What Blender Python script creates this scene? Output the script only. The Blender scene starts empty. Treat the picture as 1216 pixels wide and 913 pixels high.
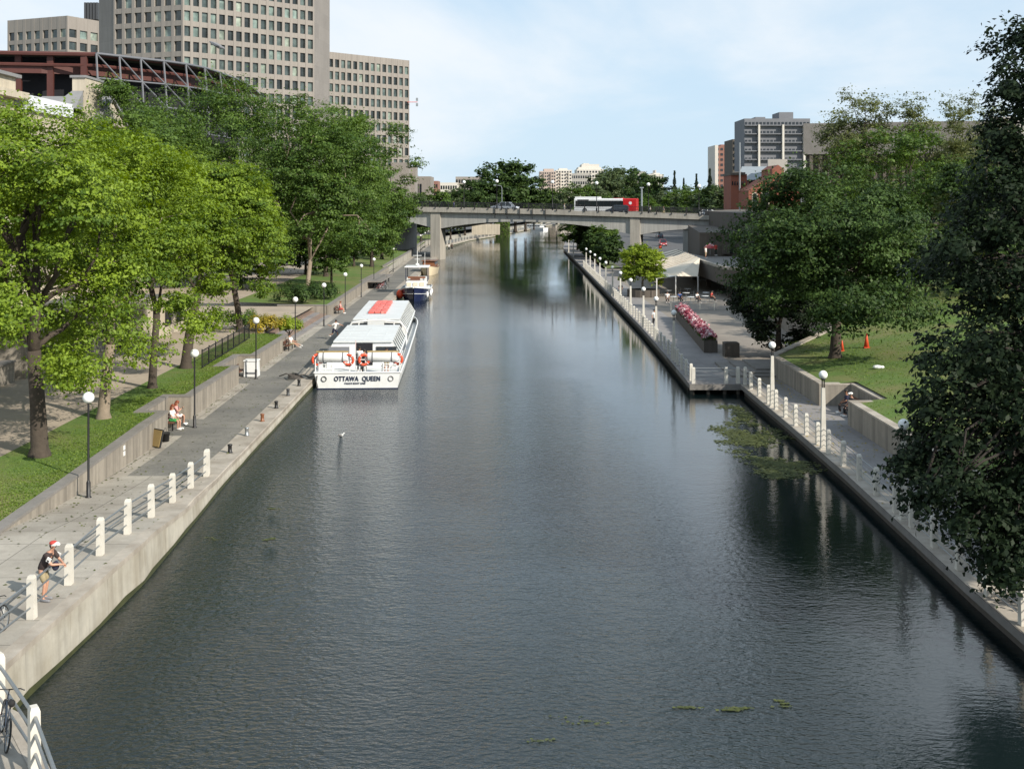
import bpy, bmesh, math, random
import numpy as np
from mathutils import Vector, Matrix
random.seed(7)
S = bpy.context.scene
C = S.collection
F = 1400.0; HC = 12.9; CX = 608.0; HY = 240.0      # focal length in photo pixels, camera height, principal column, horizon row
R = math.radians
def P(px, py, z):                                   # a point of the photograph that lies at height z
    Y = (HC - z) * F / (py - HY)
    return Vector(((px - CX) * Y / F, Y, z))
def Q(px, py, Y):                                   # a point of the photograph at distance Y
    return Vector(((px - CX) * Y / F, Y, HC - (py - HY) * Y / F))

# ---------------------------------------------------------------- materials
def nodes(m):
    m.use_nodes = True
    return m.node_tree.nodes, m.node_tree.links
def mat(name, col, rough=.7, var=.15, scale=1.0, metal=0.0, bump=0.0, bscale=None, streak=0.0, tint=None, tintamt=.5, tscale=.3, space='W', spec=.5, coat=0):
    """Principled surface whose colour drifts with two sizes of noise, with stains of a second tint and optional vertical streaks."""
    m = bpy.data.materials.new(name); N, L = nodes(m)
    b = N['Principled BSDF']; b.inputs['Roughness'].default_value = rough; b.inputs['Metallic'].default_value = metal
    b.inputs['Specular IOR Level'].default_value = spec
    if coat: b.inputs['Coat Weight'].default_value = coat
    if space == 'W':
        co = N.new('ShaderNodeNewGeometry').outputs['Position']
    else:
        co = N.new('ShaderNodeTexCoord').outputs['Object']
    n1 = N.new('ShaderNodeTexNoise'); n1.inputs['Scale'].default_value = scale; n1.inputs['Detail'].default_value = 6; n1.inputs['Roughness'].default_value = .65
    L.new(co, n1.inputs['Vector'])
    mr = N.new('ShaderNodeMapRange'); mr.inputs['From Min'].default_value = .25; mr.inputs['From Max'].default_value = .75
    mr.inputs['To Min'].default_value = 1 - var; mr.inputs['To Max'].default_value = 1 + var
    L.new(n1.outputs['Fac'], mr.inputs['Value'])
    base = N.new('ShaderNodeMix'); base.data_type = 'RGBA'; base.blend_type = 'MULTIPLY'; base.inputs['Factor'].default_value = 1
    base.inputs['A'].default_value = (*col, 1)
    L.new(mr.outputs['Result'], base.inputs['B'])
    out = base.outputs['Result']
    if tint:
        n2 = N.new('ShaderNodeTexNoise'); n2.inputs['Scale'].default_value = tscale; n2.inputs['Detail'].default_value = 5
        L.new(co, n2.inputs['Vector'])
        r2 = N.new('ShaderNodeMapRange'); r2.inputs['From Min'].default_value = .42; r2.inputs['From Max'].default_value = .68
        r2.inputs['To Max'].default_value = tintamt
        L.new(n2.outputs['Fac'], r2.inputs['Value'])
        mx = N.new('ShaderNodeMix'); mx.data_type = 'RGBA'
        L.new(r2.outputs['Result'], mx.inputs['Factor']); L.new(out, mx.inputs['A']); mx.inputs['B'].default_value = (*tint, 1)
        out = mx.outputs['Result']
    if streak:
        mp = N.new('ShaderNodeMapping'); mp.inputs['Scale'].default_value = (2.2, 2.2, .12); L.new(co, mp.inputs['Vector'])
        n3 = N.new('ShaderNodeTexNoise'); n3.inputs['Scale'].default_value = 1.2; n3.inputs['Detail'].default_value = 5; L.new(mp.outputs['Vector'], n3.inputs['Vector'])
        r3 = N.new('ShaderNodeMapRange'); r3.inputs['From Min'].default_value = .4; r3.inputs['From Max'].default_value = .7
        r3.inputs['To Min'].default_value = 1; r3.inputs['To Max'].default_value = 1 - streak
        L.new(n3.outputs['Fac'], r3.inputs['Value'])
        ms = N.new('ShaderNodeMix'); ms.data_type = 'RGBA'; ms.blend_type = 'MULTIPLY'; ms.inputs['Factor'].default_value = 1
        L.new(out, ms.inputs['A']); L.new(r3.outputs['Result'], ms.inputs['B']); out = ms.outputs['Result']
    L.new(out, b.inputs['Base Color'])
    if bump:
        nb = N.new('ShaderNodeTexNoise'); nb.inputs['Scale'].default_value = bscale or scale * 4; nb.inputs['Detail'].default_value = 4
        L.new(co, nb.inputs['Vector'])
        bp = N.new('ShaderNodeBump'); bp.inputs['Strength'].default_value = bump; bp.inputs['Distance'].default_value = .03
        L.new(nb.outputs['Fac'], bp.inputs['Height']); L.new(bp.outputs['Normal'], b.inputs['Normal'])
    return m
def joints(m, size, width, dark, axis=(1, 1, 0), offset=.0):
    """Adds sawn joints (a grid of grooves) to a material made by mat()."""
    N, L = m.node_tree.nodes, m.node_tree.links
    b = N['Principled BSDF']; src = b.inputs['Base Color'].links[0].from_socket
    g = N.new('ShaderNodeNewGeometry'); br = N.new('ShaderNodeTexBrick')
    br.inputs['Scale'].default_value = 1; br.inputs['Brick Width'].default_value = size[0]; br.inputs['Row Height'].default_value = size[1]
    br.inputs['Mortar Size'].default_value = width; br.offset = offset
    br.inputs['Color1'].default_value = (1, 1, 1, 1); br.inputs['Color2'].default_value = (.9, .9, .9, 1); br.inputs['Mortar'].default_value = (dark, dark, dark, 1)
    if axis == 'wall':                               # u along the wall, v up
        sx = N.new('ShaderNodeSeparateXYZ'); L.new(g.outputs['Position'], sx.inputs['Vector'])
        ad = N.new('ShaderNodeMath'); L.new(sx.outputs['X'], ad.inputs[0]); L.new(sx.outputs['Y'], ad.inputs[1])
        cb = N.new('ShaderNodeCombineXYZ'); L.new(ad.outputs[0], cb.inputs['X']); L.new(sx.outputs['Z'], cb.inputs['Y'])
        L.new(cb.outputs['Vector'], br.inputs['Vector'])
    else:
        L.new(g.outputs['Position'], br.inputs['Vector'])
    mx = N.new('ShaderNodeMix'); mx.data_type = 'RGBA'; mx.blend_type = 'MULTIPLY'; mx.inputs['Factor'].default_value = 1
    L.new(src, mx.inputs['A']); L.new(br.outputs['Color'], mx.inputs['B']); L.new(mx.outputs['Result'], b.inputs['Base Color'])
    return m
M = {}
M['conc_walk'] = joints(mat('light_concrete_paving', (.37, .34, .29), .85, .14, 2.5, tint=(.23, .20, .165), tintamt=.7, tscale=.5, bump=.3), (1.8, 1.8), .022, .5)
M['asphalt_walk'] = joints(mat('dark_slate_paving', (.20, .19, .168), .85, .2, 3, tint=(.10, .10, .095), tintamt=.6, tscale=.25, bump=.3), (.62, .31), .012, .8, offset=.5)
M['grey_walk'] = joints(mat('grey_paving', (.25, .235, .225), .85, .12, 2.5, tint=(.16, .15, .15), tintamt=.5, tscale=.3, bump=.3), (1.2, 1.2), .012, .75)
M['sand_walk'] = mat('beige_path', (.36, .30, .23), .9, .15, 2.0, tint=(.25, .21, .17), tintamt=.6, tscale=.25, bump=.3)
M['plaza'] = mat('brown_grey_plaza_paving', (.24, .21, .175), .9, .15, 2.0, tint=(.16, .14, .12), tintamt=.6, tscale=.25, bump=.3)
M['conc'] = mat('concrete', (.40, .38, .33), .85, .12, 2.5, tint=(.25, .23, .19), tintamt=.45, tscale=.6, streak=.35, bump=.2)
M['conc_wall'] = joints(mat('board_marked_concrete', (.32, .285, .235), .88, .12, 2.5, tint=(.26, .23, .19), tintamt=.5, tscale=.7, streak=.4, bump=.25), (2.4, 6), .012, .7, 'wall')
M['conc_canal'] = joints(mat('canal_wall_concrete', (.47, .44, .37), .88, .12, 2.5, tint=(.30, .26, .19), tintamt=.6, tscale=.8, streak=.22, bump=.25), (3.0, 9), .01, .6, 'wall')
M['coping'] = mat('coping_stone', (.39, .35, .295), .85, .15, 3, tint=(.22, .185, .145), tintamt=.7, tscale=.8, bump=.25)
M['coping_dark'] = mat('grey_coping', (.21, .195, .18), .85, .15, 3, tint=(.15, .14, .12), tintamt=.5, tscale=.8, bump=.25)
M['post'] = mat('white_precast_concrete', (.62, .59, .52), .8, .08, 5, tint=(.4, .37, .31), tintamt=.4, tscale=2.5)
M['galv'] = mat('galvanised_steel', (.34, .36, .37), .45, .08, 6, metal=.75)
M['black_metal'] = mat('black_painted_steel', (.012, .012, .013), .45, .1, 6)
M['dark_metal'] = mat('dark_painted_steel', (.05, .052, .055), .5, .15, 6)
M['globe'] = mat('opal_globe', (.86, .87, .85), .25, .03, 6, space='O')
M['bridge'] = mat('bridge_concrete', (.42, .41, .38), .85, .08, .5, tint=(.3, .29, .27), tintamt=.4, tscale=.1, streak=.2)
M['bridge_fascia'] = mat('bridge_fascia_concrete', (.40, .37, .32), .85, .1, .8, tint=(.3, .28, .24), tintamt=.4, tscale=.2, streak=.25)
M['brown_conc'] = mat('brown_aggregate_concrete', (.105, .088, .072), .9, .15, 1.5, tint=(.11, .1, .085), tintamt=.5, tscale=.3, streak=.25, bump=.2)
M['asphalt'] = mat('asphalt', (.09, .09, .092), .9, .15, 2, tint=(.06, .06, .06), tintamt=.4, tscale=.2)
M['white_line'] = mat('road_paint', (.7, .7, .68), .7, .1, 4)
M['office'] = mat('office_precast', (.275, .248, .22), .85, .06, .3, tint=(.235, .212, .19), tintamt=.5, tscale=.06, streak=.12)
M['officecore'] = joints(mat('office_core_concrete', (.255, .235, .215), .85, .06, .3, tint=(.22, .2, .185), tintamt=.5, tscale=.06, streak=.12), (6, 3.9), .03, .8, 'wall')
M['stone'] = mat('limestone', (.52, .46, .36), .85, .1, 1, tint=(.4, .34, .26), tintamt=.4, tscale=.3, streak=.2)
M['slate'] = mat('grey_roof', (.22, .22, .22), .8, .15, 1, tint=(.16, .16, .17), tintamt=.4)
M['white_roof'] = mat('white_membrane', (.66, .68, .72), .7, .06, .8)
M['red_steel'] = mat('red_primer_steel', (.085, .027, .021), .6, .15, .5)
M['truss_steel'] = mat('grey_truss_steel', (.13, .135, .15), .5, .1, 2)
M['dark_void'] = mat('dark_interior', (.012, .012, .016), .9, .2, .5)  # near-black colour in place of the shade inside openings
M['brick'] = mat('red_brick', (.26, .085, .05), .85, .12, 1.5, tint=(.19, .07, .05), tintamt=.5, tscale=.2)
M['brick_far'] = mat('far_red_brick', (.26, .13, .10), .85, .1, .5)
M['grey_tower'] = mat('grey_apartment_concrete', (.17, .175, .19), .85, .1, .2)
M['pale_tower'] = mat('pale_apartment_concrete', (.60, .56, .50), .85, .06, .2)
M['pink_tower'] = mat('pinkish_apartment_brick', (.46, .37, .32), .85, .06, .2)
M['greybuild'] = mat('grey_stone_building', (.36, .34, .31), .85, .08, .2)
M['copper'] = mat('green_grey_metal_roof', (.24, .27, .29), .6, .1, .5)
M['white_paint'] = mat('white_boat_paint', (.78, .79, .78), .35, .04, 2, space='O', tint=(.6, .58, .52), tintamt=.25, tscale=1.2)
M['deck_white'] = mat('boat_roof_paint', (.64, .66, .66), .55, .06, 2, space='O', tint=(.5, .5, .48), tintamt=.3, tscale=.6)
M['navy'] = mat('navy_gloss_paint', (.012, .018, .055), .2, .1, 2, space='O', coat=.4)
M['varnish'] = mat('varnished_wood', (.20, .075, .03), .35, .25, 6, space='O', coat=.4)
M['cream'] = mat('cream_paint', (.62, .52, .36), .45, .06, 3, space='O')
M['wood'] = mat('brown_bench_wood', (.13, .055, .032), .6, .25, 8)
M['lightwood'] = mat('plywood', (.36, .26, .11), .7, .15, 5)
M['orange'] = mat('lifebuoy_orange', (.70, .09, .035), .5, .08, 4, space='O')
M['redpaint'] = mat('red_vinyl', (.62, .12, .10), .6, .18, 3, space='O', tint=(.75, .35, .3), tintamt=.5, tscale=2)
M['busred'] = mat('bus_red_paint', (.50, .015, .02), .25, .04, 2, space='O', coat=.5)
M['buswhite'] = mat('bus_white_paint', (.72, .73, .73), .3, .04, 2, space='O', coat=.5)
M['silver'] = mat('silver_car_paint', (.50, .54, .60), .3, .03, 2, metal=.5, space='O', coat=.6)
M['darkcar'] = mat('dark_grey_car_paint', (.05, .06, .08), .25, .04, 2, metal=.4, space='O', coat=.6)
M['redcar'] = mat('red_car_paint', (.35, .02, .02), .25, .04, 2, space='O', coat=.6)
M['rubber'] = mat('black_rubber', (.015, .015, .015), .85, .1, 5, space='O')
M['glass'] = mat('dark_window_glass', (.018, .022, .026), .08, .3, .4, spec=.8)
M['office_glass'] = mat('office_window_glass', (.045, .060, .058), .12, .5, .35, spec=.7, tint=(.12, .15, .145), tintamt=.8, tscale=.5)
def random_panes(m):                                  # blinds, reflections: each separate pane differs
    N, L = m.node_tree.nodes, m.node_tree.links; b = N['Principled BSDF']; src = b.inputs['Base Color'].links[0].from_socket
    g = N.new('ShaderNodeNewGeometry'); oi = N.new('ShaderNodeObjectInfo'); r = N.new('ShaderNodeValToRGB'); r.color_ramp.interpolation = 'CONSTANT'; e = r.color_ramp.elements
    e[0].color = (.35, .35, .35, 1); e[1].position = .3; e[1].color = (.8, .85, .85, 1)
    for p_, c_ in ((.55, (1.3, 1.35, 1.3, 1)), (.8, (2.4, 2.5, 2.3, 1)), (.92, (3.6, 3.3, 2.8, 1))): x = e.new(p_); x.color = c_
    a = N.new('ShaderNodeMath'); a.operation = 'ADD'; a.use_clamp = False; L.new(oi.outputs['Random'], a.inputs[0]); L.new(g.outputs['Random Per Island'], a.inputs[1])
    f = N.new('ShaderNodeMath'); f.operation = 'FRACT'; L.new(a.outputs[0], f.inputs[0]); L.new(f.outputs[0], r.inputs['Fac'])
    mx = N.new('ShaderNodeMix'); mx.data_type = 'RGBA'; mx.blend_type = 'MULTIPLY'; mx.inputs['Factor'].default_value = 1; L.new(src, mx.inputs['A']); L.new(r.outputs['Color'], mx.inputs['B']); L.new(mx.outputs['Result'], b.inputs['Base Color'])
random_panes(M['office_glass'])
M['cabin_glass'] = mat('cabin_window_glass', (.03, .035, .04), .08, .2, 1, spec=.8)
M['sky_glass'] = mat('tinted_skylight_glass', (.05, .08, .095), .18, .1, 1, spec=.8)
M['canvas'] = mat('tent_canvas', (.66, .58, .46), .8, .06, .6, tint=(.52, .44, .34), tintamt=.4, tscale=.4)
M['canvas_white'] = mat('white_canvas', (.76, .74, .70), .8, .05, .8)
M['rope'] = mat('rope', (.10, .09, .08), .9, .2, 8)
M['skin'] = mat('skin', (.50, .27, .18), .55, .06, 6, space='O')
M['skin_dark'] = mat('tanned_skin', (.34, .17, .10), .55, .06, 6, space='O')
M['letters'] = mat('navy_lettering', (.015, .02, .05), .5, .05, 4)
def cloth(name, col): 
    M[name] = mat(name, col, .85, .12, 6, space='O'); return M[name]
for n_, c_ in dict(white_cotton=(.72, .71, .68), brown_cotton=(.045, .03, .028), khaki_cotton=(.33, .27, .16), navy_cotton=(.02, .022, .05), red_cotton=(.45, .05, .04), green_cotton=(.04, .28, .07),
                   black_cotton=(.015, .015, .017), blue_cotton=(.06, .12, .3), pink_cotton=(.6, .3, .28), grey_cotton=(.2, .2, .21)).items(): cloth(n_, c_)
M['hair_dark'] = mat('dark_hair', (.02, .014, .01), .6, .2, 20, space='O')
M['hair_auburn'] = mat('auburn_hair', (.20, .05, .02), .6, .2, 20, space='O')

def leaf_mat(name, dark, light, yellow=None, trans=.35, spec=.3):
    m = bpy.data.materials.new(name); N, L = nodes(m); N.clear()
    out = N.new('ShaderNodeOutputMaterial'); at = N.new('ShaderNodeAttribute'); at.attribute_name = 'tone'
    cr = N.new('ShaderNodeValToRGB'); e = cr.color_ramp.elements
    e[0].color = (*dark, 1); e[1].color = (*light, 1); e[1].position = .85
    if yellow:
        x = e.new(.97); x.color = (*yellow, 1)
    L.new(at.outputs['Fac'], cr.inputs['Fac'])
    p = N.new('ShaderNodeBsdfPrincipled'); p.inputs['Roughness'].default_value = .55; p.inputs['Specular IOR Level'].default_value = spec
    t = N.new('ShaderNodeBsdfTranslucent'); mx = N.new('ShaderNodeMixShader'); mx.inputs['Fac'].default_value = trans
    h = N.new('ShaderNodeHueSaturation'); h.inputs['Value'].default_value = 1.5; h.inputs['Saturation'].default_value = 1.1; h.inputs['Hue'].default_value = .488
    L.new(cr.outputs['Color'], p.inputs['Base Color']); L.new(cr.outputs['Color'], h.inputs['Color']); L.new(h.outputs['Color'], t.inputs['Color'])
    L.new(p.outputs['BSDF'], mx.inputs[1]); L.new(t.outputs['BSDF'], mx.inputs[2]); L.new(mx.outputs['Shader'], out.inputs['Surface'])
    return m
M['leaf_bright'] = leaf_mat('bright_maple_leaves', (.060, .115, .012), (.235, .33, .03), trans=.30)
M['leaf_mid'] = leaf_mat('mid_green_leaves', (.040, .085, .016), (.125, .20, .034), trans=.30)
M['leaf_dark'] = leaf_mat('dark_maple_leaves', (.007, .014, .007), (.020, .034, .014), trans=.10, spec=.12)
M['leaf_deep'] = leaf_mat('deep_green_leaves', (.018, .040, .012), (.072, .122, .028), trans=.22, spec=.2)
M['leaf_pale'] = leaf_mat('pale_olive_leaves', (.07, .09, .035), (.16, .18, .06))
M['leaf_lime'] = leaf_mat('lime_green_leaves', (.14, .21, .02), (.28, .36, .035))
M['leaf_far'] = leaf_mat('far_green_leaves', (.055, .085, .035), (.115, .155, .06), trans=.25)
M['leaf_spruce'] = leaf_mat('spruce_needles', (.018, .032, .02), (.035, .055, .03), trans=.1)
M['petals'] = leaf_mat('bedding_petals', (.26, .015, .04), (.60, .30, .34), (.75, .68, .66), trans=.2)
M['petals_yellow'] = leaf_mat('yellow_shrub_leaves', (.20, .20, .02), (.48, .36, .05), trans=.3)
M['bark'] = mat('brown_bark', (.065, .05, .038), .95, .35, 4, tint=(.05, .04, .03), tintamt=.5, tscale=2, bump=.8, bscale=9)
M['bark_black'] = mat('blackish_bark', (.028, .022, .018), .95, .35, 4, bump=.8, bscale=9)
M['bark_pale'] = mat('pale_grey_bark', (.25, .20, .15), .95, .25, 4, tint=(.15, .12, .09), tintamt=.5, tscale=2, bump=.6, bscale=9)

def grass_mat():
    m = mat('mown_grass', (.082, .145, .020), .95, .35, 6, tint=(.17, .155, .055), tintamt=.8, tscale=.3, bump=.9, bscale=22)
    return m
M['grass'] = grass_mat()
M['blades'] = leaf_mat('grass_blades', (.075, .14, .018), (.17, .24, .04), trans=.3)
M['earth'] = mat('far_ground', (.07, .09, .04), .95, .3, .05, tint=(.14, .13, .1), tintamt=.5, tscale=.02)

# ---------------------------------------------------------------- mesh builder
class MB:
    def __init__(s): s.v = []; s.f = []; s.m = []; s.sm = []; s.cur = 0; s.smooth = False
    def add(s, vs, fs):
        n = len(s.v); s.v += [tuple(v) for v in vs]; s.f += [tuple(i + n for i in f) for f in fs]
        s.m += [s.cur] * len(fs); s.sm += [s.smooth] * len(fs); return s
    def box(s, c, d, rz=0, taper=1.0, rot=None):
        hx, hy, hz = d[0] / 2, d[1] / 2, d[2] / 2; vs = []
        mt = rot if rot is not None else Matrix.Rotation(rz, 3, 'Z')
        for z, k in ((-hz, 1), (hz, taper)):
            for x, y in ((-1, -1), (1, -1), (1, 1), (-1, 1)):
                vs.append(mt @ Vector((x * hx * k, y * hy * k, z)) + Vector(c))
        return s.add(vs, [(3, 2, 1, 0), (4, 5, 6, 7), (0, 1, 5, 4), (1, 2, 6, 5), (2, 3, 7, 6), (3, 0, 4, 7)])
    def tube(s, p0, p1, r0, r1=None, n=8, caps=True):
        r1 = r0 if r1 is None else r1; p0 = Vector(p0); p1 = Vector(p1); d = p1 - p0
        if d.length < 1e-6: return s
        d.normalize(); a = d.orthogonal().normalized(); b = d.cross(a); vs = []
        for p, r in ((p0, r0), (p1, r1)):
            for i in range(n):
                t = 2 * math.pi * i / n; vs.append(p + (a * math.cos(t) + b * math.sin(t)) * r)
        fs = [(i, (i + 1) % n, n + (i + 1) % n, n + i) for i in range(n)]
        if caps: fs += [tuple(reversed(range(n))), tuple(range(n, 2 * n))]
        return s.add(vs, fs)
    def path(s, pts, rads, n=8, closed=False):
        pts = [Vector(p) for p in pts]; k = len(pts); vs = []; a = None
        if not hasattr(rads, '__len__'): rads = [rads] * k
        for i, p in enumerate(pts):
            d = (pts[(i + 1) % k] - pts[i - 1]) if closed else (pts[min(i + 1, k - 1)] - pts[max(i - 1, 0)])
            d.normalize()
            a = d.orthogonal().normalized() if a is None else (a - d * a.dot(d)).normalized()
            b = d.cross(a)
            for j in range(n):
                t = 2 * math.pi * j / n; vs.append(p + (a * math.cos(t) + b * math.sin(t)) * rads[i])
        fs = []
        for i in range(k if closed else k - 1):
            for j in range(n):
                i2 = (i + 1) % k; fs.append((i * n + j, i * n + (j + 1) % n, i2 * n + (j + 1) % n, i2 * n + j))
        if not closed: fs += [tuple(reversed(range(n))), tuple(range((k - 1) * n, k * n))]
        return s.add(vs, fs)
    def lathe(s, prof, c=(0, 0, 0), n=14):
        vs = []; k = len(prof); c = Vector(c)
        for r, z in prof:
            for i in range(n):
                t = 2 * math.pi * i / n; vs.append(c + Vector((r * math.cos(t), r * math.sin(t), z)))
        fs = [(j * n + i, j * n + (i + 1) % n, (j + 1) * n + (i + 1) % n, (j + 1) * n + i) for j in range(k - 1) for i in range(n)]
        fs += [tuple(reversed(range(n))), tuple(range((k - 1) * n, k * n))]
        return s.add(vs, fs)
    def sphere(s, c, r, n=14, m=9):
        rr = r if hasattr(r, '__len__') else (r, r, r); vs = []
        for j in range(m + 1):
            ph = math.pi * (j + .02 * (j == 0) - .02 * (j == m)) / m
            for i in range(n):
                t = 2 * math.pi * i / n
                vs.append((c[0] + rr[0] * math.sin(ph) * math.cos(t), c[1] + rr[1] * math.sin(ph) * math.sin(t), c[2] + rr[2] * math.cos(ph)))
        fs = [(j * n + i, (j + 1) * n + i, (j + 1) * n + (i + 1) % n, j * n + (i + 1) % n) for j in range(m) for i in range(n)]
        fs += [tuple(range(n)), tuple(reversed(range(m * n, (m + 1) * n)))]
        return s.add(vs, fs)
    def torus(s, c, R_, r, axis='Z', n=20, m=8, rot=None):
        c = Vector(c); mt = rot or {'Z': Matrix.Identity(3), 'X': Matrix.Rotation(math.pi / 2, 3, 'Y'), 'Y': Matrix.Rotation(math.pi / 2, 3, 'X')}[axis]
        return s.path([c + mt @ Vector((R_ * math.cos(2 * math.pi * i / n), R_ * math.sin(2 * math.pi * i / n), 0)) for i in range(n)], r, m, True)
    def quad(s, a, b, c, d): return s.add([a, b, c, d], [(0, 1, 2, 3)])
    def prism(s, pts, z0, z1):                       # vertical prism over a plan outline (counter-clockwise)
        n = len(pts); zz0 = z0 if hasattr(z0, '__len__') else [z0] * n; zz1 = z1 if hasattr(z1, '__len__') else [z1] * n
        vs = [(p[0], p[1], zz0[i]) for i, p in enumerate(pts)] + [(p[0], p[1], zz1[i]) for i, p in enumerate(pts)]
        return s.add(vs, [tuple(reversed(range(n))), tuple(range(n, 2 * n))] + [(i, (i + 1) % n, n + (i + 1) % n, n + i) for i in range(n)])
    def extrude(s, prof, a, b, frame=None):
        """closed 2D profile (u,v) swept from a to b; u is horizontal across, v is up"""
        a = Vector(a); b = Vector(b); d = (b - a).normalized(); u = d.cross(Vector((0, 0, 1))).normalized(); w = Vector((0, 0, 1)); n = len(prof)
        vs = [a + u * x + w * y for x, y in prof] + [b + u * x + w * y for x, y in prof]
        return s.add(vs, [tuple(range(n)), tuple(reversed(range(n, 2 * n)))] + [(i, n + i, n + (i + 1) % n, (i + 1) % n) for i in range(n)])
    def build(s, name, mats, parent=None, world=False, fix=True, bevel=0):
        me = bpy.data.meshes.new(name)
        vs = s.v
        if parent is not None and world:
            o0 = parent['_at'] if '_at' in parent else parent.location
            vs = [(v[0] - o0[0], v[1] - o0[1], v[2] - o0[2]) for v in vs]
        me.from_pydata(vs, [], s.f)
        mats = mats if isinstance(mats, (list, tuple)) else [mats]
        for m_ in mats: me.materials.append(M[m_] if isinstance(m_, str) else m_)
        me.polygons.foreach_set('material_index', s.m); me.polygons.foreach_set('use_smooth', s.sm)
        if fix:
            bm = bmesh.new(); bm.from_mesh(me); bmesh.ops.recalc_face_normals(bm, faces=bm.faces)
            if bevel: bmesh.ops.bevel(bm, geom=list(bm.edges), offset=bevel, segments=1, affect='EDGES')
            bm.to_mesh(me); bm.free()
        me.update()
        o = bpy.data.objects.new(name, me); C.objects.link(o)
        if parent is not None: o.parent = parent
        return o
def tag(o, label=None, cat=None, group=None, kind=None):
    if label: o['label'] = label
    if cat: o['category'] = cat
    if group: o['group'] = group
    if kind: o['kind'] = kind
    return o
def thing(name, label, cat, loc=(0, 0, 0), rz=0, group=None):
    o = bpy.data.objects.new(name, None); o.empty_display_size = .2; C.objects.link(o)
    o.location = loc; o.rotation_euler = (0, 0, rz)
    return tag(o, label, cat, group)
def dup(root, loc, rz=None, label=None, group=None, scale=None):
    def rec(o, parent):
        c = o.copy(); C.objects.link(c)
        if parent is not None: c.parent = parent
        for ch in list(o.children): rec(ch, c)
        return c
    kids = list(root.children); r = root.copy(); C.objects.link(r); r.location = loc
    if rz is not None: r.rotation_euler = (0, 0, rz)
    if scale is not None: r.scale = scale if hasattr(scale, '__len__') else (scale,) * 3
    if label: r['label'] = label
    if group: r['group'] = group
    for ch in kids: rec(ch, r)
    return r
def structure(o): return tag(o, kind='structure')
NTH = ['first', 'second', 'third', 'fourth', 'fifth', 'sixth', 'seventh', 'eighth', 'ninth', 'tenth', 'eleventh', 'twelfth', 'thirteenth', 'fourteenth', 'fifteenth',
       'sixteenth', 'seventeenth', 'eighteenth', 'nineteenth', 'twentieth', 'twenty-first', 'twenty-second', 'twenty-third', 'twenty-fourth', 'twenty-fifth', 'twenty-sixth', 'twenty-seventh', 'twenty-eighth', 'twenty-ninth', 'thirtieth']
# ---------------------------------------------------------------- camera, sky, sun
cam = bpy.data.cameras.new('camera'); co = bpy.data.objects.new('camera', cam); C.objects.link(co)
co.location = (0, 0, HC); co.rotation_euler = (math.pi / 2, 0, 0)
cam.sensor_width = 36; cam.lens = 36 * F / 1216; cam.shift_y = -(456.5 - HY) / 1216; cam.clip_end = 9000; cam.clip_start = .5
S.camera = co
SUN_AZ = Vector((.76, -.65, 0)).normalized(); SUN_EL = R(33)
sl = bpy.data.lights.new('sun', 'SUN'); so = bpy.data.objects.new('sun', sl); C.objects.link(so)
sd = Vector((SUN_AZ.x * math.cos(SUN_EL), SUN_AZ.y * math.cos(SUN_EL), math.sin(SUN_EL)))
so.rotation_euler = sd.to_track_quat('Z', 'Y').to_euler(); so.location = sd * 50
sl.energy = 5.0; sl.angle = R(.55); sl.color = (1, .93, .82)
w = bpy.data.worlds.new('World'); S.world = w; w.use_nodes = True
WN, WL = w.node_tree.nodes, w.node_tree.links
bg = WN['Background']
sky = WN.new('ShaderNodeTexSky'); sky.sky_type = 'NISHITA'; sky.sun_disc = False; sky.sun_elevation = SUN_EL
sky.sun_rotation = math.atan2(SUN_AZ.x, SUN_AZ.y); sky.air_density = 1.0; sky.dust_density = .6; sky.ozone_density = 1.5; sky.altitude = 60
tc = WN.new('ShaderNodeTexCoord')
sep = WN.new('ShaderNodeSeparateXYZ'); WL.new(tc.outputs['Generated'], sep.inputs['Vector'])
# clouds: direction projected on a cloud deck, stretched noise
zz = WN.new('ShaderNodeMath'); zz.operation = 'MAXIMUM'; WL.new(sep.outputs['Z'], zz.inputs[0]); zz.inputs[1].default_value = 0
za = WN.new('ShaderNodeMath'); WL.new(zz.outputs[0], za.inputs[0]); za.inputs[1].default_value = .22
dv = WN.new('ShaderNodeVectorMath'); dv.operation = 'DIVIDE'; WL.new(tc.outputs['Generated'], dv.inputs[0])
cb = WN.new('ShaderNodeCombineXYZ'); [WL.new(za.outputs[0], cb.inputs[i]) for i in range(3)]; WL.new(cb.outputs['Vector'], dv.inputs[1])
mp = WN.new('ShaderNodeMapping'); mp.inputs['Scale'].default_value = (.8, .55, 0); mp.inputs['Location'].default_value = (3.1, 1.7, 0); mp.inputs['Rotation'].default_value = (0, 0, R(20))
WL.new(dv.outputs['Vector'], mp.inputs['Vector'])
cn = WN.new('ShaderNodeTexNoise'); cn.inputs['Scale'].default_value = .9; cn.inputs['Detail'].default_value = 9; cn.inputs['Roughness'].default_value = .56; cn.inputs['Distortion'].default_value = .35
WL.new(mp.outputs['Vector'], cn.inputs['Vector'])
cm = WN.new('ShaderNodeMapRange'); cm.interpolation_type = 'SMOOTHSTEP'; cm.inputs['From Min'].default_value = .36; cm.inputs['From Max'].default_value = .62; cm.inputs['To Min'].default_value = 0; cm.inputs['To Max'].default_value = .85
WL.new(cn.outputs['Fac'], cm.inputs['Value'])
veil = WN.new('ShaderNodeMix'); veil.data_type = 'RGBA'; vr = WN.new('ShaderNodeMapRange'); vr.inputs['From Min'].default_value = .03; vr.inputs['From Max'].default_value = .8; vr.inputs['To Min'].default_value = .86; vr.inputs['To Max'].default_value = .6; WL.new(sep.outputs['Z'], vr.inputs['Value']); WL.new(vr.outputs['Result'], veil.inputs['Factor']); WL.new(sky.outputs['Color'], veil.inputs['A']); veil.inputs['B'].default_value = (5.4, 7.0, 8.5, 1)
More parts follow.
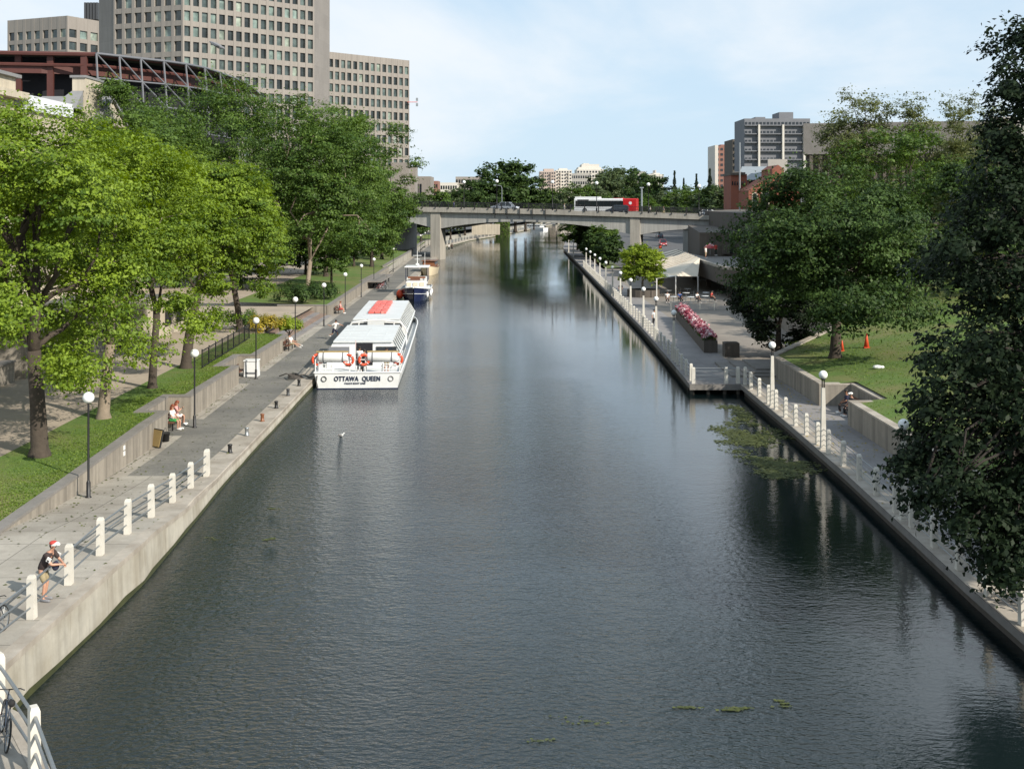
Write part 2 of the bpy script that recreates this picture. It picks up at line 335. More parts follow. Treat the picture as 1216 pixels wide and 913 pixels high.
ch = WN.new('ShaderNodeMapRange'); ch.inputs['From Min'].default_value = .15; ch.inputs['From Max'].default_value = .6; ch.inputs['To Min'].default_value = 1; ch.inputs['To Max'].default_value = .4; WL.new(sep.outputs['Z'], ch.inputs['Value'])
cmul = WN.new('ShaderNodeMath'); cmul.operation = 'MULTIPLY'; WL.new(cm.outputs['Result'], cmul.inputs[0]); WL.new(ch.outputs['Result'], cmul.inputs[1])
mixc = WN.new('ShaderNodeMix'); mixc.data_type = 'RGBA'; WL.new(cmul.outputs[0], mixc.inputs['Factor']); WL.new(veil.outputs['Result'], mixc.inputs['A'])
mixc.inputs['B'].default_value = (8.0, 8.3, 8.6, 1)
WL.new(mixc.outputs['Result'], bg.inputs['Color']); bg.inputs['Strength'].default_value = .1
S.view_settings.view_transform = 'Standard'; S.view_settings.look = 'None'; S.view_settings.gamma = 1; S.view_settings.exposure = .25
S.cycles.max_bounces = 6; S.cycles.transparent_max_bounces = 4; S.cycles.diffuse_bounces = 3; S.cycles.glossy_bounces = 3; S.cycles.caustics_reflective = False; S.cycles.caustics_refractive = False
S.cycles.use_denoising = True

# ---------------------------------------------------------------- plan of the banks
def ip(y, tab): return float(np.interp(y, [t[0] for t in tab], [t[1] for t in tab]))
EL = [(5, -4.0), (17, -6.0), (21.1, -8.0), (23.7, -9.35), (26.4, -11.1), (27.6, -12.6), (30.8, -12.66), (35.7, -12.55), (39.9, -12.5), (47.8, -12.85), (55.2, -13.2), (62.7, -13.4), (81.9, -13.85),
      (110, -14.5), (154, -15.2), (205, -16), (262, -16.7), (334, -19), (390, -14), (440, -5.7), (540, 8), (645, 21.6), (800, 45)]
ZL = [(5, 1.5), (24, 1.5), (31, 1.4), (37, 1.45), (41, 1.4), (46, .95), (52, .62), (58, .5), (900, .5)]      # height of the left promenade
def wL(y):                                           # face of the left retaining wall
    b = -17.8 - .022 * (y - 41)
    if 62.6 <= y <= 67.4 or 80.6 <= y <= 86.4: b -= 1.25
    return b
HL = [(5, 1.5), (38, 1.45), (41, 1.5), (48, 1.6), (59, 1.85), (70, 1.85), (100, 1.6), (300, 1.6), (900, 1.6)]  # top of the wall / lawn
def eL(y): return ip(y, EL)
def zL(y): return ip(y, ZL)
def hL(y): return ip(y, HL)
ER = [(5, 14.6), (33.2, 14.45), (37.8, 14.5), (53, 15.0), (65, 15.2), (79, 15.3), (79.01, 11.9), (93.5, 12.25), (116, 12.6), (165, 12.9), (220, 13.2), (311, 13.5), (401, 18.4), (480, 30), (560, 48), (700, 80), (800, 100)]
ZR = .7
def eR(y): return ip(y, ER)
def wR(y):
    b = 18.4
    if 64.6 <= y <= 70.6: b += 1.9
    return b
def hR(y): return 2.0
def strip(name, mat_, ys, a, za, b, zb, nx=1, kind='structure', label=None, cat=None):
    """ground sheet between two lines x=a(y), z=za(y) and x=b(y), z=zb(y)"""
    mb = MB(); vs = []; fs = []
    for y in ys:
        for k in range(nx + 1):
            t = k / nx; vs.append((a(y) * (1 - t) + b(y) * t, y, za(y) * (1 - t) + zb(y) * t))
    for i in range(len(ys) - 1):
        for k in range(nx):
            o = i * (nx + 1) + k; fs.append((o, o + 1, o + nx + 2, o + nx + 1))
    mb.add(vs, fs); o = mb.build(name, mat_, fix=False)
    for p in o.data.polygons:
        pass
    if o.data.polygons[0].normal.z < 0: o.data.flip_normals()
    tag(o, label, cat, kind=kind); return o
YS = sorted(set([5, 12, 17, 19, 21.1, 23.7, 25, 26.4, 27.0, 27.6, 29, 30.8, 33, 35.7, 37, 38, 39.9, 41, 42.5, 44, 46, 47.8, 50, 52, 55.2, 58, 59, 62.7, 66, 70, 75, 81.9, 90, 100, 110, 130, 154, 180, 205, 235, 262, 300, 334, 360, 390, 415, 440, 490, 540, 590, 645, 720, 800]))
YW = sorted(set(YS + [62.59, 62.6, 67.4, 67.41, 80.59, 80.6, 86.4, 86.41]))
YW1 = [y for y in YW if y <= 101]; YW2 = [y for y in YW if 128 <= y <= 800]
YN = [y for y in YS if y <= 53] + [53]
YN = sorted(set(YN)); YFAR = sorted(set([53] + [y for y in YW if y > 53]))
# water: one sheet; canal bed is not seen
wb = MB(); 
wb.add([(-40, -5, 0), (160, -5, 0), (160, 900, 0), (-40, 900, 0)], [(0, 1, 2, 3)])
water = structure(wb.build('water', [mat('tmp_water', (.02, .03, .02))], fix=False))
def water_mat():
    m = bpy.data.materials.new('canal_water'); N, L = nodes(m); b = N['Principled BSDF']
    b.inputs['Roughness'].default_value = .04; b.inputs['IOR'].default_value = 1.58; b.inputs['Specular IOR Level'].default_value = .5
    g = N.new('ShaderNodeNewGeometry')
    n0 = N.new('ShaderNodeTexNoise'); n0.inputs['Scale'].default_value = .05; n0.inputs['Detail'].default_value = 3; L.new(g.outputs['Position'], n0.inputs['Vector'])
    cr = N.new('ShaderNodeValToRGB'); cr.color_ramp.elements[0].color = (.005, .010, .011, 1); cr.color_ramp.elements[1].color = (.011, .019, .019, 1); cr.color_ramp.elements[0].position = .35; cr.color_ramp.elements[1].position = .7
    L.new(n0.outputs['Fac'], cr.inputs['Fac']); L.new(cr.outputs['Color'], b.inputs['Base Color'])
    def wave(sx, sy, sc, det, rot=0):
        mp = N.new('ShaderNodeMapping'); mp.inputs['Scale'].default_value = (sx, sy, 1); mp.inputs['Rotation'].default_value = (0, 0, R(rot)); L.new(g.outputs['Position'], mp.inputs['Vector'])
        n = N.new('ShaderNodeTexNoise'); n.inputs['Scale'].default_value = sc; n.inputs['Detail'].default_value = det; n.inputs['Roughness'].default_value = .55; L.new(mp.outputs['Vector'], n.inputs['Vector']); return n
    a = wave(.9, 1.5, 4.2, 3, 8); c = wave(.6, 1.2, 1.3, 3, -14)
    # wind patches: ripples calmer in places
    pt = wave(.5, 1, .045, 3, 25)
    pr = N.new('ShaderNodeMapRange'); pr.inputs['From Min'].default_value = .38; pr.inputs['From Max'].default_value = .62; pr.inputs['To Min'].default_value = .45; pr.inputs['To Max'].default_value = 1.0
    L.new(pt.outputs['Fac'], pr.inputs['Value'])
    # the lee of the right bank is calmer: ripples fade with distance from the open water
    s = N.new('ShaderNodeSeparateXYZ'); L.new(g.outputs['Position'], s.inputs['Vector'])
    lee = N.new('ShaderNodeMapRange'); lee.inputs['From Min'].default_value = 1; lee.inputs['From Max'].default_value = 9; lee.inputs['To Min'].default_value = 1; lee.inputs['To Max'].default_value = .16; lee.interpolation_type = 'SMOOTHSTEP'
    xa = N.new('ShaderNodeMath'); xa.operation = 'MULTIPLY_ADD'; L.new(s.outputs['Y'], xa.inputs[0]); xa.inputs[1].default_value = .07; L.new(s.outputs['X'], xa.inputs[2])
    xb = N.new('ShaderNodeMath'); xb.operation = 'MULTIPLY_ADD'; L.new(pt.outputs['Fac'], xb.inputs[0]); xb.inputs[1].default_value = 9; L.new(xa.outputs[0], xb.inputs[2])
    xc = N.new('ShaderNodeMath'); L.new(xb.outputs[0], xc.inputs[0]); xc.inputs[1].default_value = -9.0
    L.new(xc.outputs[0], lee.inputs['Value'])
    k0 = N.new('ShaderNodeMath'); k0.operation = 'MULTIPLY'; L.new(pr.outputs['Result'], k0.inputs[0]); L.new(lee.outputs['Result'], k0.inputs[1])
    fy = N.new('ShaderNodeMapRange'); fy.inputs['From Min'].default_value = 30; fy.inputs['From Max'].default_value = 125; fy.inputs['To Min'].default_value = 1; fy.inputs['To Max'].default_value = .2; L.new(s.outputs['Y'], fy.inputs['Value'])
    fz = N.new('ShaderNodeMapRange'); fz.inputs['From Min'].default_value = 150; fz.inputs['From Max'].default_value = 260; fz.inputs['To Min'].default_value = 0; fz.inputs['To Max'].default_value = .35; L.new(s.outputs['Y'], fz.inputs['Value'])
    fs = N.new('ShaderNodeMath'); L.new(fy.outputs['Result'], fs.inputs[0]); L.new(fz.outputs['Result'], fs.inputs[1])
    k = N.new('ShaderNodeMath'); k.operation = 'MULTIPLY'; L.new(k0.outputs[0], k.inputs[0]); L.new(fs.outputs[0], k.inputs[1])
    kk = N.new('ShaderNodeMath'); kk.operation = 'MULTIPLY'; L.new(fs.outputs[0], kk.inputs[0]); kk.inputs[1].default_value = .45; ka = N.new('ShaderNodeMath'); ka.operation = 'MULTIPLY'; L.new(kk.outputs[0], ka.inputs[0]); L.new(lee.outputs['Result'], ka.inputs[1])
    b1 = N.new('ShaderNodeBump'); b1.inputs['Distance'].default_value = .11; L.new(a.outputs['Fac'], b1.inputs['Height']); 
    k1 = N.new('ShaderNodeMath'); k1.operation = 'MULTIPLY'; L.new(k.outputs[0], k1.inputs[0]); k1.inputs[1].default_value = 1.0; L.new(k1.outputs[0], b1.inputs['Strength'])
    b2 = N.new('ShaderNodeBump'); b2.inputs['Distance'].default_value = .14; b2.inputs['Strength'].default_value = .25; L.new(c.outputs['Fac'], b2.inputs['Height']); L.new(b1.outputs['Normal'], b2.inputs['Normal']); L.new(ka.outputs[0], b2.inputs['Strength'])
    L.new(b2.outputs['Normal'], b.inputs['Normal'])
    return m
water.data.materials[0] = water_mat()

# left bank sheets
CW = 1.15                                            # width of the light strip along the canal edge
structure(strip('promenade', M['conc_walk'], YN, lambda y: eL(y) - .002, zL, lambda y: wL(y) - .03, zL, 4))
structure(strip('promenade', M['asphalt_walk'], YFAR, lambda y: eL(y) - CW - .1, zL, lambda y: wL(y) + .75, zL, 2))
structure(strip('promenade', M['conc_walk'], YFAR, lambda y: wL(y) + .75, zL, lambda y: wL(y) - .03, zL, 1))
# raised edge strip with its bevelled nose
es = MB()
ye = sorted(set([y for y in YS if y > 44] + [44]))
def up(y): return .11 if y > 46 else .01
prof = []
for y in ye:
    prof.append([(eL(y), y, zL(y) + up(y)), (eL(y) - CW, y, zL(y) + up(y)), (eL(y) - CW, y, zL(y) - .05), (eL(y), y, zL(y) - .35), (eL(y) + .03, y, zL(y) + up(y) - .03)])
vs = [p for r_ in prof for p in r_]
es.add(vs, [(i * 5 + j, i * 5 + (j + 1) % 5, (i + 1) * 5 + (j + 1) % 5, (i + 1) * 5 + j) for i in range(len(ye) - 1) for j in range(5)] + [(0, 1, 2, 3, 4)])
tag(es.build('quay_kerb', 'coping'), 'long light concrete kerb along the left quay edge carrying short bollards', 'kerb')
# canal wall, left
cwm = MB(); yy = YS
t_ = thing('canal_wall', 'pale streaked concrete canal wall below the left promenade', 'wall', (-13, 35, 0))
cwm.add([(eL(y), y, zL(y) - .02) for y in yy] + [(eL(y) + .05, y, .25) for y in yy] + [(eL(y) + .05, y, -2) for y in yy] ,
        [(i, i + 1, len(yy) + i + 1, len(yy) + i) for i in range(len(yy) - 1)] + [(len(yy) + i, len(yy) + i + 1, 2 * len(yy) + i + 1, 2 * len(yy) + i) for i in range(len(yy) - 1)])
cwm.build('wall_face', 'conc_canal', t_, world=True)
lip = MB(); yl = [y for y in YS if 23 < y < 52]
vs = []
for y in yl: vs += [(eL(y) - .35, y, zL(y) + .012), (eL(y) + .07, y, zL(y) + .012), (eL(y) + .07, y, zL(y) - .16), (eL(y) + .002, y, zL(y) - .2)]
lip.add(vs, [(i * 4 + j, i * 4 + j + 1, i * 4 + 5 + j, i * 4 + 4 + j) for i in range(len(yl) - 1) for j in range(3)])
lip.build('coping', 'coping', t_, world=True)
m_alg = mat('wet_algae_band', (.06, .065, .025), .5, .4, 3, tint=(.03, .035, .015), tintamt=.6, tscale=1.5)
al = MB(); vs = []
for y in yy: vs += [(eL(y) + .058, y, .16 + .05 * math.sin(y * 1.7)), (eL(y) + .075, y, -.3)]
al.add(vs, [(2 * i, 2 * i + 1, 2 * i + 3, 2 * i + 2) for i in range(len(yy) - 1)]); al.build('waterline_stain', m_alg, t_, world=True)
# lawn, path and ground of the left bank
LAW = lambda y: -22.4 - .012 * (y - 50)
YLW = [y for y in YW if y <= 101]
structure(strip('lawn', M['grass'], YLW, lambda y: wL(y) - .3, lambda y: hL(y) - .06, LAW, lambda y: 1.75, 3))
structure(strip('path', M['sand_walk'], [5, 40, 101], LAW, lambda y: 1.75, lambda y: -30.5, lambda y: 1.8, 2))
structure(strip('lawn', M['grass'], YW2, lambda y: wL(y) - .3, lambda y: 1.55, lambda y: eL(y) - 16, lambda y: 1.9, 2))
structure(strip('ground', M['sand_walk'], [5, 101], lambda y: -30.5, lambda y: 1.8, lambda y: -80, lambda y: 2.0, 2))
structure(strip('path', M['sand_walk'], [101, 128], lambda y: -21.5, lambda y: 1.55, lambda y: -80, lambda y: 1.9, 2))
structure(strip('path', M['sand_walk'], [128, 200, 262], lambda y: eL(y) - 16, lambda y: 1.9, lambda y: eL(y) - 38, lambda y: 2.0, 2))
structure(strip('road', M['asphalt'], [262, 334, 390, 440, 540, 645, 800], lambda y: eL(y) - 16, lambda y: 1.9, lambda y: eL(y) - 38, lambda y: 2.0, 2))
structure(strip('ground', M['earth'], [128, 200, 262, 334, 390, 440, 540, 645, 800], lambda y: eL(y) - 38, lambda y: 2.0, lambda y: -900, lambda y: 2.0, 2))
structure(strip('ground', M['earth'], [800, 1500, 4500], lambda y: 3500, lambda y: 1.6, lambda y: -3500, lambda y: 1.6, 2))
# broad steps between the two stretches of wall
M['brown_step'] = mat('brown_step_stone', (.24, .17, .13), .9, .12, 2, tint=(.17, .12, .1), tintamt=.5)
sp = thing('steps', 'broad brown stone steps going up between the two left retaining walls', 'steps', (-21, 114, .5))
for k in range(7):
    MB().box((-19.9 - k * .62, 114.5, .5 + .07 + k * .145), (.62, 27 - .01 * k, .145)).build('step', M['brown_step'] if k % 2 else 'grey_walk', sp, world=True, fix=True)
structure(strip('path', M['conc_walk'], [101, 128], lambda y: wL(y) - .03, zL, lambda y: -20.4, zL, 1))

# ---------------------------------------------------------------- retaining walls
def wall_thing(name, label, pts, z0, z1, th, side, m='conc_wall', cap='coping_dark', capw=.06):
    """wall along a plan polyline; side=+1 puts the thickness to the left of travel. z1 may be a function of the point"""
    t = thing(name, label, 'wall', (pts[len(pts) // 2][0], pts[len(pts) // 2][1], z0))
    P2 = [Vector((p[0], p[1])) for p in pts]; off = []
    for i, p in enumerate(P2):
        a = (P2[i] - P2[i - 1]).normalized() if i else None; b = (P2[i + 1] - P2[i]).normalized() if i < len(P2) - 1 else None
        na = Vector((-a.y, a.x)) if a is not None else None; nb = Vector((-b.y, b.x)) if b is not None else None
        n = (na + nb) if (na is not None and nb is not None) else (na if na is not None else nb)
        n.normalize(); ref = nb if nb is not None else na
        off.append(p + n * side * th / max(.35, n.dot(ref)))
    zt = [z1(p.y) if callable(z1) else z1 for p in P2]; zb = [z0] * len(P2)
    def ribbon(mb, A, B, ZB, ZT):
        n = len(A); vs = [(p.x, p.y, z) for p, z in zip(A, ZB)] + [(p.x, p.y, z) for p, z in zip(A, ZT)] + [(p.x, p.y, z) for p, z in zip(B, ZT)] + [(p.x, p.y, z) for p, z in zip(B, ZB)]
        fs = []
        for i in range(n - 1):
            for k in range(4): k2 = (k + 1) % 4; fs.append((k * n + i, k * n + i + 1, k2 * n + i + 1, k2 * n + i))
        fs += [(0, n, 2 * n, 3 * n), (n - 1, 2 * n - 1, 3 * n - 1, 4 * n - 1)]
        mb.add(vs, fs)
    mb = MB(); ribbon(mb, P2, off, zb, [z - .1 for z in zt]); mb.build('wall_body', m, t, world=True)
    c = MB(); d = [(o - p).normalized() for p, o in zip(P2, off)]
    ribbon(c, [p - q * .03 for p, q in zip(P2, d)], [o + q * capw for o, q in zip(off, d)], [z - .1 for z in zt], zt)
    c.build('coping', cap, t, world=True)
    return t
def wl_pts(y0, y1, f=wL):
    ys = [y for y in YW if y0 < y < y1]; return [(f(y0), y0)] + [(f(y), y) for y in ys] + [(f(y1), y1)]
wall_thing('retaining_wall', 'low concrete retaining wall with bench recesses holding up the left lawn', wl_pts(19, 101), .2, hL, .4, 1)
wall_thing('retaining_wall', 'pale concrete retaining wall beyond the brown steps on the left quay', wl_pts(128, 205), .3, lambda y: 1.75, .4, 1)
wall_thing('retaining_wall', 'low stone wall behind the left promenade beyond the bridge', [(eL(y) - 6, y) for y in (205, 262, 334, 390, 440, 490, 540, 590, 645, 720)], .3, lambda y: 1.9, .5, 1, 'conc')
wall_thing('retaining_wall', 'short side wall between the brown steps and the dark shrubs', [(wL(128) - .45, 127.9), (-25.5, 127.9)], .3, lambda y: 1.75, .4, -1)

# ---------------------------------------------------------------- right bank
YR = sorted(set([5, 20, 30, 33.2, 37.8, 45, 53, 60, 64.59, 64.6, 65, 70.6, 70.61, 79]))
structure(strip('promenade', M['coping'], YR, lambda y: eR(y) + .0, lambda y: ZR, lambda y: eR(y) + 1.0, lambda y: ZR, 1))
structure(strip('promenade', M['grey_walk'], YR, lambda y: eR(y) + 1.0, lambda y: ZR, lambda y: wR(y) + .03, lambda y: ZR, 2))
YQ = [79.02, 86, 93.5, 105, 116, 140, 165, 190, 220, 250, 285]
structure(strip('promenade', M['grey_walk'], YQ, lambda y: eR(y), lambda y: ZR, lambda y: 16.6, lambda y: ZR, 2))
structure(strip('promenade', M['grey_walk'], [285, 311, 350, 401, 440, 480, 560, 700, 800], lambda y: eR(y), lambda y: ZR, lambda y: eR(y) + 4, lambda y: ZR, 2))
structure(strip('plaza', M['plaza'], [79, 84, 110, 150, 215], lambda y: 16.6, lambda y: ZR, lambda y: 60, lambda y: ZR, 3))
structure(strip('road', M['asphalt'], [215, 250, 285, 311, 350, 401, 480, 560, 700, 800], lambda y: eR(y) + (9 if y > 290 else 6), lambda y: .95, lambda y: eR(y) + 42, lambda y: .95, 2))
structure(strip('verge', M['grass'], [215, 285, 311, 350, 401, 480, 560, 700, 800], lambda y: (eR(y) + 4), lambda y: .8, lambda y: eR(y) + (9 if y > 290 else 6.5), lambda y: .97, 1))
structure(strip('ground', M['earth'], [215, 401, 480, 560, 700, 800], lambda y: eR(y) + 42, lambda y: .95, lambda y: 900, lambda y: 3, 2))
structure(strip('ground', M['earth'], [5, 150, 215], lambda y: 60, lambda y: 5.5, lambda y: 900, lambda y: 5.5, 2))
def lz(x): return 1.94 + max(0, x - 18.8) * .118
lw = MB(); ysl = YR + [84, 90, 95, 105, 118, 130]; xs = [0, 2, 6, 12, 20, 30, 42]
rows = []
for y in ysl:
    x0 = wR(y) + .3 if y <= 79 else (18.8 if y <= 84 else min(26.4, 18.8 + (y - 84) * .69))
    rows.append([(x0 + k * (61 - x0) / 42, y) for k in xs])
lw.add([(x, y, lz(x)) for r_ in rows for x, y in r_], [(i * 7 + k, i * 7 + k + 1, (i + 1) * 7 + k + 1, (i + 1) * 7 + k) for i in range(len(rows) - 1) for k in range(6)])
lawn_r = structure(lw.build('lawn', 'grass', fix=False))
if lawn_r.data.polygons[0].normal.z < 0: lawn_r.data.flip_normals()
wall_thing('retaining_wall', 'tall board-marked concrete wall with a bench recess holding up the right lawn', [(wR(y), y) for y in YR if y >= 12] + [(18.4, 84)] + [(26, 95), (26, 130)], .5, lambda y: 2.05 if y < 90 else 3.0, .4, -1, cap='coping')
# edge of the right quay: dark wall under a thin lip
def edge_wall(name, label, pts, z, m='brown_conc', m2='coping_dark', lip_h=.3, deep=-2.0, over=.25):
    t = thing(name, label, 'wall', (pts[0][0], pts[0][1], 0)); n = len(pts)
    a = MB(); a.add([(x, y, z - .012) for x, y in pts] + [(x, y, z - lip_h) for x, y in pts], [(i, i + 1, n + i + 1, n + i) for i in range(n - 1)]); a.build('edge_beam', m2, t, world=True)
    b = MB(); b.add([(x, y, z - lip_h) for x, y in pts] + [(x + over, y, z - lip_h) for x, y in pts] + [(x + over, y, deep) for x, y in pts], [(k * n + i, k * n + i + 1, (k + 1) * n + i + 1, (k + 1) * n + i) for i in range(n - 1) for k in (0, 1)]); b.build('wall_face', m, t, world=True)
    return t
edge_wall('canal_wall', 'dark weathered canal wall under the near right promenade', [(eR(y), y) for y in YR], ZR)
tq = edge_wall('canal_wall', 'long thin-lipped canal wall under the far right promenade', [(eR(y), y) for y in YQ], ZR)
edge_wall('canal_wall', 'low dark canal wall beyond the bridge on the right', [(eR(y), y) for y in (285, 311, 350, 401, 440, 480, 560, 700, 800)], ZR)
# jetty: the promenade widens over the water on piles
jt = thing('jetty', 'grey concrete jetty corner standing on piles where the right promenade widens', 'jetty', (13.5, 79, ZR))
MB().box((13.7, 78.99, ZR - .2), (3.6, .14, .36)).build('edge_beam', 'coping_dark', jt, world=True)
MB().prism([(11.95, 79.05), (15.3, 79.05), (15.3, 93), (12.2, 93)], ZR - .32, ZR - .015).build('deck', 'brown_conc', jt, world=True)
for x in (12.15, 13.2, 14.3, 15.2): MB().tube((x, 79.3, -1.5), (x, 79.3, ZR - .3), .13).build('pile', 'brown_conc', jt, world=True)
MB().box((13.8, 81.2, -.6), (3.4, .2, 1.9)).build('rear_wall', 'brown_conc', jt, world=True)
# ---------------------------------------------------------------- railings
def post_mb(h=1.15, w=.24, wt=.17, d=.2):
    mb = MB(); z = h * .93
    mb.prism([(-w / 2, -d / 2), (w / 2, -d / 2), (w / 2, d / 2), (-w / 2, d / 2)], 0, .05)
    mb.add([(-w / 2, -d / 2, .05), (w / 2, -d / 2, .05), (w / 2, d / 2, .05), (-w / 2, d / 2, .05), (-wt / 2, -d / 2, z), (wt / 2, -d / 2, z), (wt / 2, d / 2, z), (-wt / 2, d / 2, z),
            (-wt / 2 + .03, -d / 2 + .03, h), (wt / 2 - .03, -d / 2 + .03, h), (wt / 2 - .03, d / 2 - .03, h), (-wt / 2 + .03, d / 2 - .03, h)],
           [(0, 1, 5, 4), (1, 2, 6, 5), (2, 3, 7, 6), (3, 0, 4, 7), (4, 5, 9, 8), (5, 6, 10, 9), (6, 7, 11, 10), (7, 4, 8, 11), (8, 9, 10, 11)])
    return mb
def railing(name, label, pts, h, fr, w=.24, wt=.17, r=.025, group=None, d=.2, big=(), toprail=None):
    """posts at pts (x,y,z); rails at heights fr*h between neighbours"""
    t = thing(name, label, 'railing', pts[0], group=group); o0 = Vector(pts[0]); proto = None; protob = None
    for i, p in enumerate(pts):
        q = pts[min(i + 1, len(pts) - 1)]; q0 = pts[max(i - 1, 0)]; a = math.atan2(q[1] - q0[1], q[0] - q0[0])
        if i in big: o = post_mb(h * 1.05, w * 1.7, wt * 1.7, d).build('post', 'post', t)
        elif proto is None: o = proto = post_mb(h, w, wt, d).build('post', 'post', t)
        else: o = proto.copy(); C.objects.link(o)
        o.location = Vector(p) - o0; o.rotation_euler = (random.uniform(-.014, .014), random.uniform(-.014, .014), a + random.uniform(-.03, .03)); o.scale = (1, 1, random.uniform(.975, 1.025))
    for i in range(len(pts) - 1):
        mb = MB(); a = Vector(pts[i]) - o0; b = Vector(pts[i + 1]) - o0
        for f in fr: mb.tube(a + Vector((0, 0, h * f)), b + Vector((0, 0, h * f)), r if f < max(fr) else r * 1.25, n=7)
        mb.build('rail', 'galv', t)
    return t
lp = [(38, 734), (82, 693.4), (119, 658.6), (151.5, 633.5), (179.8, 614), (205, 598), (226.5, 582.4), (245.5, 567.7)]
pts = []
for px, py in lp:
    z = 1.4
    for _ in range(6): z = zL(P(px, py, z).y)
    pts.append(tuple(P(px, py, z)))
p0 = Vector(pts[0]); 
pts = [(-13.32, 28.0, 1.45), (-13.30, 30.2, 1.42)] + pts
RAIL_L = pts
railing('canal_railing', 'white posts and steel rails along the left canal wall where a man leans', pts, 1.22, (.27, .56, .83), w=.27, wt=.19, big=(len(pts) - 1,))
railing('canal_railing', 'near railing at the bottom left corner with a bicycle leaning on it', [(-13.3, 27.9, 1.5), (-11.5, 26.4, 1.5), (-9.62, 23.75, 1.5), (-7.9, 20.7, 1.5), (-6.3, 17.9, 1.5)], 1.28, (.27, .56, .83), w=.3, wt=.24, r=.032)
# right side, near stretch: posts stand either side of each lamp
lampR = [20.5, 33, 45.3, 58.3, 70.4]; py_ = []
for i, y in enumerate(lampR):
    py_ += [y - 1.05, y + 1.05]
    if i < len(lampR) - 1:
        d = (lampR[i + 1] - y - 2.1) / 4
        py_ += [y + 1.05 + d * k for k in (1, 2, 3)]
py_ += [74.2, 76.9, 78.9]
ptsR = [(eR(y) + .3, y, ZR) for y in py_]
railing('canal_railing', 'white concrete posts with four steel rails along the near right promenade', ptsR, 1.15, (.2, .42, .64, .86), w=.26, wt=.19, r=.016)
jp = [(11.99 + .2, 79.35, ZR), (12.75, 79.35, ZR), (14.7, 79.35, ZR), (15.15, 79.35, ZR)]
railing('canal_railing', 'short railing across the end of the jetty facing the near water', [(12.2, 79.3, ZR), (14.4, 79.3, ZR), (15.2, 79.3, ZR)], 1.1, (.25, .5, .75, .95), w=.24, wt=.22, r=.02)
lampF = [91, 104, 115.6, 129, 142, 154, 166, 178, 190, 202, 214]
py_ = [80.6, 83.2, 85.8, 88.4]
y = 89.8
for i, yl_ in enumerate(lampF):
    nx = lampF[i + 1] if i < len(lampF) - 1 else 226
    d = (nx - yl_ - 2.1) / 4; py_ += [yl_ - 1.05, yl_ + 1.05] + [yl_ + 1.05 + d * k for k in (1, 2, 3)]
ptsF = [(eR(y) + .3, y, ZR) for y in py_]
railing('canal_railing', 'long white-posted railing along the far right promenade up to the bridge', ptsF, 1.15, (.2, .42, .64, .86), w=.24, wt=.18, r=.022)
railing('canal_railing', 'distant railing along the left promenade beyond the bridge', [(eL(y) - .5, y, .6) for y in range(300, 560, 7)], 1.2, (.3, .6, .85), w=.3, wt=.25, r=.04)

# ---------------------------------------------------------------- lamps
def lamp_black(name='street_lamp', h=4.25):
    t = thing(name, '', 'street lamp', (0, 0, 0))
    mb = MB(); mb.smooth = True
    mb.lathe([(.13, 0), (.13, .03), (.085, .06), (.085, .62), (.055, .68), (.048, .7), (.042, h - .45), (.042, h - .42)]); mb.build('pole', 'black_metal', t)
    MB().lathe([(.05, h - .42), (.10, h - .38), (.11, h - .33), (.07, h - .31)]).build('collar', 'black_metal', t)
    g = MB(); g.smooth = True; g.sphere((0, 0, h - .17), .235, 18, 12); g.build('globe', 'globe', t)
    return t
def lamp_white(h=3.85):
    t = thing('street_lamp', '', 'street lamp', (0, 0, 0))
    mb = MB(); mb.box((0, 0, .03), (.34, .34, .06)); mb.box((0, 0, (h - .85) / 2 + .05), (.26, .26, h - .9), taper=.62); mb.build('pole', 'post', t)
    nk = MB(); [nk.tube((x, y_, h - .82), (x, y_, h - .42), .018) for x in (-.05, .05) for y_ in (-.05, .05)]; nk.lathe([(.09, h - .44), (.12, h - .4), (.11, h - .36), (.05, h - .35)]); nk.build('neck', 'black_metal', t)
    g = MB(); g.smooth = True; g.sphere((0, 0, h - .19), .215, 18, 12); g.build('globe', 'globe', t)
    return t
LB = lamp_black(); first = True
lamps = [(105, 590.6), (231, 507.6), (304, 449.8), (350.6, 412.5), (384.7, 387.3), (410, 368.3), (429, 353), (444, 341.5), (467, 323)]
kL = 0
def put_lamp(proto, loc, label, group, used):
    if proto not in used: used.append(proto); proto.location = loc; proto['label'] = label; proto['group'] = group; return proto
    return dup(proto, loc, label=label, group=group)
used = []
desc = ['nearest black lamp post with white globe, beside the wall with the two small plaques', 'black globe lamp just past the two seated people on the left quay', 'black globe lamp beside the white cool box on the left quay',
        'black globe lamp by the yellow shrubs on the left quay', 'black globe lamp at the top of the brown steps by the running person', 'black globe lamp level with the front cabin of the tour boat',
        'black globe lamp in front of the dark wooden landing', 'black globe lamp beside the parked bicycles near the blue boat', 'farthest black globe lamp before the bridge, left quay']
for i, (px, py) in enumerate(lamps):
    z = .5
    for _ in range(6): z = zL(P(px, py, z).y)
    put_lamp(LB, P(px, py, z), desc[i], 'black globe lamps along the left quay', used)
LW = lamp_white()
n = 0
dn = ['closest white lamp post on the right, at the bottom right edge under the dark tree', 'white lamp post half hidden by the dark tree on the right promenade', 'white lamp post with globe beside the bench recess on the right', 'white lamp post beside the end of the right lawn wall']
for i, y in enumerate(lampR):
    if y < 25: continue
    put_lamp(LW, (eR(y) + .3, y, ZR), ['white lamp post at the lower right, mostly behind hanging dark leaves', dn[1], dn[2], dn[3]][i - 1], 'white globe lamps of the right promenade', used)
for i, y in enumerate(lampF):
    put_lamp(LW, (eR(y) + .3, y, ZR), '%s white globe lamp beyond the jetty corner, far right promenade' % NTH[i], 'white globe lamps of the right promenade', used)
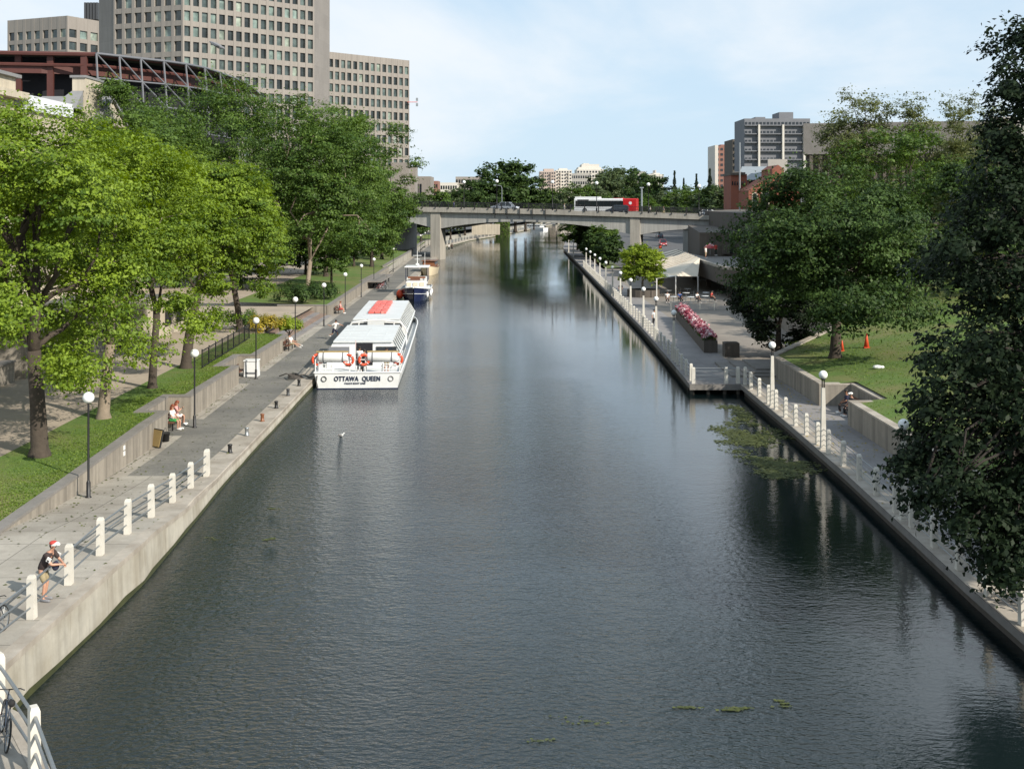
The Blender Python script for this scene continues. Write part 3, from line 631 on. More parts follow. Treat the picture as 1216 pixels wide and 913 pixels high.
for i, y in enumerate((262, 285)):
    put_lamp(LW, (eR(y) + .3, y, ZR), ['white lamp post just under the bridge, right bank', 'white lamp post just past the bridge, right bank'][i], 'white globe lamps of the right promenade', used)
for i, (px, y) in enumerate([(531, 300), (543, 318), (554, 336), (562, 352), (621, 520), (627, 545), (640, 590), (512.0, 292)]):
    X = eL(y) - 5.0
    put_lamp(LB, (X, y, .5), '%s globe lamp on the left promenade beyond the bridge' % NTH[i], 'globe lamps beyond the bridge', used)

# bollards on the left kerb
bt = None
for i, (px, py) in enumerate([(273, 537.5), (293, 517), (311.5, 500), (328, 484.5), (342, 469.5), (355, 458)]):
    q = P(px, py, .62)
    lab = ['nearest stubby bollard on the left kerb, just past the last railing post', 'lighter grey bollard, second along the left kerb', 'rust brown bollard, third along the left kerb', 'fourth dark bollard along the left kerb', 'fifth dark bollard along the left kerb', 'last dark bollard before the tour boat stern'][i]
    mb = MB(); mb.smooth = True; k = [1, 1, 1, 1, 1, 1][i]
    mb.lathe([(.14, 0), (.14, .03), (.1, .05), (.095, .33), (.12, .36), (.12, .41), (.05, .43)])
    o = mb.build('bollard', ['black_metal', 'galv', 'varnish', 'black_metal', 'dark_metal', 'black_metal'][i]); o.location = q
    tag(o, lab, 'bollard', 'mooring bollards on the left kerb')

# benches
def bench(loc, rz, label, L=1.8, m='wood'):
    t = thing('bench', label, 'bench', loc, rz)
    MB().box((0, 0, .43), (L, .12, .045)).box((0, .14, .43), (L, .12, .045)).box((0, -.14, .43), (L, .12, .045)).build('seat', m, t)
    MB().box((0, .24, .6), (L, .04, .12)).box((0, .26, .76), (L, .04, .12)).build('backrest', m, t)
    for x in (-L / 2 + .15, L / 2 - .15): MB().box((x, -.14, .205), (.07, .07, .41)).box((x, .18, .3), (.07, .06, .6)).box((x, 0, .39), (.06, .4, .04)).build('leg', 'black_metal', t)
    return t
B1 = P(196, 520, .5)
bench((-18.55, 65.0, .5), -math.pi / 2 + math.pi, 'brown bench in the first wall recess where two people sit', 2.4)
bench((-19.35, 83.4, .5), math.pi / 2, 'empty brown bench in the wall recess beside the white cool box', 2.2)
bench((-19.3, 131.3, .5), math.pi / 2, 'brown bench against the wall just beyond the brown steps', 1.8)
bench((-18.72, 98.9, .5), math.pi / 2, 'brown bench by the yellow shrubs with a person in white stretched out', 1.8)
bench((19.75, 67.6, ZR), -math.pi / 2, 'dark bench in the shaded recess of the right wall', 3.0)
# two plaques on the near wall
for k in range(2):
    o = MB().box((0, 0, 0), (.03, .22, .2)).build('wall_plaque', 'white_paint'); o.location = (wL(55) + .02, 55.0, 1.18 + .27 * k)
    tag(o, ['lower small white plaque on the left retaining wall', 'upper small white plaque on the left retaining wall'][k], 'plaque')
# white cool box
cb_ = P(299, 446, .55); t = thing('cool_box', 'white plastic box standing under the third black lamp on the left quay', 'box', (cb_.x, cb_.y, .5))
MB().box((0, 0, .55), (1.0, .9, 1.1), taper=.93).build('box_body', 'white_paint', t, bevel=.03); MB().box((0, 0, 1.15), (1.02, .94, .1)).build('lid', 'white_paint', t, bevel=.02)
MB().box((.0, -.47, .3), (.7, .03, .1)).build('handle', 'grey_tower', t)
# bucket and leaning board near the sitters
q = P(196, 524, .5); t = thing('bucket', 'black round bucket in front of the two seated people', 'bucket', q)
mb = MB(); mb.smooth = True; mb.lathe([(.2, 0), (.24, .42), (.26, .42), (.26, .46), (.2, .46), (.18, .1)]); mb.build('bucket_body', 'rubber', t)
MB().torus((0, 0, .5), .2, .012, 'X', 16, 5).build('handle', 'dark_metal', t)
q = P(185, 531, .5); t = thing('picture_case', 'flat tan case with black edge leaning on the wall beside the bucket', 'case', q, R(-38))
rt = Matrix.Rotation(R(-14), 3, 'X')
MB().box((0, .1, .45), (.75, .09, .9), rot=rt).build('case_body', 'rubber', t); MB().box((0, .045, .45), (.66, .03, .82), rot=rt).build('front_panel', 'lightwood', t)
# black fence panel between the lawn and the path
f0 = P(240, 437, 1.8); f1 = P(296, 402, 1.8); t = thing('metal_fence', 'black vertical-bar metal fence between the left lawn and the path', 'fence', f0)
d = f1 - f0; nb = 46; mb = MB()
for i in range(nb + 1): mb.box(f0 + d * i / nb + Vector((0, 0, .6)), (.03, .03, 1.15))
mb.build('bars', 'black_metal', t, world=True)
for zz_ in (.08, 1.15): MB().tube(f0 + Vector((0, 0, zz_)), f1 + Vector((0, 0, zz_)), .035, n=6).build('rail', 'black_metal', t, world=True)
for i in range(0, 9): MB().box(f0 + d * i / 8 + Vector((0, 0, .63)), (.07, .07, 1.27)).build('post', 'black_metal', t, world=True)
# dark wooden landing beyond the sixth lamp
q = P(438, 331, .9); t = thing('landing', 'dark timber landing against the retaining wall near the parked bicycles', 'landing', (-19.9, 176, .5))
MB().box((-20.2, 176, 1.55), (3.2, 16, .22)).build('deck', 'coping_dark', t, world=True)
for y in (169, 174, 179, 183.5): MB().box((-19.2, y, 1.0), (.2, .2, 1.0)).build('post', 'dark_metal', t, world=True)
MB().box((-18.7, 176, 2.5), (.05, 16, .06)).box((-18.7, 168.1, 2.1), (.06, .06, .9)).box((-18.7, 176, 2.1), (.06, .06, .9)).box((-18.7, 183.9, 2.1), (.06, .06, .9)).build('handrail', 'coping_dark', t, world=True)

# right: flower planters, block, flight of low steps, cafe barrier
t = thing('flower_planter', 'long concrete planter filled with pink and white flowers on the right promenade', 'planter', (16.4, 108, ZR))
pa = Vector((15.55, 95.5, 0)); pb = Vector((17.2, 124, 0)); dd = (pb - pa).normalized(); nn = Vector((dd.y, -dd.x, 0))
MB().prism([pa[:2], (pa + nn * 1.1)[:2], (pb + nn * 1.1)[:2], pb[:2]], ZR, ZR + .95).build('planter_box', 'brown_conc', t, world=True)
MB().prism([(pa + nn * .12 + dd * .1)[:2], (pa + nn * .98 + dd * .1)[:2], (pb + nn * .98 - dd * .1)[:2], (pb + nn * .12 - dd * .1)[:2]], ZR + .94, ZR + 1.0).build('soil', 'bark', t, world=True)
PLANTER = (t, pa, pb, dd, nn)
q = P(865, 423, ZR); t = thing('concrete_planter', 'square brown concrete block planter beside the dark maple', 'planter', (q.x + .2, q.y, ZR))
MB().box((0, 0, .55), (1.15, 1.15, 1.1)).build('planter_box', 'brown_conc', t); MB().box((0, 0, 1.1), (.95, .95, .05)).build('soil', 'bark', t)
t = thing('steps', 'low grey steps between the jetty corner and the right plaza', 'steps', (17.5, 86, ZR))
for k in range(3): MB().box((17.4 + k * .5, 85.6 + k * .25, ZR + .07 + .13 * k), (4.2 - k, 7 - k, .13)).build('step', 'coping_dark', t, world=True)
q = P(784, 372, ZR); t = thing('stone_tub', 'round low concrete tub wall at the foot of the lime green tree', 'planter', (17.0, 152.5, ZR))
mb = MB(); mb.smooth = False; mb.lathe([(2.1, 0), (2.1, .9), (1.85, .9), (1.85, .5)], n=20); mb.build('tub_wall', 'brown_conc', t)
MB().lathe([(1.84, .4), (1.84, .75), (.5, .8)], n=20).build('soil', 'bark', t)
# ---------------------------------------------------------------- foliage
def leaves(name, pts, nrm, size, tone, mat_, parent, rng, aspect=.62, vary=.5):
    n = len(pts)
    nrm = nrm / np.maximum(np.linalg.norm(nrm, axis=1, keepdims=True), 1e-6)
    r = rng.normal(size=(n, 3)); t = np.cross(nrm, r); t /= np.maximum(np.linalg.norm(t, axis=1, keepdims=True), 1e-6); b = np.cross(nrm, t)
    sz = (size * (1 + vary * rng.uniform(-1, 1, n)))[:, None]
    v = np.empty((n, 4, 3)); v[:, 0] = pts - t * sz * .5; v[:, 1] = pts + b * sz * aspect * .5 + nrm * sz * .1 + t * sz * .08
    v[:, 2] = pts + t * sz * .55; v[:, 3] = pts - b * sz * aspect * .5 + nrm * sz * .1 + t * sz * .08
    me = bpy.data.meshes.new(name); me.vertices.add(4 * n); me.vertices.foreach_set('co', v.reshape(-1).astype(np.float32))
    me.loops.add(4 * n); me.loops.foreach_set('vertex_index', np.arange(4 * n, dtype=np.int32))
    me.polygons.add(n); me.polygons.foreach_set('loop_start', np.arange(0, 4 * n, 4, dtype=np.int32)); me.polygons.foreach_set('loop_total', np.full(n, 4, dtype=np.int32))
    me.update(calc_edges=True)
    a = me.attributes.new('tone', 'FLOAT', 'FACE'); a.data.foreach_set('value', tone.astype(np.float32))
    me.materials.append(M[mat_]); o = bpy.data.objects.new(name, me); C.objects.link(o)
    if parent is not None: o.parent = parent
    return o
def crown_clumps(rng, n, c, rad, flat=.35, lump=.22, hollow=.55, low=-.75):
    """clump centres spread through an uneven ellipsoid; returns centres and unit directions"""
    out = []; d0 = rng.normal(size=(7, 3)); d0 /= np.linalg.norm(d0, axis=1, keepdims=True); amp = rng.uniform(-lump, lump, 7)
    while len(out) < n:
        d = rng.normal(size=3); d /= np.linalg.norm(d)
        if d[2] < low: continue
        k = 1 + sum(a * max(0, float(d @ e)) ** 3 for a, e in zip(amp, d0))
        rr = hollow + (1 - hollow) * rng.uniform() ** .6
        if rng.uniform() < .15: rr *= .6
        p = np.array(c) + d * np.array(rad) * rr * k
        if d[2] < 0: p[2] += flat * rad[2] * d[2] * d[2] * -.0
        out.append((p, d))
    return np.array([o[0] for o in out]), np.array([o[1] for o in out])
def limb(mb, a, b, r0, r1, rng, wob=.12, n=6, seg=5):
    a = Vector(a); b = Vector(b); L = (b - a).length; pts = []
    for i in range(seg + 1):
        t = i / seg; p = a.lerp(b, t); p.z += math.sin(t * math.pi) * L * .08
        if 0 < i < seg: p += Vector(rng.normal(size=3)) * L * wob * .35
        pts.append(p)
    mb.path(pts, [r0 + (r1 - r0) * i / seg for i in range(seg + 1)], n); return pts
def tree(label, loc, H, cz, rad, leafmat, seed, trunk=.3, clumps=90, per=260, size=.22, bark='bark', fork=None, group=None, off=(0, 0), lump=.22, hollow=.5, cr=(.16, .26), name='tree', nl=11,
         bare=0, extra=None, parts=True, low=-.75, lean=(0, 0), droop=.0, up=.5, cat='tree', sprig=.085, spray=.24):
    """trunk with limbs that reach the clumps, crown of leaf faces. cz = height of the crown's centre, rad = its radii, off = its offset from the trunk"""
    rng = np.random.default_rng(seed); t = thing(name, label, cat, loc, group=group)
    c = np.array([off[0], off[1], cz]); ctr, dirs = crown_clumps(rng, clumps, c, rad, lump=lump, hollow=hollow, low=low)
    if extra is not None:
        ex = np.array([e[:3] for e in extra]); ed = ex - c; ed /= np.linalg.norm(ed, axis=1, keepdims=True); ctr = np.vstack([ctr, ex]); dirs = np.vstack([dirs, ed])
    R0 = float(np.mean(rad)); P_, N_, T_ = [], [], []
    for p, d in zip(ctr, dirs):
        q = rng.uniform(*cr) * R0; k = int(per * rng.uniform(.6, 1.3)); u = rng.normal(size=(k, 3)); u /= np.linalg.norm(u, axis=1, keepdims=True)
        rr = rng.uniform(.25, 1, (k, 1)) ** .6
        ns = max(4, int(k / 16)); su = rng.normal(size=(ns, 3)); su /= np.linalg.norm(su, axis=1, keepdims=True); su[:, 2] = su[:, 2] * .9 + .1
        sc = su * q * rng.uniform(.35, 1.15, (ns, 1)) * np.array([1.2, 1.2, .8]); j = rng.integers(0, ns, k); sr = q * spray
        off_ = sc[j] + np.clip(rng.normal(size=(k, 3)), -1.7, 1.7) * sr * np.array([1, 1, .38])
        hz = np.linalg.norm(off_[:, :2], axis=1); off_[:, 2] -= droop * hz * hz / q
        P_.append(p + off_); N_.append(su[j] * .45 + d * .3 + np.array([0, 0, up]) + rng.normal(size=(k, 3)) * .33)
        T_.append(np.clip(rng.normal(.42, .16) + rng.normal(0, .12, ns)[j] + rng.normal(size=k) * .14, 0, 1))
    # loose sprigs breaking up the outline
    k = int(clumps * per * .10); j = rng.integers(0, len(ctr), k); e = rng.normal(size=(k, 3)) * R0 * sprig
    P_.append(ctr[j] + dirs[j] * R0 * .06 + e); N_.append(rng.normal(size=(k, 3)) + np.array([0, 0, .5])); T_.append(rng.uniform(.2, 1, k))
    P_ = np.vstack(P_); N_ = np.vstack(N_); T_ = np.concatenate(T_)
    leaves('crown', P_, N_, size, T_, leafmat, t, rng)
    mb = MB(); mb.smooth = True; fk = fork or cz - rad[2] * .62; top = Vector((off[0] * .5 + lean[0], off[1] * .5 + lean[1], fk)); n_ = 10
    mb.path([(0, 0, -.3), (0, 0, .05), (0, 0, .35), (top.x * .3, top.y * .3, fk * .45), tuple(top)], [trunk * 1.5, trunk * 1.35, trunk * 1.05, trunk * .92, trunk * .8], n_)
    lead = limb(mb, top, (off[0], off[1], cz + rad[2] * .55), trunk * .72, trunk * .12, rng, .08, 7, 6)
    sel = rng.choice(len(ctr), min(nl, len(ctr)), replace=False)
    for i in sel:
        st = Vector(lead[int(rng.integers(0, 3))]); e = ctr[i]; pp = limb(mb, st, e, trunk * .42, trunk * .07, rng, .12, 6, 5)
        for _ in range(2):
            j = int(np.argsort(np.linalg.norm(ctr - np.array(e), axis=1))[int(rng.integers(1, 5))]); limb(mb, pp[3], ctr[j], trunk * .2, trunk * .04, rng, .12, 5, 4)
    for _ in range(bare):                            # twigs seen beyond the leaves
        i = int(rng.integers(0, len(ctr))); limb(mb, ctr[i], ctr[i] + dirs[i] * R0 * rng.uniform(.15, .35), trunk * .06, trunk * .015, rng, .2, 4, 3)
    mb.build('trunk', bark, t)
    return t
def shrub(label, loc, rad, leafmat, seed, n=2500, size=.14, name='shrub', cat='shrub', group=None):
    rng = np.random.default_rng(seed); t = thing(name, label, cat, loc, group=group)
    c, d = crown_clumps(rng, 26, (0, 0, rad[2] * .55), (rad[0], rad[1], rad[2] * .6), hollow=.2, low=-.3)
    j = rng.integers(0, len(c), n); u = rng.normal(size=(n, 3)); u /= np.linalg.norm(u, axis=1, keepdims=True)
    p = c[j] + u * (rng.uniform(.2, 1, (n, 1)) ** .6) * min(rad) * .42
    p[:, 2] = np.maximum(p[:, 2], .05)
    leaves('foliage', p, u * .6 + d[j] * .4 + np.array([0, 0, .5]), size, np.clip(rng.normal(.45, .15, len(c))[j] + rng.normal(size=n) * .2, 0, 1), leafmat, t, rng)
    mb = MB()
    for i in range(6): mb.tube((0, 0, 0), Vector(c[i]), .04, .01, 5)
    mb.build('stem', 'bark', t); return t
def PB(px, py, z): v = P(px, py, z); return (v.x, v.y, v.z)

# left bank, bright maples: (trunk foot px,py), crown centre/radii in metres
G1 = 'bright green maples along the left lawn'
B_ = dict(group=G1, lump=.42, cr=(.16, .30), spray=.17, hollow=.6, sprig=.06)
tree('large maple with dark trunk rising from the lawn nearest the camera on the left', PB(47, 540, 1.75), 17, 9.7, (5.2, 5.4, 6.0), 'leaf_bright', 11, .37, 74, 1000, .155, off=(-.5, 0), fork=4.6, low=-.75, extra=[(1.9, -2.0, 4.4), (2.6, -1.5, 3.9)], **B_)
tree('maple with pale grey trunk behind the nearest lamp, branches over the first wall stretch', PB(123, 497, 1.75), 14, 8.2, (4.7, 4.6, 5.6), 'leaf_bright', 12, .3, 66, 950, .155, bark='bark_pale', off=(.6, .3), fork=3.8, low=-.75, extra=[(-.9, -2.6, 2.9), (-.5, -2.6, 3.7), (-1.4, -2.3, 3.5), (-1.0, -2.2, 2.3), (2.4, -1.0, 3.6)], **B_)
tree('slim maple standing just left of the second black lamp by the lawn corner', PB(181, 461, 1.75), 14, 9.0, (4.3, 4.0, 5.0), 'leaf_bright', 13, .24, 54, 820, .17, off=(.4, .5), fork=4.4, low=-.75, **B_)
tree('maple whose trunk rises by the end of the black metal fence', PB(221, 437, 1.75), 14, 9.4, (5.0, 4.6, 5.0), 'leaf_bright', 14, .34, 62, 800, .175, off=(1.2, 1.5), fork=5.0, low=-.75, **B_)
tree('bright maple spreading over the far end of the black metal fence', PB(285, 394, 1.75), 14, 8.8, (5.5, 4.8, 5.7), 'leaf_bright', 15, .28, 70, 720, .185, off=(-1.0, -1), fork=4.4, low=-.75, **B_)
tree('maple filling the left border of the view behind the nearest maple', (-33.0, 66, 1.8), 17, 9.4, (6.3, 5.8, 6.4), 'leaf_bright', 16, .34, 66, 720, .19, fork=4.5, **B_)
tree('maple standing by the path wall, seen between the pale-trunked and slim maples', (-29.5, 90, 1.8), 18, 10.4, (6.2, 5.2, 6.2), 'leaf_bright', 17, .34, 80, 380, .24, fork=4.5, low=-.75, **B_)
# left bank, taller darker trees
G2 = 'tall mid green trees beyond the brown steps'
T_ = dict(group=G2, lump=.36, cr=(.14, .25))
tree('tall feathery tree under the steel truss, tallest of the far left trees', (-47, 150, 1.9), 28, 15.6, (9.2, 8, 9.8), 'leaf_mid', 21, .45, 120, 400, .29, bare=20, **T_)
tree('tall tree left of the steel truss end, behind the bright maples', (-43, 128, 1.9), 26, 14.5, (6.5, 7, 8.9), 'leaf_mid', 22, .4, 90, 400, .28, bare=14, **T_)
tree('tall tree in front of the office tower foot, centre of the far left trees', (-38, 162, 1.9), 29, 16.6, (9.2, 8, 12.2), 'leaf_mid', 23, .42, 130, 400, .29, bare=20, **T_)
tree('yellowish trunked tree standing behind the dark shrubs', PB(365, 349, 1.8), 24, 13.2, (7.4, 6.4, 11.0), 'leaf_mid', 24, .3, 130, 380, .28, bark='bark_pale', fork=4.0, low=-.8, off=(.4, 2), **T_)
tree('broad tree over the dark landing, in front of the low office block', (-27.8, 176, 1.8), 26, 13.0, (8.2, 7.5, 12.4), 'leaf_mid', 25, .34, 150, 390, .30, low=-.9, **T_)
tree('rounded tree right of the broad one, leaning over the promenade lamps', (-24.4, 205, 1.8), 21, 11.4, (7.0, 7, 11.0), 'leaf_mid', 26, .3, 130, 360, .31, low=-.92, **T_)
tree('last tree before the bridge on the left bank, crown touching the girder', (-25.6, 232, 1.8), 16, 7.8, (4.4, 6, 7.4), 'leaf_mid', 27, .3, 100, 330, .33, low=-.92, **T_)
tree('small slender tree by the promenade wall near the bicycles', (-24.5, 160, 1.7), 8, 5.2, (3.4, 3.4, 4.0), 'leaf_mid', 28, .17, 70, 200, .28, low=-.9, **T_)
tree('bushy tree filling the view between the bright maples and the dark shrubs', (-34.5, 150, 1.8), 13, 6.8, (6.0, 5, 6.4), 'leaf_deep', 29, .25, 120, 220, .3, low=-.9, **T_)
tree('dark understorey tree behind the yellowish trunk', (-31.5, 180, 1.8), 12, 6.2, (5.6, 5, 6.2), 'leaf_deep', 36, .22, 110, 220, .32, low=-.95, **T_)
tree('dark understorey tree beyond the landing', (-27.5, 205, 1.8), 11, 5.8, (4.6, 5, 5.8), 'leaf_deep', 37, .22, 100, 200, .34, low=-.95, **T_)
tree('dark understorey tree at the left end of the bridge', (-29, 245, 1.8), 13, 7, (7, 5, 6.8), 'leaf_deep', 38, .25, 110, 200, .36, low=-.95, **T_)
shrub('wide dark green shrub on top of the wall by the brown steps', (-23.4, 131.5, 1.7), (3.0, 2.3, 1.7), 'leaf_deep', 31, 4200, .2)
shrub('second dark shrub at the wall corner behind the fifth lamp', (-21.9, 137.5, 1.7), (1.9, 2.6, 1.5), 'leaf_deep', 32, 3000, .2)
shrub('orange-yellow flowering shrub behind the white-clad bench sitter', (-21.6, 103.2, 1.6), (1.7, 1.5, 1.2), 'petals_yellow', 33, 2600, .16)
shrub('lime green shrub beside the brown steps', (-19.8, 105, 1.1), (1.2, 1.5, 1.5), 'leaf_lime', 34, 2600, .17)
shrub('low green shrub left of the orange-yellow one', (-24.5, 105, 1.7), (2.3, 1.8, 1.3), 'leaf_mid', 35, 2600, .18)

# right bank
ex = []
rg = np.random.default_rng(5)
NT = Vector((22.6, 40.5, 2.2))
def nt(px, py, Y): v = Q(px + 12, py, Y) - NT; return (v.x, v.y, v.z)
OUT = [(28, 1200), (50, 1186), (70, 1180), (95, 1194), (120, 1182), (150, 1172), (200, 1170), (230, 1150), (260, 1136), (300, 1112), (340, 1106), (380, 1128), (420, 1106), (460, 1092), (500, 1100), (530, 1072), (560, 1058), (575, 1078), (600, 1122), (640, 1150), (680, 1188), (705, 1208)]
for py in range(34, 706, 21):
    x0 = float(np.interp(py, [o_[0] for o_ in OUT], [o_[1] for o_ in OUT])) + rg.uniform(4, 20)
    Yb = 39 - 5 * py / 700
    while x0 < 1260:
        if not any((x0 - hx) ** 2 / (sx * sx) + (py - hy) ** 2 / (sy * sy) < 1 for hx, hy, sx, sy in ((1136, 372, 34, 26), (1168, 540, 22, 26), (1150, 140, 20, 30), (1190, 390, 14, 14), (1130, 486, 18, 12))): ex.append(nt(x0 - 12, py + rg.uniform(-9, 9), Yb + rg.uniform(-1.6, 1.6)))
        x0 += rg.uniform(26, 44)
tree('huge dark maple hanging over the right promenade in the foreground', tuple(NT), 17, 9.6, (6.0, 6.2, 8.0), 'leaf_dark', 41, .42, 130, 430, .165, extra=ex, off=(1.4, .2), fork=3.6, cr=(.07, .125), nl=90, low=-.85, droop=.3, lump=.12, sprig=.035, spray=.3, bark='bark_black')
tree('broad dark rounded maple on the right lawn beside the plaza', PB(992, 425, 2.3), 15, 6.9, (7.0, 6.2, 5.9), 'leaf_deep', 42, .38, 150, 480, .22, off=(.2, 0), fork=2.9, low=-.72, lump=.25, cr=(.15, .25))
tree('dark low-branched tree between the rounded maple and the flower planter', (20.8, 92, 1.2), 9, 4.6, (3.8, 3.8, 4.2), 'leaf_dark', 43, .24, 80, 380, .22, fork=2.0, low=-.95)
G3 = 'tall thin-leaved trees in front of the brown building'
tree('tall thin-leaved tree with a sparse top against the sky, left one', (42.5, 142, 3.0), 24, 14.0, (7.6, 6, 10.6), 'leaf_pale', 44, .3, 130, 260, .26, group=G3, hollow=.3, bare=40, lump=.35, cr=(.12, .2), low=-.95)
tree('tall thin-leaved tree with a sparse top against the sky, middle one', (53.5, 140, 3.0), 24, 13.2, (7.0, 6, 10.0), 'leaf_pale', 45, .3, 130, 260, .26, group=G3, hollow=.3, bare=40, lump=.35, cr=(.12, .2), low=-.95)
tree('yellowing thin-leaved tree beside the foreground maple', (46.5, 112, 3.0), 19, 10.2, (5.4, 5, 8.4), 'leaf_pale', 46, .26, 120, 260, .23, group=G3, hollow=.3, bare=40, lump=.35, cr=(.12, .2), low=-.95)
tree('darker tree low in front of the brown building, behind the rounded maple', (40.5, 120, 2.8), 16, 8.6, (8.0, 5, 8.0), 'leaf_mid', 47, .35, 130, 300, .28, low=-.95, group=G3)
tree('small grey-leaved ornamental tree on the lawn beside the orange cones', (33.5, 101, 3.4), 8, 4.0, (4.0, 3.4, 3.4), 'leaf_pale', 48, .18, 60, 200, .2, low=-.8)
tree('dark tree on the right slope behind the ornamental tree', (42.0, 104, 4.3), 13, 7.4, (5.2, 4.6, 5.8), 'leaf_deep', 49, .3, 90, 260, .26, low=-.8)
tree('small lime green tree glowing in the sun by the cafe tent', (16.9, 153, 1.3), 6.5, 3.2, (3.1, 2.9, 2.9), 'leaf_lime', 50, .13, 90, 260, .2, name='tree', low=-.8, fork=1.2, bark='bark_pale', cr=(.16, .26), lump=.15)
shrub('dark shrub beside the rounded maple trunk, left', (20.5, 98, 2.1), (1.6, 1.4, 1.2), 'leaf_dark', 51, 1800, .18)
shrub('grey-green shrub on the right lawn under the ornamental tree', (31.5, 97, 3.3), (3.2, 1.8, 1.2), 'leaf_pale', 52, 2600, .16)
G4 = 'trees on the right bank around the bridge'
for i, (x, y, h, r, lm) in enumerate([(17.5, 268, 5.2, 4.4, 'leaf_deep'), (20.5, 288, 7.0, 5.2, 'leaf_deep'), (16.9, 238, 3.6, 2.8, 'leaf_deep'), (21.5, 318, 6.8, 5.5, 'leaf_mid'), (27.5, 350, 7.5, 6, 'leaf_deep'), (19.0, 250, 4.4, 3.2, 'leaf_mid'), (18.3, 224, 3.4, 2.7, 'leaf_deep'), (22.0, 206, 2.9, 2.4, 'leaf_mid'), (16.6, 300, 6.0, 4.6, 'leaf_mid')]):
    tree('%s bushy tree along the right bank under and past the bridge, counted from the near end' % NTH[i] if False else ['bushy dark tree on the right bank directly under the bridge girder', 'dark tree just past the bridge on the right bank', 'low dark bush-like tree at the foot of the right bridge pier', 'mid green tree on the right bank past the second lamp beyond the bridge', 'dark tree where the canal starts to bend, right bank', 'small mid green tree between the pier and the far railing end', 'dark tree directly in front of the right bridge pier', 'mid green tree behind the lime green one, before the bridge', 'mid green tree leaning over the canal wall past the bridge'][i],
         (x, y, .8), h, h * .9, (r, r, h * .8), lm, 60 + i, .2, 70, 260, .32, group=G4, low=-.9, fork=h * .3)

# background trees: a few crowns, copied
# a tree right of the frame that throws its shade over the lawn
tree('round tree on the slope right of the picture shading the right lawn', (47, 60, 5), 13, 7.5, (6, 5, 5), 'leaf_deep', 82, .3, 70, 120, .45, low=-.6, sprig=.04)
# a tree just outside the frame that throws its shade over the near right bank
tree('tall tree standing right of the foreground maple outside the picture', (34, 30, 4), 22, 12, (7.5, 8, 9), 'leaf_deep', 81, .5, 90, 120, .5, low=-.6, sprig=.04)
G5 = 'distant trees beyond the bridge'
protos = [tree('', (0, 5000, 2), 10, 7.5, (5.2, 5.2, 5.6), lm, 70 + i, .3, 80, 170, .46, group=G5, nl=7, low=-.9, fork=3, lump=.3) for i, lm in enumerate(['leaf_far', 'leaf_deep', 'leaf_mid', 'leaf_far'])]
far = [  # px of the crown centre, distance, scale, kind, label
 (500, 330, 1.05, 0), (517, 345, 1.1, 2), (535, 352, .95, 0), (488, 300, .9, 1), (552, 400, 1.15, 1), (570, 430, 1.45, 1), (583, 440, 1.75, 1), (597, 445, 2.0, 1), (612, 450, 1.95, 1), (624, 455, 1.6, 1), (634, 480, 1.0, 0),
 (543, 470, 1.3, 0), (527, 440, 1.05, 3), (648, 640, 1.3, 3), (661, 600, 1.35, 2), (675, 560, 1.3, 0), (688, 590, 1.5, 2), (702, 640, 1.7, 0), (718, 680, 2.3, 0), (733, 700, 2.5, 0), (747, 720, 2.4, 1), (762, 640, 2.0, 1), (776, 600, 1.8, 1), (789, 560, 1.3, 0),
 (800, 520, 1.25, 2), (812, 500, 1.25, 3), (824, 480, 1.3, 2), (838, 470, 1.3, 0), (850, 440, 1.3, 1), (862, 420, 1.25, 0), (872, 400, 1.0, 1), (770, 470, .95, 2), (740, 500, 1.05, 0), (716, 520, 1.05, 2), (693, 510, 1.0, 3), (783, 400, .75, 0), (815, 390, .72, 2), (835, 380, .7, 3), (652, 760, 1.5, 0), (640, 800, 1.4, 1)]
for i, (px, Y, s_, k) in enumerate(far):
    X = (px - CX) * Y / F
    side = 'left' if px < 640 else 'right'
    place = ('beyond the left part of the bridge' if px < 545 else 'in the large dark clump above the bridge centre' if px < 640 else 'behind the white and red bus' if px < 760 else 'right of the bus and left of the brick hall')
    idx = sum(1 for q_ in far[:i] if (q_[0] < 545, q_[0] < 640, q_[0] < 760) == (px < 545, px < 640, px < 760))
    lab = '%s %s tree %s' % (NTH[idx], {0: 'grey-green', 1: 'dark green', 2: 'mid green', 3: 'soft green'}[k], place)
    if i < 0: pass
    o = dup(protos[k], (X, Y, 1.9), label=lab, group=G5, scale=s_); o.rotation_euler = (0, 0, i * 1.3)
for p_ in protos:
    for ch in list(p_.children): bpy.data.objects.remove(ch)
    bpy.data.objects.remove(p_)
# spruces
def spruce(label, loc, H, r, seed):
    rng = np.random.default_rng(seed); t = thing('spruce_tree', label, 'tree', loc, group='slender spruces beyond the bridge'); n = 1500
    z = rng.uniform(.0, 1, n); ang = rng.uniform(0, 6.283, n); w_ = (1 - z) ** 1.2 * (.35 + .65 * np.abs(np.sin(z * 21))) * rng.uniform(.3, 1, n) ** .5
    p = np.stack([np.cos(ang) * w_ * r, np.sin(ang) * w_ * r, z * H - w_ * r * .25], 1)
    leaves('crown', p, rng.normal(size=(n, 3)) + np.array([0, 0, .8]), .8, rng.uniform(0, 1, n), 'leaf_spruce', t, rng)
    MB().tube((0, 0, -.2), (0, 0, H * .98), .3, .04).build('trunk', 'bark', t)
for i, (px, py, Y, r) in enumerate([(801, 203, 520, 3.0), (812, 212, 540, 2.5), (827, 207, 500, 3), (843, 201, 480, 4.0)]):
    X = (px - CX) * Y / F; z = HC - (py - HY) * Y / F
    r *= 1.6; spruce(['tallest thin spruce right of the bus', 'short spruce next to the tallest one', 'spruce in the middle of the row left of the brick hall', 'broad spruce nearest the brick hall tower'][i], (X, Y, 1.9), z - 1.9, r, 90 + i)

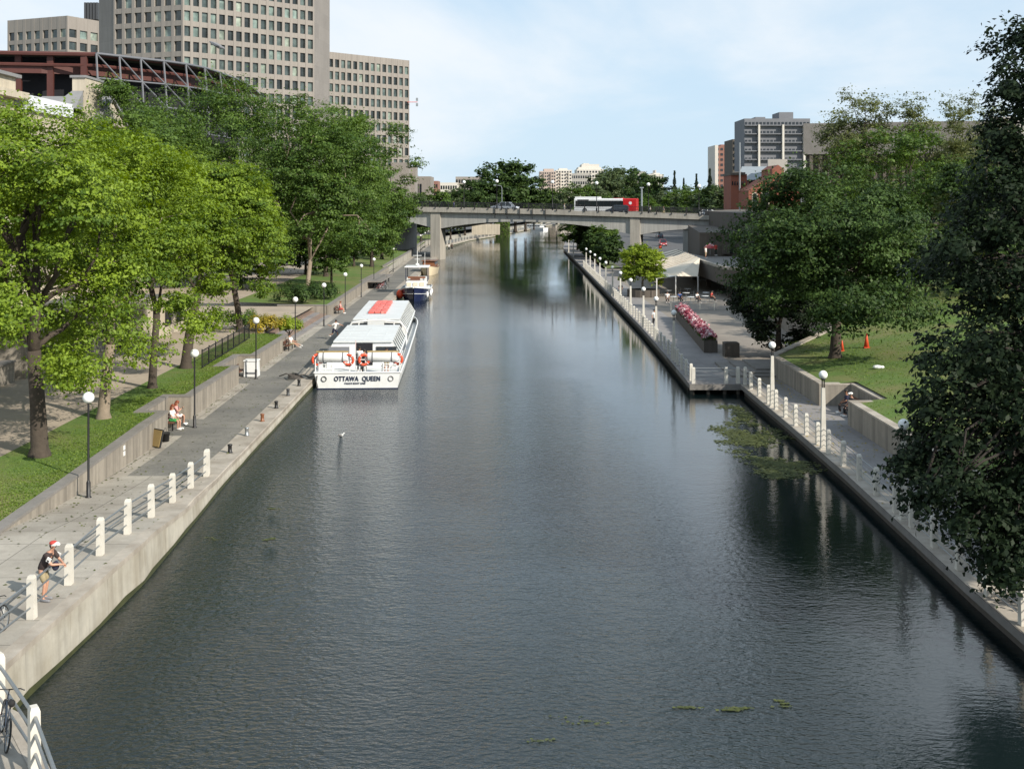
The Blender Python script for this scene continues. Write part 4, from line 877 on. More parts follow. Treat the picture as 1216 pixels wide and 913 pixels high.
# flowers in the planter, grass blades on both lawns
t, pa, pb, dd, nn = PLANTER; rng = np.random.default_rng(8); n = 7000
L = (pb - pa).length; s_ = rng.uniform(.1, L - .1, n); u_ = rng.uniform(.0, 1.1, n)
base = np.array(pa)[None] + s_[:, None] * np.array(dd)[None] + u_[:, None] * np.array(nn)[None]
base[:, 2] = ZR + 1.0 + np.abs(rng.normal(0, .16, n)) + .12 * np.sin(s_ * 2.2) + .28 * np.sin(np.clip(u_ / 1.1, 0, 1) * 3.14)
tone = np.clip(.5 + .45 * np.sin(s_ * 1.7 + np.sin(s_ * 5.1) * 1.3 + u_ * 1.6) + rng.normal(0, .22, n), 0, 1)
fl = leaves('flowers', base - np.array(t.location), rng.normal(size=(n, 3)) * .6 + np.array([0, 0, 1]), .17, tone, 'petals', t, rng, aspect=.9)
n2 = 2200; s2 = rng.uniform(.1, L - .1, n2); u2 = rng.uniform(-.05, 1.15, n2)
b2 = np.array(pa)[None] + s2[:, None] * np.array(dd)[None] + u2[:, None] * np.array(nn)[None]; b2[:, 2] = ZR + .95 + rng.uniform(0, .22, n2)
leaves('flower_leaves', b2 - np.array(t.location), rng.normal(size=(n2, 3)) + np.array([0, 0, 1]), .2, rng.uniform(0, 1, n2), 'leaf_deep', t, rng)
def blades(name, n, fn, size, seed):
    rng = np.random.default_rng(seed); p = fn(rng, n); nr = rng.normal(size=(n, 3)); nr[:, 2] *= .35; nr[:, 2] += .2
    o = leaves(name, p, nr, size, rng.uniform(0, 1, n), 'blades', None, rng, aspect=.45); tag(o, kind='stuff'); return o
def gl(rng, n):
    y = 36 + (101 - 36) * rng.uniform(0, 1, n) ** 1.1; w0 = np.array([wL(v) for v in y]) - .42; w1 = -22.3 - .012 * (y - 50); x = w0 + (w1 - w0) * rng.uniform(0, 1, n)
    hh = np.interp(y, [t_[0] for t_ in HL], [t_[1] for t_ in HL]); z = hh - .03 + (1.75 - hh) * np.clip((x - w0) / (w1 - w0), 0, 1); return np.stack([x, y, z], 1)
tag(blades('grass', 45000, gl, .085, 3), 'short mown grass of the left lawn', 'grass')
def gr(rng, n):
    y = rng.uniform(45, 125, n); x = rng.uniform(20.6, 50, n); x = np.where(y < 64, x - 1.8, x); x = np.where(y > 90, x + 5, x); z = 1.94 + np.maximum(0, x - 18.8) * .118; return np.stack([x, y, z + .02], 1)
tag(blades('grass', 40000, gr, .10, 4), 'short mown grass of the right lawn', 'grass')
# floating weed: many small pads and threads lying on the water
def weed(label, patches, seed, size=.22, col='leaf_pale'):
    rng = np.random.default_rng(seed); P_ = []
    for cx, cy, rx, ry, n in patches:
        m_ = max(3, n // 60); cc = np.stack([cx + rng.normal(0, .45, m_) * rx, cy + rng.normal(0, .45, m_) * ry], 1)
        j = rng.integers(0, m_, n); P_.append(np.stack([cc[j, 0] + rng.normal(0, .20, n) * rx, cc[j, 1] + rng.normal(0, .09, n) * ry, np.full(n, .012) + rng.uniform(0, .01, n)], 1))
    p = np.vstack(P_); o = leaves('algae', p, np.tile([0, 0, 1.0], (len(p), 1)) + rng.normal(size=(len(p), 3)) * .03, size, rng.uniform(.0, .8, len(p)), col, None, rng, aspect=1.0)
    tag(o, label, 'algae', kind='stuff')
q = P(888, 530, 0)
weed('green floating weed patch beside the right quay below the jetty', [(13.2, 58.0, 1.6, 3.0, 1500), (13.0, 64.5, 1.9, 4.5, 1700), (13.9, 71, 1.2, 4.5, 800)], 5, .17)
weed('thin streaks of floating weed on the open water', [tuple(P(853, 843, 0)[:2]) + (.7, .22, 150), tuple(P(940, 836, 0)[:2]) + (.5, .2, 30), tuple(P(322, 640, 0)[:2]) + (.35, .5, 70), tuple(P(322, 603, 0)[:2]) + (.4, .5, 40), tuple(P(700, 860, 0)[:2]) + (1.5, .3, 25), tuple(P(640, 878, 0)[:2]) + (.8, .2, 14), tuple(P(250, 640, 0)[:2]) + (.6, .5, 10)], 6, .09)

# fallen leaves and grit on the left promenade and along the foot of the wall
def litter(rng, n):
    y = rng.uniform(34, 110, n); t = rng.uniform(0, 1, n) ** 2.2; a = np.array([wL(v) + .1 for v in y]); b = np.array([eL(v) - .2 for v in y]); x = a + (b - a) * t
    return np.stack([x, y, np.interp(y, [q_[0] for q_ in ZL], [q_[1] for q_ in ZL]) + .13 * ((b - x) < 1.2) * (y > 46) + .012], 1)
rng = np.random.default_rng(12); p = litter(rng, 900); nr = rng.normal(size=(900, 3)) * .15; nr[:, 2] += 1
tag(leaves('fallen_leaves', p, nr, .11, rng.uniform(0, 1, 900), 'leaf_pale', None, rng), 'scattered fallen leaves on the left promenade', kind='stuff')
def litter2(rng, n):
    y = rng.uniform(36, 82, n); return np.stack([15.0 + 3.2 * rng.uniform(0, 1, n) ** .5, y, np.full(n, ZR + .012)], 1)
p = litter2(rng, 500); nr = rng.normal(size=(500, 3)) * .15; nr[:, 2] += 1
tag(leaves('fallen_leaves', p, nr, .12, rng.uniform(0, 1, 500), 'petals_yellow', None, rng), 'scattered fallen leaves on the right promenade', kind='stuff')
# ---------------------------------------------------------------- bridge
XL, YL_, ZBL = -30.0, 268.0, 11.75; XR, YR_, ZBR = 41.5, 245.0, 10.1        # ends of the near fascia, top of the slab
def bl(x): t = (x - XL) / (XR - XL); return YL_ + (YR_ - YL_) * t, ZBL + (ZBR - ZBL) * t + .25 * math.sin(math.pi * t)
br = thing('road_bridge', 'grey concrete road bridge with haunched girders crossing the canal', 'bridge', (0, 258, 0))
dirb = Vector((XR - XL, YR_ - YL_, 0)).normalized(); nb_ = Vector((-dirb.y, dirb.x, 0)); W = 20.0
pxL, pxR = -17.3, 26.0
def depth(x):
    if x < pxL: return 1.9 + (1 - min(1, (pxL - x) / 13)) ** 2 * 2.0
    if x > pxR: return 1.9 + (1 - min(1, (x - pxR) / 16)) ** 2 * 2.1
    t = (x - pxL) / (pxR - pxL); return 1.75 + abs(2 * t - 1) ** 2.2 * 2.2
xs_ = [XL + (XR - XL) * i / 48 for i in range(49)]
g = MB(); f_ = MB(); rd = MB()
def sec(mb, fn):
    rows = []
    for x in xs_:
        y, z = bl(x); a = Vector((x, y, 0)); rows.append([a + nb_ * u + Vector((0, 0, z + h)) for u, h in fn(x)])
    k = len(rows[0]); vs = [p for r_ in rows for p in r_]
    mb.add(vs, [(i * k + j, i * k + (j + 1) % k, (i + 1) * k + (j + 1) % k, (i + 1) * k + j) for i in range(len(rows) - 1) for j in range(k)] + [tuple(range(k)), tuple(reversed(range((len(rows) - 1) * k, len(rows) * k)))])
sec(g, lambda x: [(.75, -.95), (.75, -.9 - depth(x)), (5, -.9 - depth(x)), (5, -.95), (W - 5, -.95), (W - 5, -.9 - depth(x)), (W - .75, -.9 - depth(x)), (W - .75, -.95)])
sec(f_, lambda x: [(0, 0), (0, -.95), (W, -.95), (W, 0), (W - .4, 0), (W - .4, -.25), (.4, -.25), (.4, 0)])
g.build('girder', 'bridge', br, world=True); f_.build('deck_slab', 'bridge_fascia', br, world=True)
sec(rd, lambda x: [(2.5, -.2), (2.5, -.245), (W - 2.5, -.245), (W - 2.5, -.2)]); rd.build('roadway', 'asphalt', br, world=True)
for x, w_ in ((pxL, 2.3), (pxR, 2.1)):
    y, z = bl(x)
    MB().prism([(Vector((x, y, 0)) + dirb * a + nb_ * b)[:2] for a, b in ((-w_ / 2, .3), (w_ / 2, .3), (w_ / 2, 3.8), (-w_ / 2, 3.8))], -1, z - .93 - (0)).build('pier', 'bridge_fascia', br, world=True)
for x in (XL, 37.5):
    y, z = bl(x); MB().prism([(Vector((x, y, 0)) + dirb * a + nb_ * b)[:2] for a, b in ((-2, 1.2), (1.2, 1.2), (1.2, W - 1), (-2, W - 1))], -.5, z - 1.0).build('abutment', 'bridge', br, world=True)
MB().prism([(24.6, 262), (34, 259), (34, 261), (24.6, 264)], 0, 7.5) if False else None
# parapet railing of the bridge: a black fence with square posts
rail = thing('bridge_railing', 'black metal parapet railing along the near edge of the bridge', 'railing', (0, 258, 11))
rail2 = thing('bridge_railing', 'black metal parapet railing along the far edge of the bridge', 'railing', (0, 278, 11))
for T, u in ((rail, .2), (rail2, W - .2)):
    for k in range(3):
        mb = MB(); pts_ = []
        for x in xs_: y, z = bl(x); pts_.append(Vector((x, y, 0)) + nb_ * u + Vector((0, 0, z + (.18, .7, 1.22)[k])))
        mb.path(pts_, .05 if k == 2 else .035, 5); mb.build('rail', 'black_metal', T, world=True)
    mb = MB(); N_ = 420
    for i in range(N_):
        x = XL + (XR - XL) * (i + .5) / N_; y, z = bl(x); mb.box(Vector((x, y, 0)) + nb_ * u + Vector((0, 0, z + .7)), (.03, .03, 1.05))
    mb.build('bars', 'black_metal', T, world=True)
    for i in range(24):
        x = XL + (XR - XL) * (i + .3) / 24; y, z = bl(x); q = Vector((x, y, 0)) + nb_ * (u - (.24 if u < 1 else -.24)) + Vector((0, 0, z))
        MB().box(q + Vector((0, 0, .62)), (.22, .2, 1.5)).build('post', 'black_metal', T, world=True)
# small drain pipes on the girder
for i, px in enumerate((588, 602.5, 617, 632, 647)):
    x = (px - CX) * 260 / F; y, z = bl(x); q = Vector((x, y, 0)) + nb_ * -.12
    MB().box(q + Vector((0, 0, z - .8)), (.16, .14, 2.4)).build('drain_pipe', 'black_metal', br, world=True)
# bridge lamps
def bridge_lamp(h=6.2, double=False):
    t = thing('street_lamp', '', 'street lamp'); mb = MB(); mb.smooth = True; mb.lathe([(.16, 0), (.16, .9), (.09, 1.0), (.07, h - .3), (.16, h - .25), (.14, h - .15)]); mb.build('pole', 'black_metal', t)
    g_ = MB(); g_.smooth = True; g_.sphere((0, 0, h + .12), .38, 14, 10); g_.build('globe', 'globe', t)
    return t
BL = bridge_lamp(); ub = []
for px, py, u, lab in [(481, 213, .8, 'globe lamp at the left end of the bridge'), (551, 215, 18.5, 'globe lamp on the far side of the bridge in front of dark trees'), (590, 214, .8, 'globe lamp beside the silver cars on the bridge'), (656, 217, .8, 'globe lamp left of the bus on the bridge'), (708.5, 217, .8, 'globe lamp in front of the bus'),
                        (770, 219, .8, 'globe lamp right of the red bus rear'), (830, 224, .8, 'globe lamp near the right end of the bridge')]:
    x = (px - CX) * 258 / F; y, z = bl(x); q = Vector((x, y, 0)) + nb_ * u; z -= .2; x = (px - CX) * q.y / F; q.x = x
    h = HC - (py - HY) * q.y / F - z; o = put_lamp(BL, (q.x, q.y, z), lab, 'globe lamps on the bridge', ub); o.scale = (1, 1, 1)
q = Vector(((596 - CX) * 272 / F, 272, 11.5)); t = thing('street_light', 'grey cobra-head street light beside the globe lamp over the silver cars', 'street light', q)
mb = MB(); mb.path([(0, 0, 0), (0, 0, 4.6), (-.2, 0, 5.1), (-1.4, 0, 5.3)], [.12, .08, .07, .05], 6); mb.build('pole', 'galv', t); MB().box((-1.6, 0, 5.28), (.7, .3, .16), taper=.7).build('lamp_head', 'galv', t)
q = Vector(((762 - CX) * 272 / F, 272, 10.5)); t = thing('utility_pole', 'pale blue-grey pole right of the bus', 'pole', q); MB().tube((0, 0, 0), (0, 0, 5.6), .22, .18).build('pole_shaft', 'copper', t); MB().box((0, 0, 5.7), (.9, .5, .25)).build('pole_cap', 'copper', t)

# ---------------------------------------------------------------- vehicles
def wheel(mb_t, mb_r, x, y, r, w_=.22):
    mb_t.tube((x, y - w_ / 2, r), (x, y + w_ / 2, r), r, n=18); mb_r.tube((x, y - w_ / 2 - .015, r), (x, y + w_ / 2 + .015, r), r * .6, n=14)
def car(name, label, loc, rz, paint, kind='sedan', group=None, L=4.6, Wd=1.8):
    t = thing(name, label, 'car', loc, rz, group); H = {'sedan': 1.42, 'suv': 1.75, 'van': 1.8}[kind]
    a = L / 2
    low = [(-a, .35), (-a + .05, .75), (-a + .25, .86), (a - 1.1, .92), (a - .15, .72), (a, .5), (a - .03, .3), (-a + .05, .28)]
    mb = MB(); mb.smooth = False; n = len(low); w2 = Wd / 2
    vs = [(x, -w2 * (.96 if z > .8 else 1), z) for x, z in low] + [(x, w2 * (.96 if z > .8 else 1), z) for x, z in low]
    mb.add(vs, [tuple(range(n)), tuple(reversed(range(n, 2 * n)))] + [(i, n + i, n + (i + 1) % n, (i + 1) % n) for i in range(n)])
    body = mb.build('body', paint, t, bevel=.04)
    cabp = {'sedan': [(-a + .3, .86), (-a + .95, H), (a - 2.1, H), (a - 1.15, .9)], 'suv': [(-a + .05, .86), (-a + .35, H - .03), (a - 2.0, H), (a - 1.2, .9)], 'van': [(-a + .05, .86), (-a + .25, H), (a - 1.7, H), (a - .8, .88)]}[kind]
    w3 = w2 * .94; w4 = w2 * .78
    vs = [(x, -(w3 if z < 1 else w4), z) for x, z in cabp] + [(x, (w3 if z < 1 else w4), z) for x, z in cabp]
    MB().add(vs, [(0, 1, 2, 3), (7, 6, 5, 4), (0, 4, 5, 1), (1, 5, 6, 2), (2, 6, 7, 3), (3, 7, 4, 0)]).build('windows', 'glass', t)
    rf = MB(); x1, x2 = cabp[1][0] + .05, cabp[2][0] - .05; rf.box(((x1 + x2) / 2, 0, H + .0), (x2 - x1, w4 * 2 + .04, .05))
    for x0_, z0_, x1_, z1_ in ((cabp[0][0], cabp[0][1], cabp[1][0], H), (cabp[3][0], cabp[3][1], cabp[2][0], H), ((cabp[0][0] + cabp[3][0]) / 2, .88, (cabp[0][0] + cabp[3][0]) / 2, H)):
        for s in (-1, 1): rf.tube((x0_, s * (w3 + .01), z0_), (x1_, s * (w4 + .01), z1_), .045, n=5)
    rf.build('roof', paint, t)
    for x in (-a + .85, a - .9):
        for s in (-1, 1):
            tb = MB(); rb = MB(); wheel(tb, rb, x, s * (w2 - .1), .33); w_o = tb.build('wheel', 'rubber', t); rb.build('rim', 'galv', w_o)
    for s in (-1, 1):
        MB().box((a - .06, s * (w2 - .25), .62), (.1, .35, .14)).build('headlight', 'globe', t); MB().box((-a + .04, s * (w2 - .2), .7), (.06, .28, .18)).build('tail_light', 'busred', t)
        MB().box((a - 1.35, s * (w2 + .08), .98), (.12, .16, .12)).build('mirror', paint, t)
    MB().box((a + .0, 0, .42), (.04, .5, .12)).build('number_plate', 'white_paint', t)
    return t
ang = math.atan2(dirb.y, dirb.x)
def on_bridge(px, u):
    y = 256.0
    for _ in range(8):
        x = (px - CX) * y / F; t0 = (x - XL) / (XR - XL); base = Vector((XL, YL_, 0)) + nb_ * u; k = (x - base.x) / dirb.x; y = (base + dirb * k).y
    return Vector((x, y, bl(x)[1] - .2))
car('parked_car', 'silver sport utility vehicle crossing the bridge left of centre', on_bridge(604.5, 5.0), ang, 'silver', 'suv', L=4.4); 
car('parked_car', 'silver-blue hatchback following close behind the other silver car on the bridge', on_bridge(595, 8.6), ang + math.pi, 'silver', 'sedan', L=4.5)
car('car', 'dark grey sedan passing in front of the red rear of the bus', on_bridge(733, 5.0), ang + math.pi, 'darkcar', 'suv', L=5.0)
for o in [o for o in C.objects if o.name.startswith('parked_car') and o.parent is None]: o.name = 'car'
# bus
bs = thing('city_bus', 'white city bus with red rear crossing the bridge', 'bus', on_bridge(720, 9.5), ang + math.pi); LB_ = 14.0; WB_ = 2.55; HB = 3.1
a = LB_ / 2
def shell(x0, x1, z0, z1, m, nm, inset=0, rise=.0):
    p_ = [(-WB_ / 2 + inset, z0), (WB_ / 2 - inset, z0), (WB_ / 2 - inset, z1 - .18), (WB_ / 2 - .2, z1), (-WB_ / 2 + .2, z1), (-WB_ / 2 + inset, z1 - .18)]
    n = len(p_); mb = MB(); mb.add([(x0, y_, z_) for y_, z_ in p_] + [(x1, y_, z_) for y_, z_ in p_], [tuple(range(n)), tuple(reversed(range(n, 2 * n)))] + [(i, n + i, n + (i + 1) % n, (i + 1) % n) for i in range(n)])
    return mb.build(nm, m, bs)
shell(-a + 3.0, a, .35, HB, 'buswhite', 'body'); shell(-a, -a + 3.0 - .003, .35, HB - .002, 'busred', 'rear_body')
shell(a - 5.6, a - .15, HB - .1, HB + .38, 'buswhite', 'roof_fairing', .12)
shell(-a + 3.2, -a + 5.2, HB - .1, HB + .12, 'busred', 'roof_stripe', .3)
for s in (-1, 1):
    MB().box((a - 5.55, s * (WB_ / 2 + .001), 1.95), (10.6, .02, 1.3)).build('window_band', 'rubber', bs)
    for k in range(7): MB().box((a - 1.6 - k * 1.47, s * (WB_ / 2 + .004), 1.95), (1.38, .03, 1.15)).build('window', 'glass', bs)
    MB().box((a - 2.0, s * (WB_ / 2 + .006), 2.75), (2.6, .02, .28)).build('side_panel', 'dark_metal', bs)
    for x in (a - 2.4, -a + 3.6):
        tb = MB(); rb = MB(); wheel(tb, rb, x, s * (WB_ / 2 - .1), .5, .32); w_o = tb.build('wheel', 'rubber', bs); rb.build('rim', 'galv', w_o)
MB().box((a + .004, 0, 1.9), (.03, 2.3, 1.5)).build('windscreen', 'glass', bs); MB().box((a + .006, 0, 2.85), (.03, 1.8, .28)).build('destination_sign', 'rubber', bs)
for s in (-1, 1): MB().box((a + .01, s * .95, .7), (.05, .3, .2)).build('headlight', 'globe', bs); MB().box((-a - .01, s * 1.0, .9), (.04, .2, .35)).build('tail_light', 'orange', bs)
for s in (-1, 1): MB().lathe([(.0, -.01), (.34, -.01), (.34, .01), (.0, .01)], n=16).build('emblem', 'buswhite', bs).location = (-a + 1.3, s * (WB_ / 2 + .02), 2.1)
for o in [c for c in bs.children if c.name.startswith('emblem')]: o.rotation_euler = (math.pi / 2, 0, 0)
car('car', 'dark red car on the road under the right end of the bridge', P(787, 292, .95), R(-90), 'redcar', 'suv'); car('car', 'dark car farther along the road under the bridge', P(783, 282.5, .95), R(95), 'darkcar', 'sedan')
for i, px in enumerate((499, 504.5, 510)):
    car('car', ['leftmost white car parked on the road beyond the left pier', 'middle white car parked beyond the left pier', 'rightmost white car parked beyond the left pier'][i], (eL(330) - 21 + i * 2.6, 330 + i * 4, 1.95), R(100), 'buswhite', 'suv', group='cars parked beyond the bridge')
car('car', 'white car at the right end of the bridge before the brick hall', on_bridge(843, 9), ang, 'buswhite', 'sedan')
# dark concrete overpass and terrace of the arts centre, right end of the bridge
t = thing('concrete_building', 'brown concrete approach structure at the right end of the bridge', 'building', (60, 232, 0))
y0, z0 = bl(XR)
MB().prism([(40.9, 243.5), (34.4, 156), (75, 150), (95, 240), (60, 290), (42.0, 262)], 8.1, [z0 + .9, 11.2, 11.2, 11.2, 11.2, z0 + .9]).build('parapet_slab', 'brown_conc', t, world=True)
MB().prism([(29.6, 186), (62, 178), (90, 240), (60, 285), (36.6, 245)], .7, 8.08).build('lower_wall', 'brown_conc', t, world=True)
for k in range(6): MB().box((33.5 + k * 4.2, 184.6 - k * 1.04, 6.4), (1.1, .7, 3.3)).build('column', 'brown_conc', t, world=True)
for k in range(3): MB().box((34 + k * 5, 184.7 - k * 1.25, 6.1), (1.8, .3, 2.4)).build('window', 'glass', t, world=True)
t = thing('terrace', 'raised brown concrete terrace with people standing on it beside the cafe tent', 'terrace', (33, 150, 4))
ta, tm_, tb_, tc_, td = (28.2, 200.0), (26.6, 168), (26.6, 148), (34, 138), (60, 150)
zt = 4.75
MB().prism([ta, tm_, tb_, tc_, td, (60, 176), (30, 184), (29, 200)], zt - 2.3, zt - .35).build('terrace_slab', 'brown_conc', t, world=True)
MB().prism([ta, tm_, tb_, tc_, td, (60, 176), (30, 184), (29, 200)], zt - .348, zt - .346 + .03).build('terrace_floor', 'coping_dark', t, world=True)
for a_, b_ in ((ta, tm_), (tm_, tb_), (tb_, tc_), (tc_, td)):
    a_ = Vector((*a_, 0)); b_ = Vector((*b_, 0)); d_ = (b_ - a_).normalized(); n_ = Vector((-d_.y, d_.x, 0)); MB().prism([a_[:2], b_[:2], (b_ + n_ * .5)[:2], (a_ + n_ * .5)[:2]], zt - .3, zt).build('coping', 'coping', t, world=True)
for q in ((28.6, 185), (28.0, 168), (27.8, 150.5), (34.2, 142), (45, 148)): MB().box((*q, (zt - 2.3 + ZR) / 2), (.6, .6, zt - 2.3 - ZR)).build('column', 'brown_conc', t, world=True)
MB().prism([(30.5, 156), (60, 160), (60, 177), (31, 185)], ZR, zt - 2.31).build('shade_filler', 'dark_void', t, world=True)  # black block in place of the shade under the terrace
# ---------------------------------------------------------------- boats
def hull_mb(L, B, z_g, bow=.35, stern_w=.95, flare=.82, draft=.5, sheer=.35, n=18, stern_rake=.0):
    """stern at y=0, bow at y=L; ring: keel, chine, waterline, gunwale"""
    secs = []
    for i in range(n + 1):
        t = i / n; y = L * t; k = 1.0 if t < 1 - bow else math.sqrt(max(0.0, 1 - ((t - (1 - bow)) / bow) ** 2.2)); k = max(k, .03); k *= stern_w + (1 - stern_w) * min(1, t * 4)
        zg = z_g + sheer * max(0, (t - .55) / .45) ** 2; hw = B / 2 * k
        secs.append([(0, y - .1 * (t > .9), -draft), (hw * flare * .8, y, -draft * .8), (hw * flare, y, .02), (hw, y, zg)])
    return secs
def hull_build(parent, secs, mat_, name='hull', close_deck=None, deckmat='white_paint', bottom=0):
    mb = MB(); rows = []
    for s in secs: rows.append([(-x, y, z) for x, y, z in reversed(s)] + s[1:])
    k = len(rows[0]); vs = [p for r_ in rows for p in r_]
    mb.add(vs, [(i * k + j, i * k + j + 1, (i + 1) * k + j + 1, (i + 1) * k + j) for i in range(len(rows) - 1) for j in range(k - 1)] + [tuple(range(k))])
    h = mb.build(name, mat_, parent, fix=True)
    if close_deck is not None:
        d = MB(); vs = []; 
        for s in secs: x, y, z = s[-1]; vs += [(-x * .97, y, z - close_deck), (x * .97, y, z - close_deck)]
        d.add(vs, [(2 * i, 2 * i + 1, 2 * i + 3, 2 * i + 2) for i in range(len(secs) - 1)]); d.build('deck', deckmat, parent)
    return h
QA = math.atan2(1.55, 33)
qn = thing('tour_boat', 'long white canal tour boat lettered across its stern, two low cabins, moored on the left', 'boat', (-10.68, 81.45, 0), QA)
QL = 41.0; QB = 6.1; QG = 1.12
secs = hull_mb(QL, QB, QG, .22, .97, .93, .5, .35, 24)
h = hull_build(qn, secs, 'white_paint', close_deck=.35, deckmat='deck_white')
MB().box((0, .02, .03), (5.6, .12, .07)).build('boot_stripe', 'navy', qn)
rb = MB(); gl_ = [(s[-1][0] + .02, s[-1][1], s[-1][2]) for s in secs]; rb.path(gl_, .06, 6); rb.path([(-x, y, z) for x, y, z in gl_], .06, 6); rb.tube((-QB * .485, 0, QG), (QB * .485, 0, QG), .06); rb.build('gunwale', 'white_paint', qn)
def cabin(y0, y1, z0, z1, wb, wt, name, wf=None, glassroof=True, nose=0.0):
    """cabin with flat roof and sloping glass shoulders"""
    t = MB(); hb = wb / 2; ht = wt / 2; zm = z0 + (z1 - z0) * .52
    body = MB(); body.box((0, (y0 + y1) / 2, (z0 + zm) / 2), (wb, y1 - y0, zm - z0)); c = body.build(name, 'white_paint', qn)
    rf = MB(); rf.box((0, (y0 + y1) / 2, z1 - .04), (wt + .12, y1 - y0 + .3, .1)); rf.build('roof', 'deck_white', c)
    for s in (-1, 1):
        g = MB(); m_ = MB(); n = int((y1 - y0) / 1.5)
        for i in range(n):
            a_ = y0 + (y1 - y0) * i / n + .06; b_ = y0 + (y1 - y0) * (i + 1) / n - .06
            g = MB(); g.add([(s * hb, a_, zm), (s * hb, b_, zm), (s * ht, b_, z1 - .07), (s * ht, a_, z1 - .07)], [(0, 1, 2, 3)]); g.build('window', 'sky_glass', c)
        for i in range(n + 1):
            y_ = y0 + (y1 - y0) * i / n; m_.tube((s * (hb + .01), y_, zm - .02), (s * (ht + .01), y_, z1), .028, n=5)
        m_.tube((s * (hb + .01), y0, zm), (s * (hb + .01), y1, zm), .06, n=5); m_.build('window_frame', 'white_paint', c)
        wn = MB(); k = int((y1 - y0) / 1.5)
        for i in range(k): y_ = y0 + (y1 - y0) * (i + .5) / k; wn.box((s * (hb + .003), y_, z0 + (zm - z0) * .5), (.03, 1.15, (zm - z0) * .5))
        wn.build('side_windows', 'cabin_glass', c)
    for y_ in (y0, y1): MB().add([(-hb, y_, zm), (hb, y_, zm), (ht, y_, z1 - .08), (-ht, y_, z1 - .08)], [(0, 1, 2, 3)]).build('end_panel', 'white_paint', c)
    return c
rc = cabin(5.0, 16.0, .75, 2.72, 5.3, 4.2, 'rear_cabin')
# rear face: dark doorway, side windows
MB().box((.1, 4.98, 1.75), (1.2, .1, 1.6)).build('doorway', 'dark_void', rc); MB().box((1.7, 4.975, 1.85), (1.5, .06, .9)).build('rear_window', 'cabin_glass', rc); MB().box((-1.75, 4.975, 1.85), (1.5, .06, .9)).build('rear_window', 'grey_tower', rc)
# roof panel seams
sm_ = MB()
for i in range(1, 6): sm_.box((0, 5 + i * 1.85, 2.735), (4.2, .05, .015))
for x in (-1.4, 0, 1.4): sm_.box((x, 10.5, 2.737), (.05, 11, .015))
sm_.build('roof_seams', 'deck_white', rc)
fc = cabin(19.6, 38.0, .75, 2.9, 5.2, 3.9, 'front_cabin')
# arched end frame of the front cabin: openings with white ribs, roof ramps
ar = MB()
for s_g in (-1, 1): ar.path([(s_g * 2.6, 19.3, 1.75), (s_g * 2.45, 19.3, 2.15), (s_g * 2.0, 19.3, 2.65), (0, 19.3, 2.82)], .08, 6)
for x in (-2.5, -1.5, -.55, .55, 1.5, 2.5): ar.tube((x, 19.3, .9), (x, 19.3, 2.75 if abs(x) < 2 else 1.85), .06, n=6)
ar.box((0, 19.3, 1.35), (5.2, .08, .12)); ar.box((0, 19.3, 2.0), (5.0, .08, .08)); ar.build('end_frame', 'white_paint', fc)
MB().box((0, 19.56, 1.95), (4.3, .05, 1.1)).build('end_window', 'cabin_glass', fc)
MB().box((-.05, 19.4, 2.35), (1.4, .3, 1.1)).build('wheelhouse_panel', 'deck_white', fc)
rm = MB()
for i in range(9):
    for j in range(3): rm.box((-.25 + (j - 1) * .52, 24.5 + i * 1.35, 3.02 + .03 * ((i + j) % 2)), (.5, 1.15, .2), rz=.06 * ((i * 3 + j) % 3 - 1))
rm.build('life_jacket_pack', 'redpaint', fc, bevel=.04)
# open well between cabins: seats
for k in range(3): MB().box((1.3, 16.8 + k * .8, 1.15), (1.5, .35, .5)).build('bench', 'varnish', qn)
for k in range(3): MB().box((-1.3, 16.8 + k * .8, 1.15), (1.5, .35, .5)).build('bench', 'varnish', qn)
# stern deck railing
rl = MB()
for z_ in (1.55, 2.0): rl.tube((-2.9, .1, z_), (2.9, .1, z_), .035, n=6); rl.tube((-2.9, .1, z_), (-2.9, 5, z_), .035, n=6); rl.tube((2.9, .1, z_), (2.9, 5, z_), .035, n=6)
for x in (-2.9, -1.7, -.55, .55, 1.7, 2.9): rl.tube((x, .1, 1.05), (x, .1, 2.45 if abs(x) < 1 else 2.05), .04, n=6)
for y_ in (1.7, 3.3): rl.tube((-2.9, y_, 1.05), (-2.9, y_, 2.05), .035, n=6); rl.tube((2.9, y_, 1.05), (2.9, y_, 2.05), .035, n=6)
rl.build('stern_railing', 'white_paint', qn)
for z_, w_ in ((1.45, 1.0),):
    for s in (-1, 1):
        b_ = MB(); 
        for dz in (0, .35): b_.tube((s * 2.2 - .45, .0, 1.35 + dz), (s * 2.2 + .45, .0, 1.35 + dz), .035, n=6)
        for dx in (-.45, 0, .45): b_.tube((s * 2.2 + dx, 0, 1.1), (s * 2.2 + dx, 0, 1.75), .03, n=6)
        b_.build('raft_cradle', 'white_paint', qn)
for s in (-1, 1):
    c = MB(); c.smooth = True; x0_, x1_ = (s * .62, s * 2.75)
    c.path([(x0_ + (x1_ - x0_) * t, .25, 2.15) for t in (0, .02, .06, .5, .94, .98, 1)], [.18, .31, .35, .35, .35, .31, .18], 16); o = c.build('liferaft_canister', 'white_paint', qn)
    for xs_a in (x0_ + s * .4, x1_ - s * .4): MB().tube((xs_a - .05, .25, 2.15), (xs_a + .05, .25, 2.15), .362, n=16).build('strap', 'grey_cotton', o)
    MB().box((s * 1.75, .35, 2.53), (2.2, .3, .08)).build('raft_cover', 'petals_flat' if 'petals_flat' in M else 'lightwood', qn)
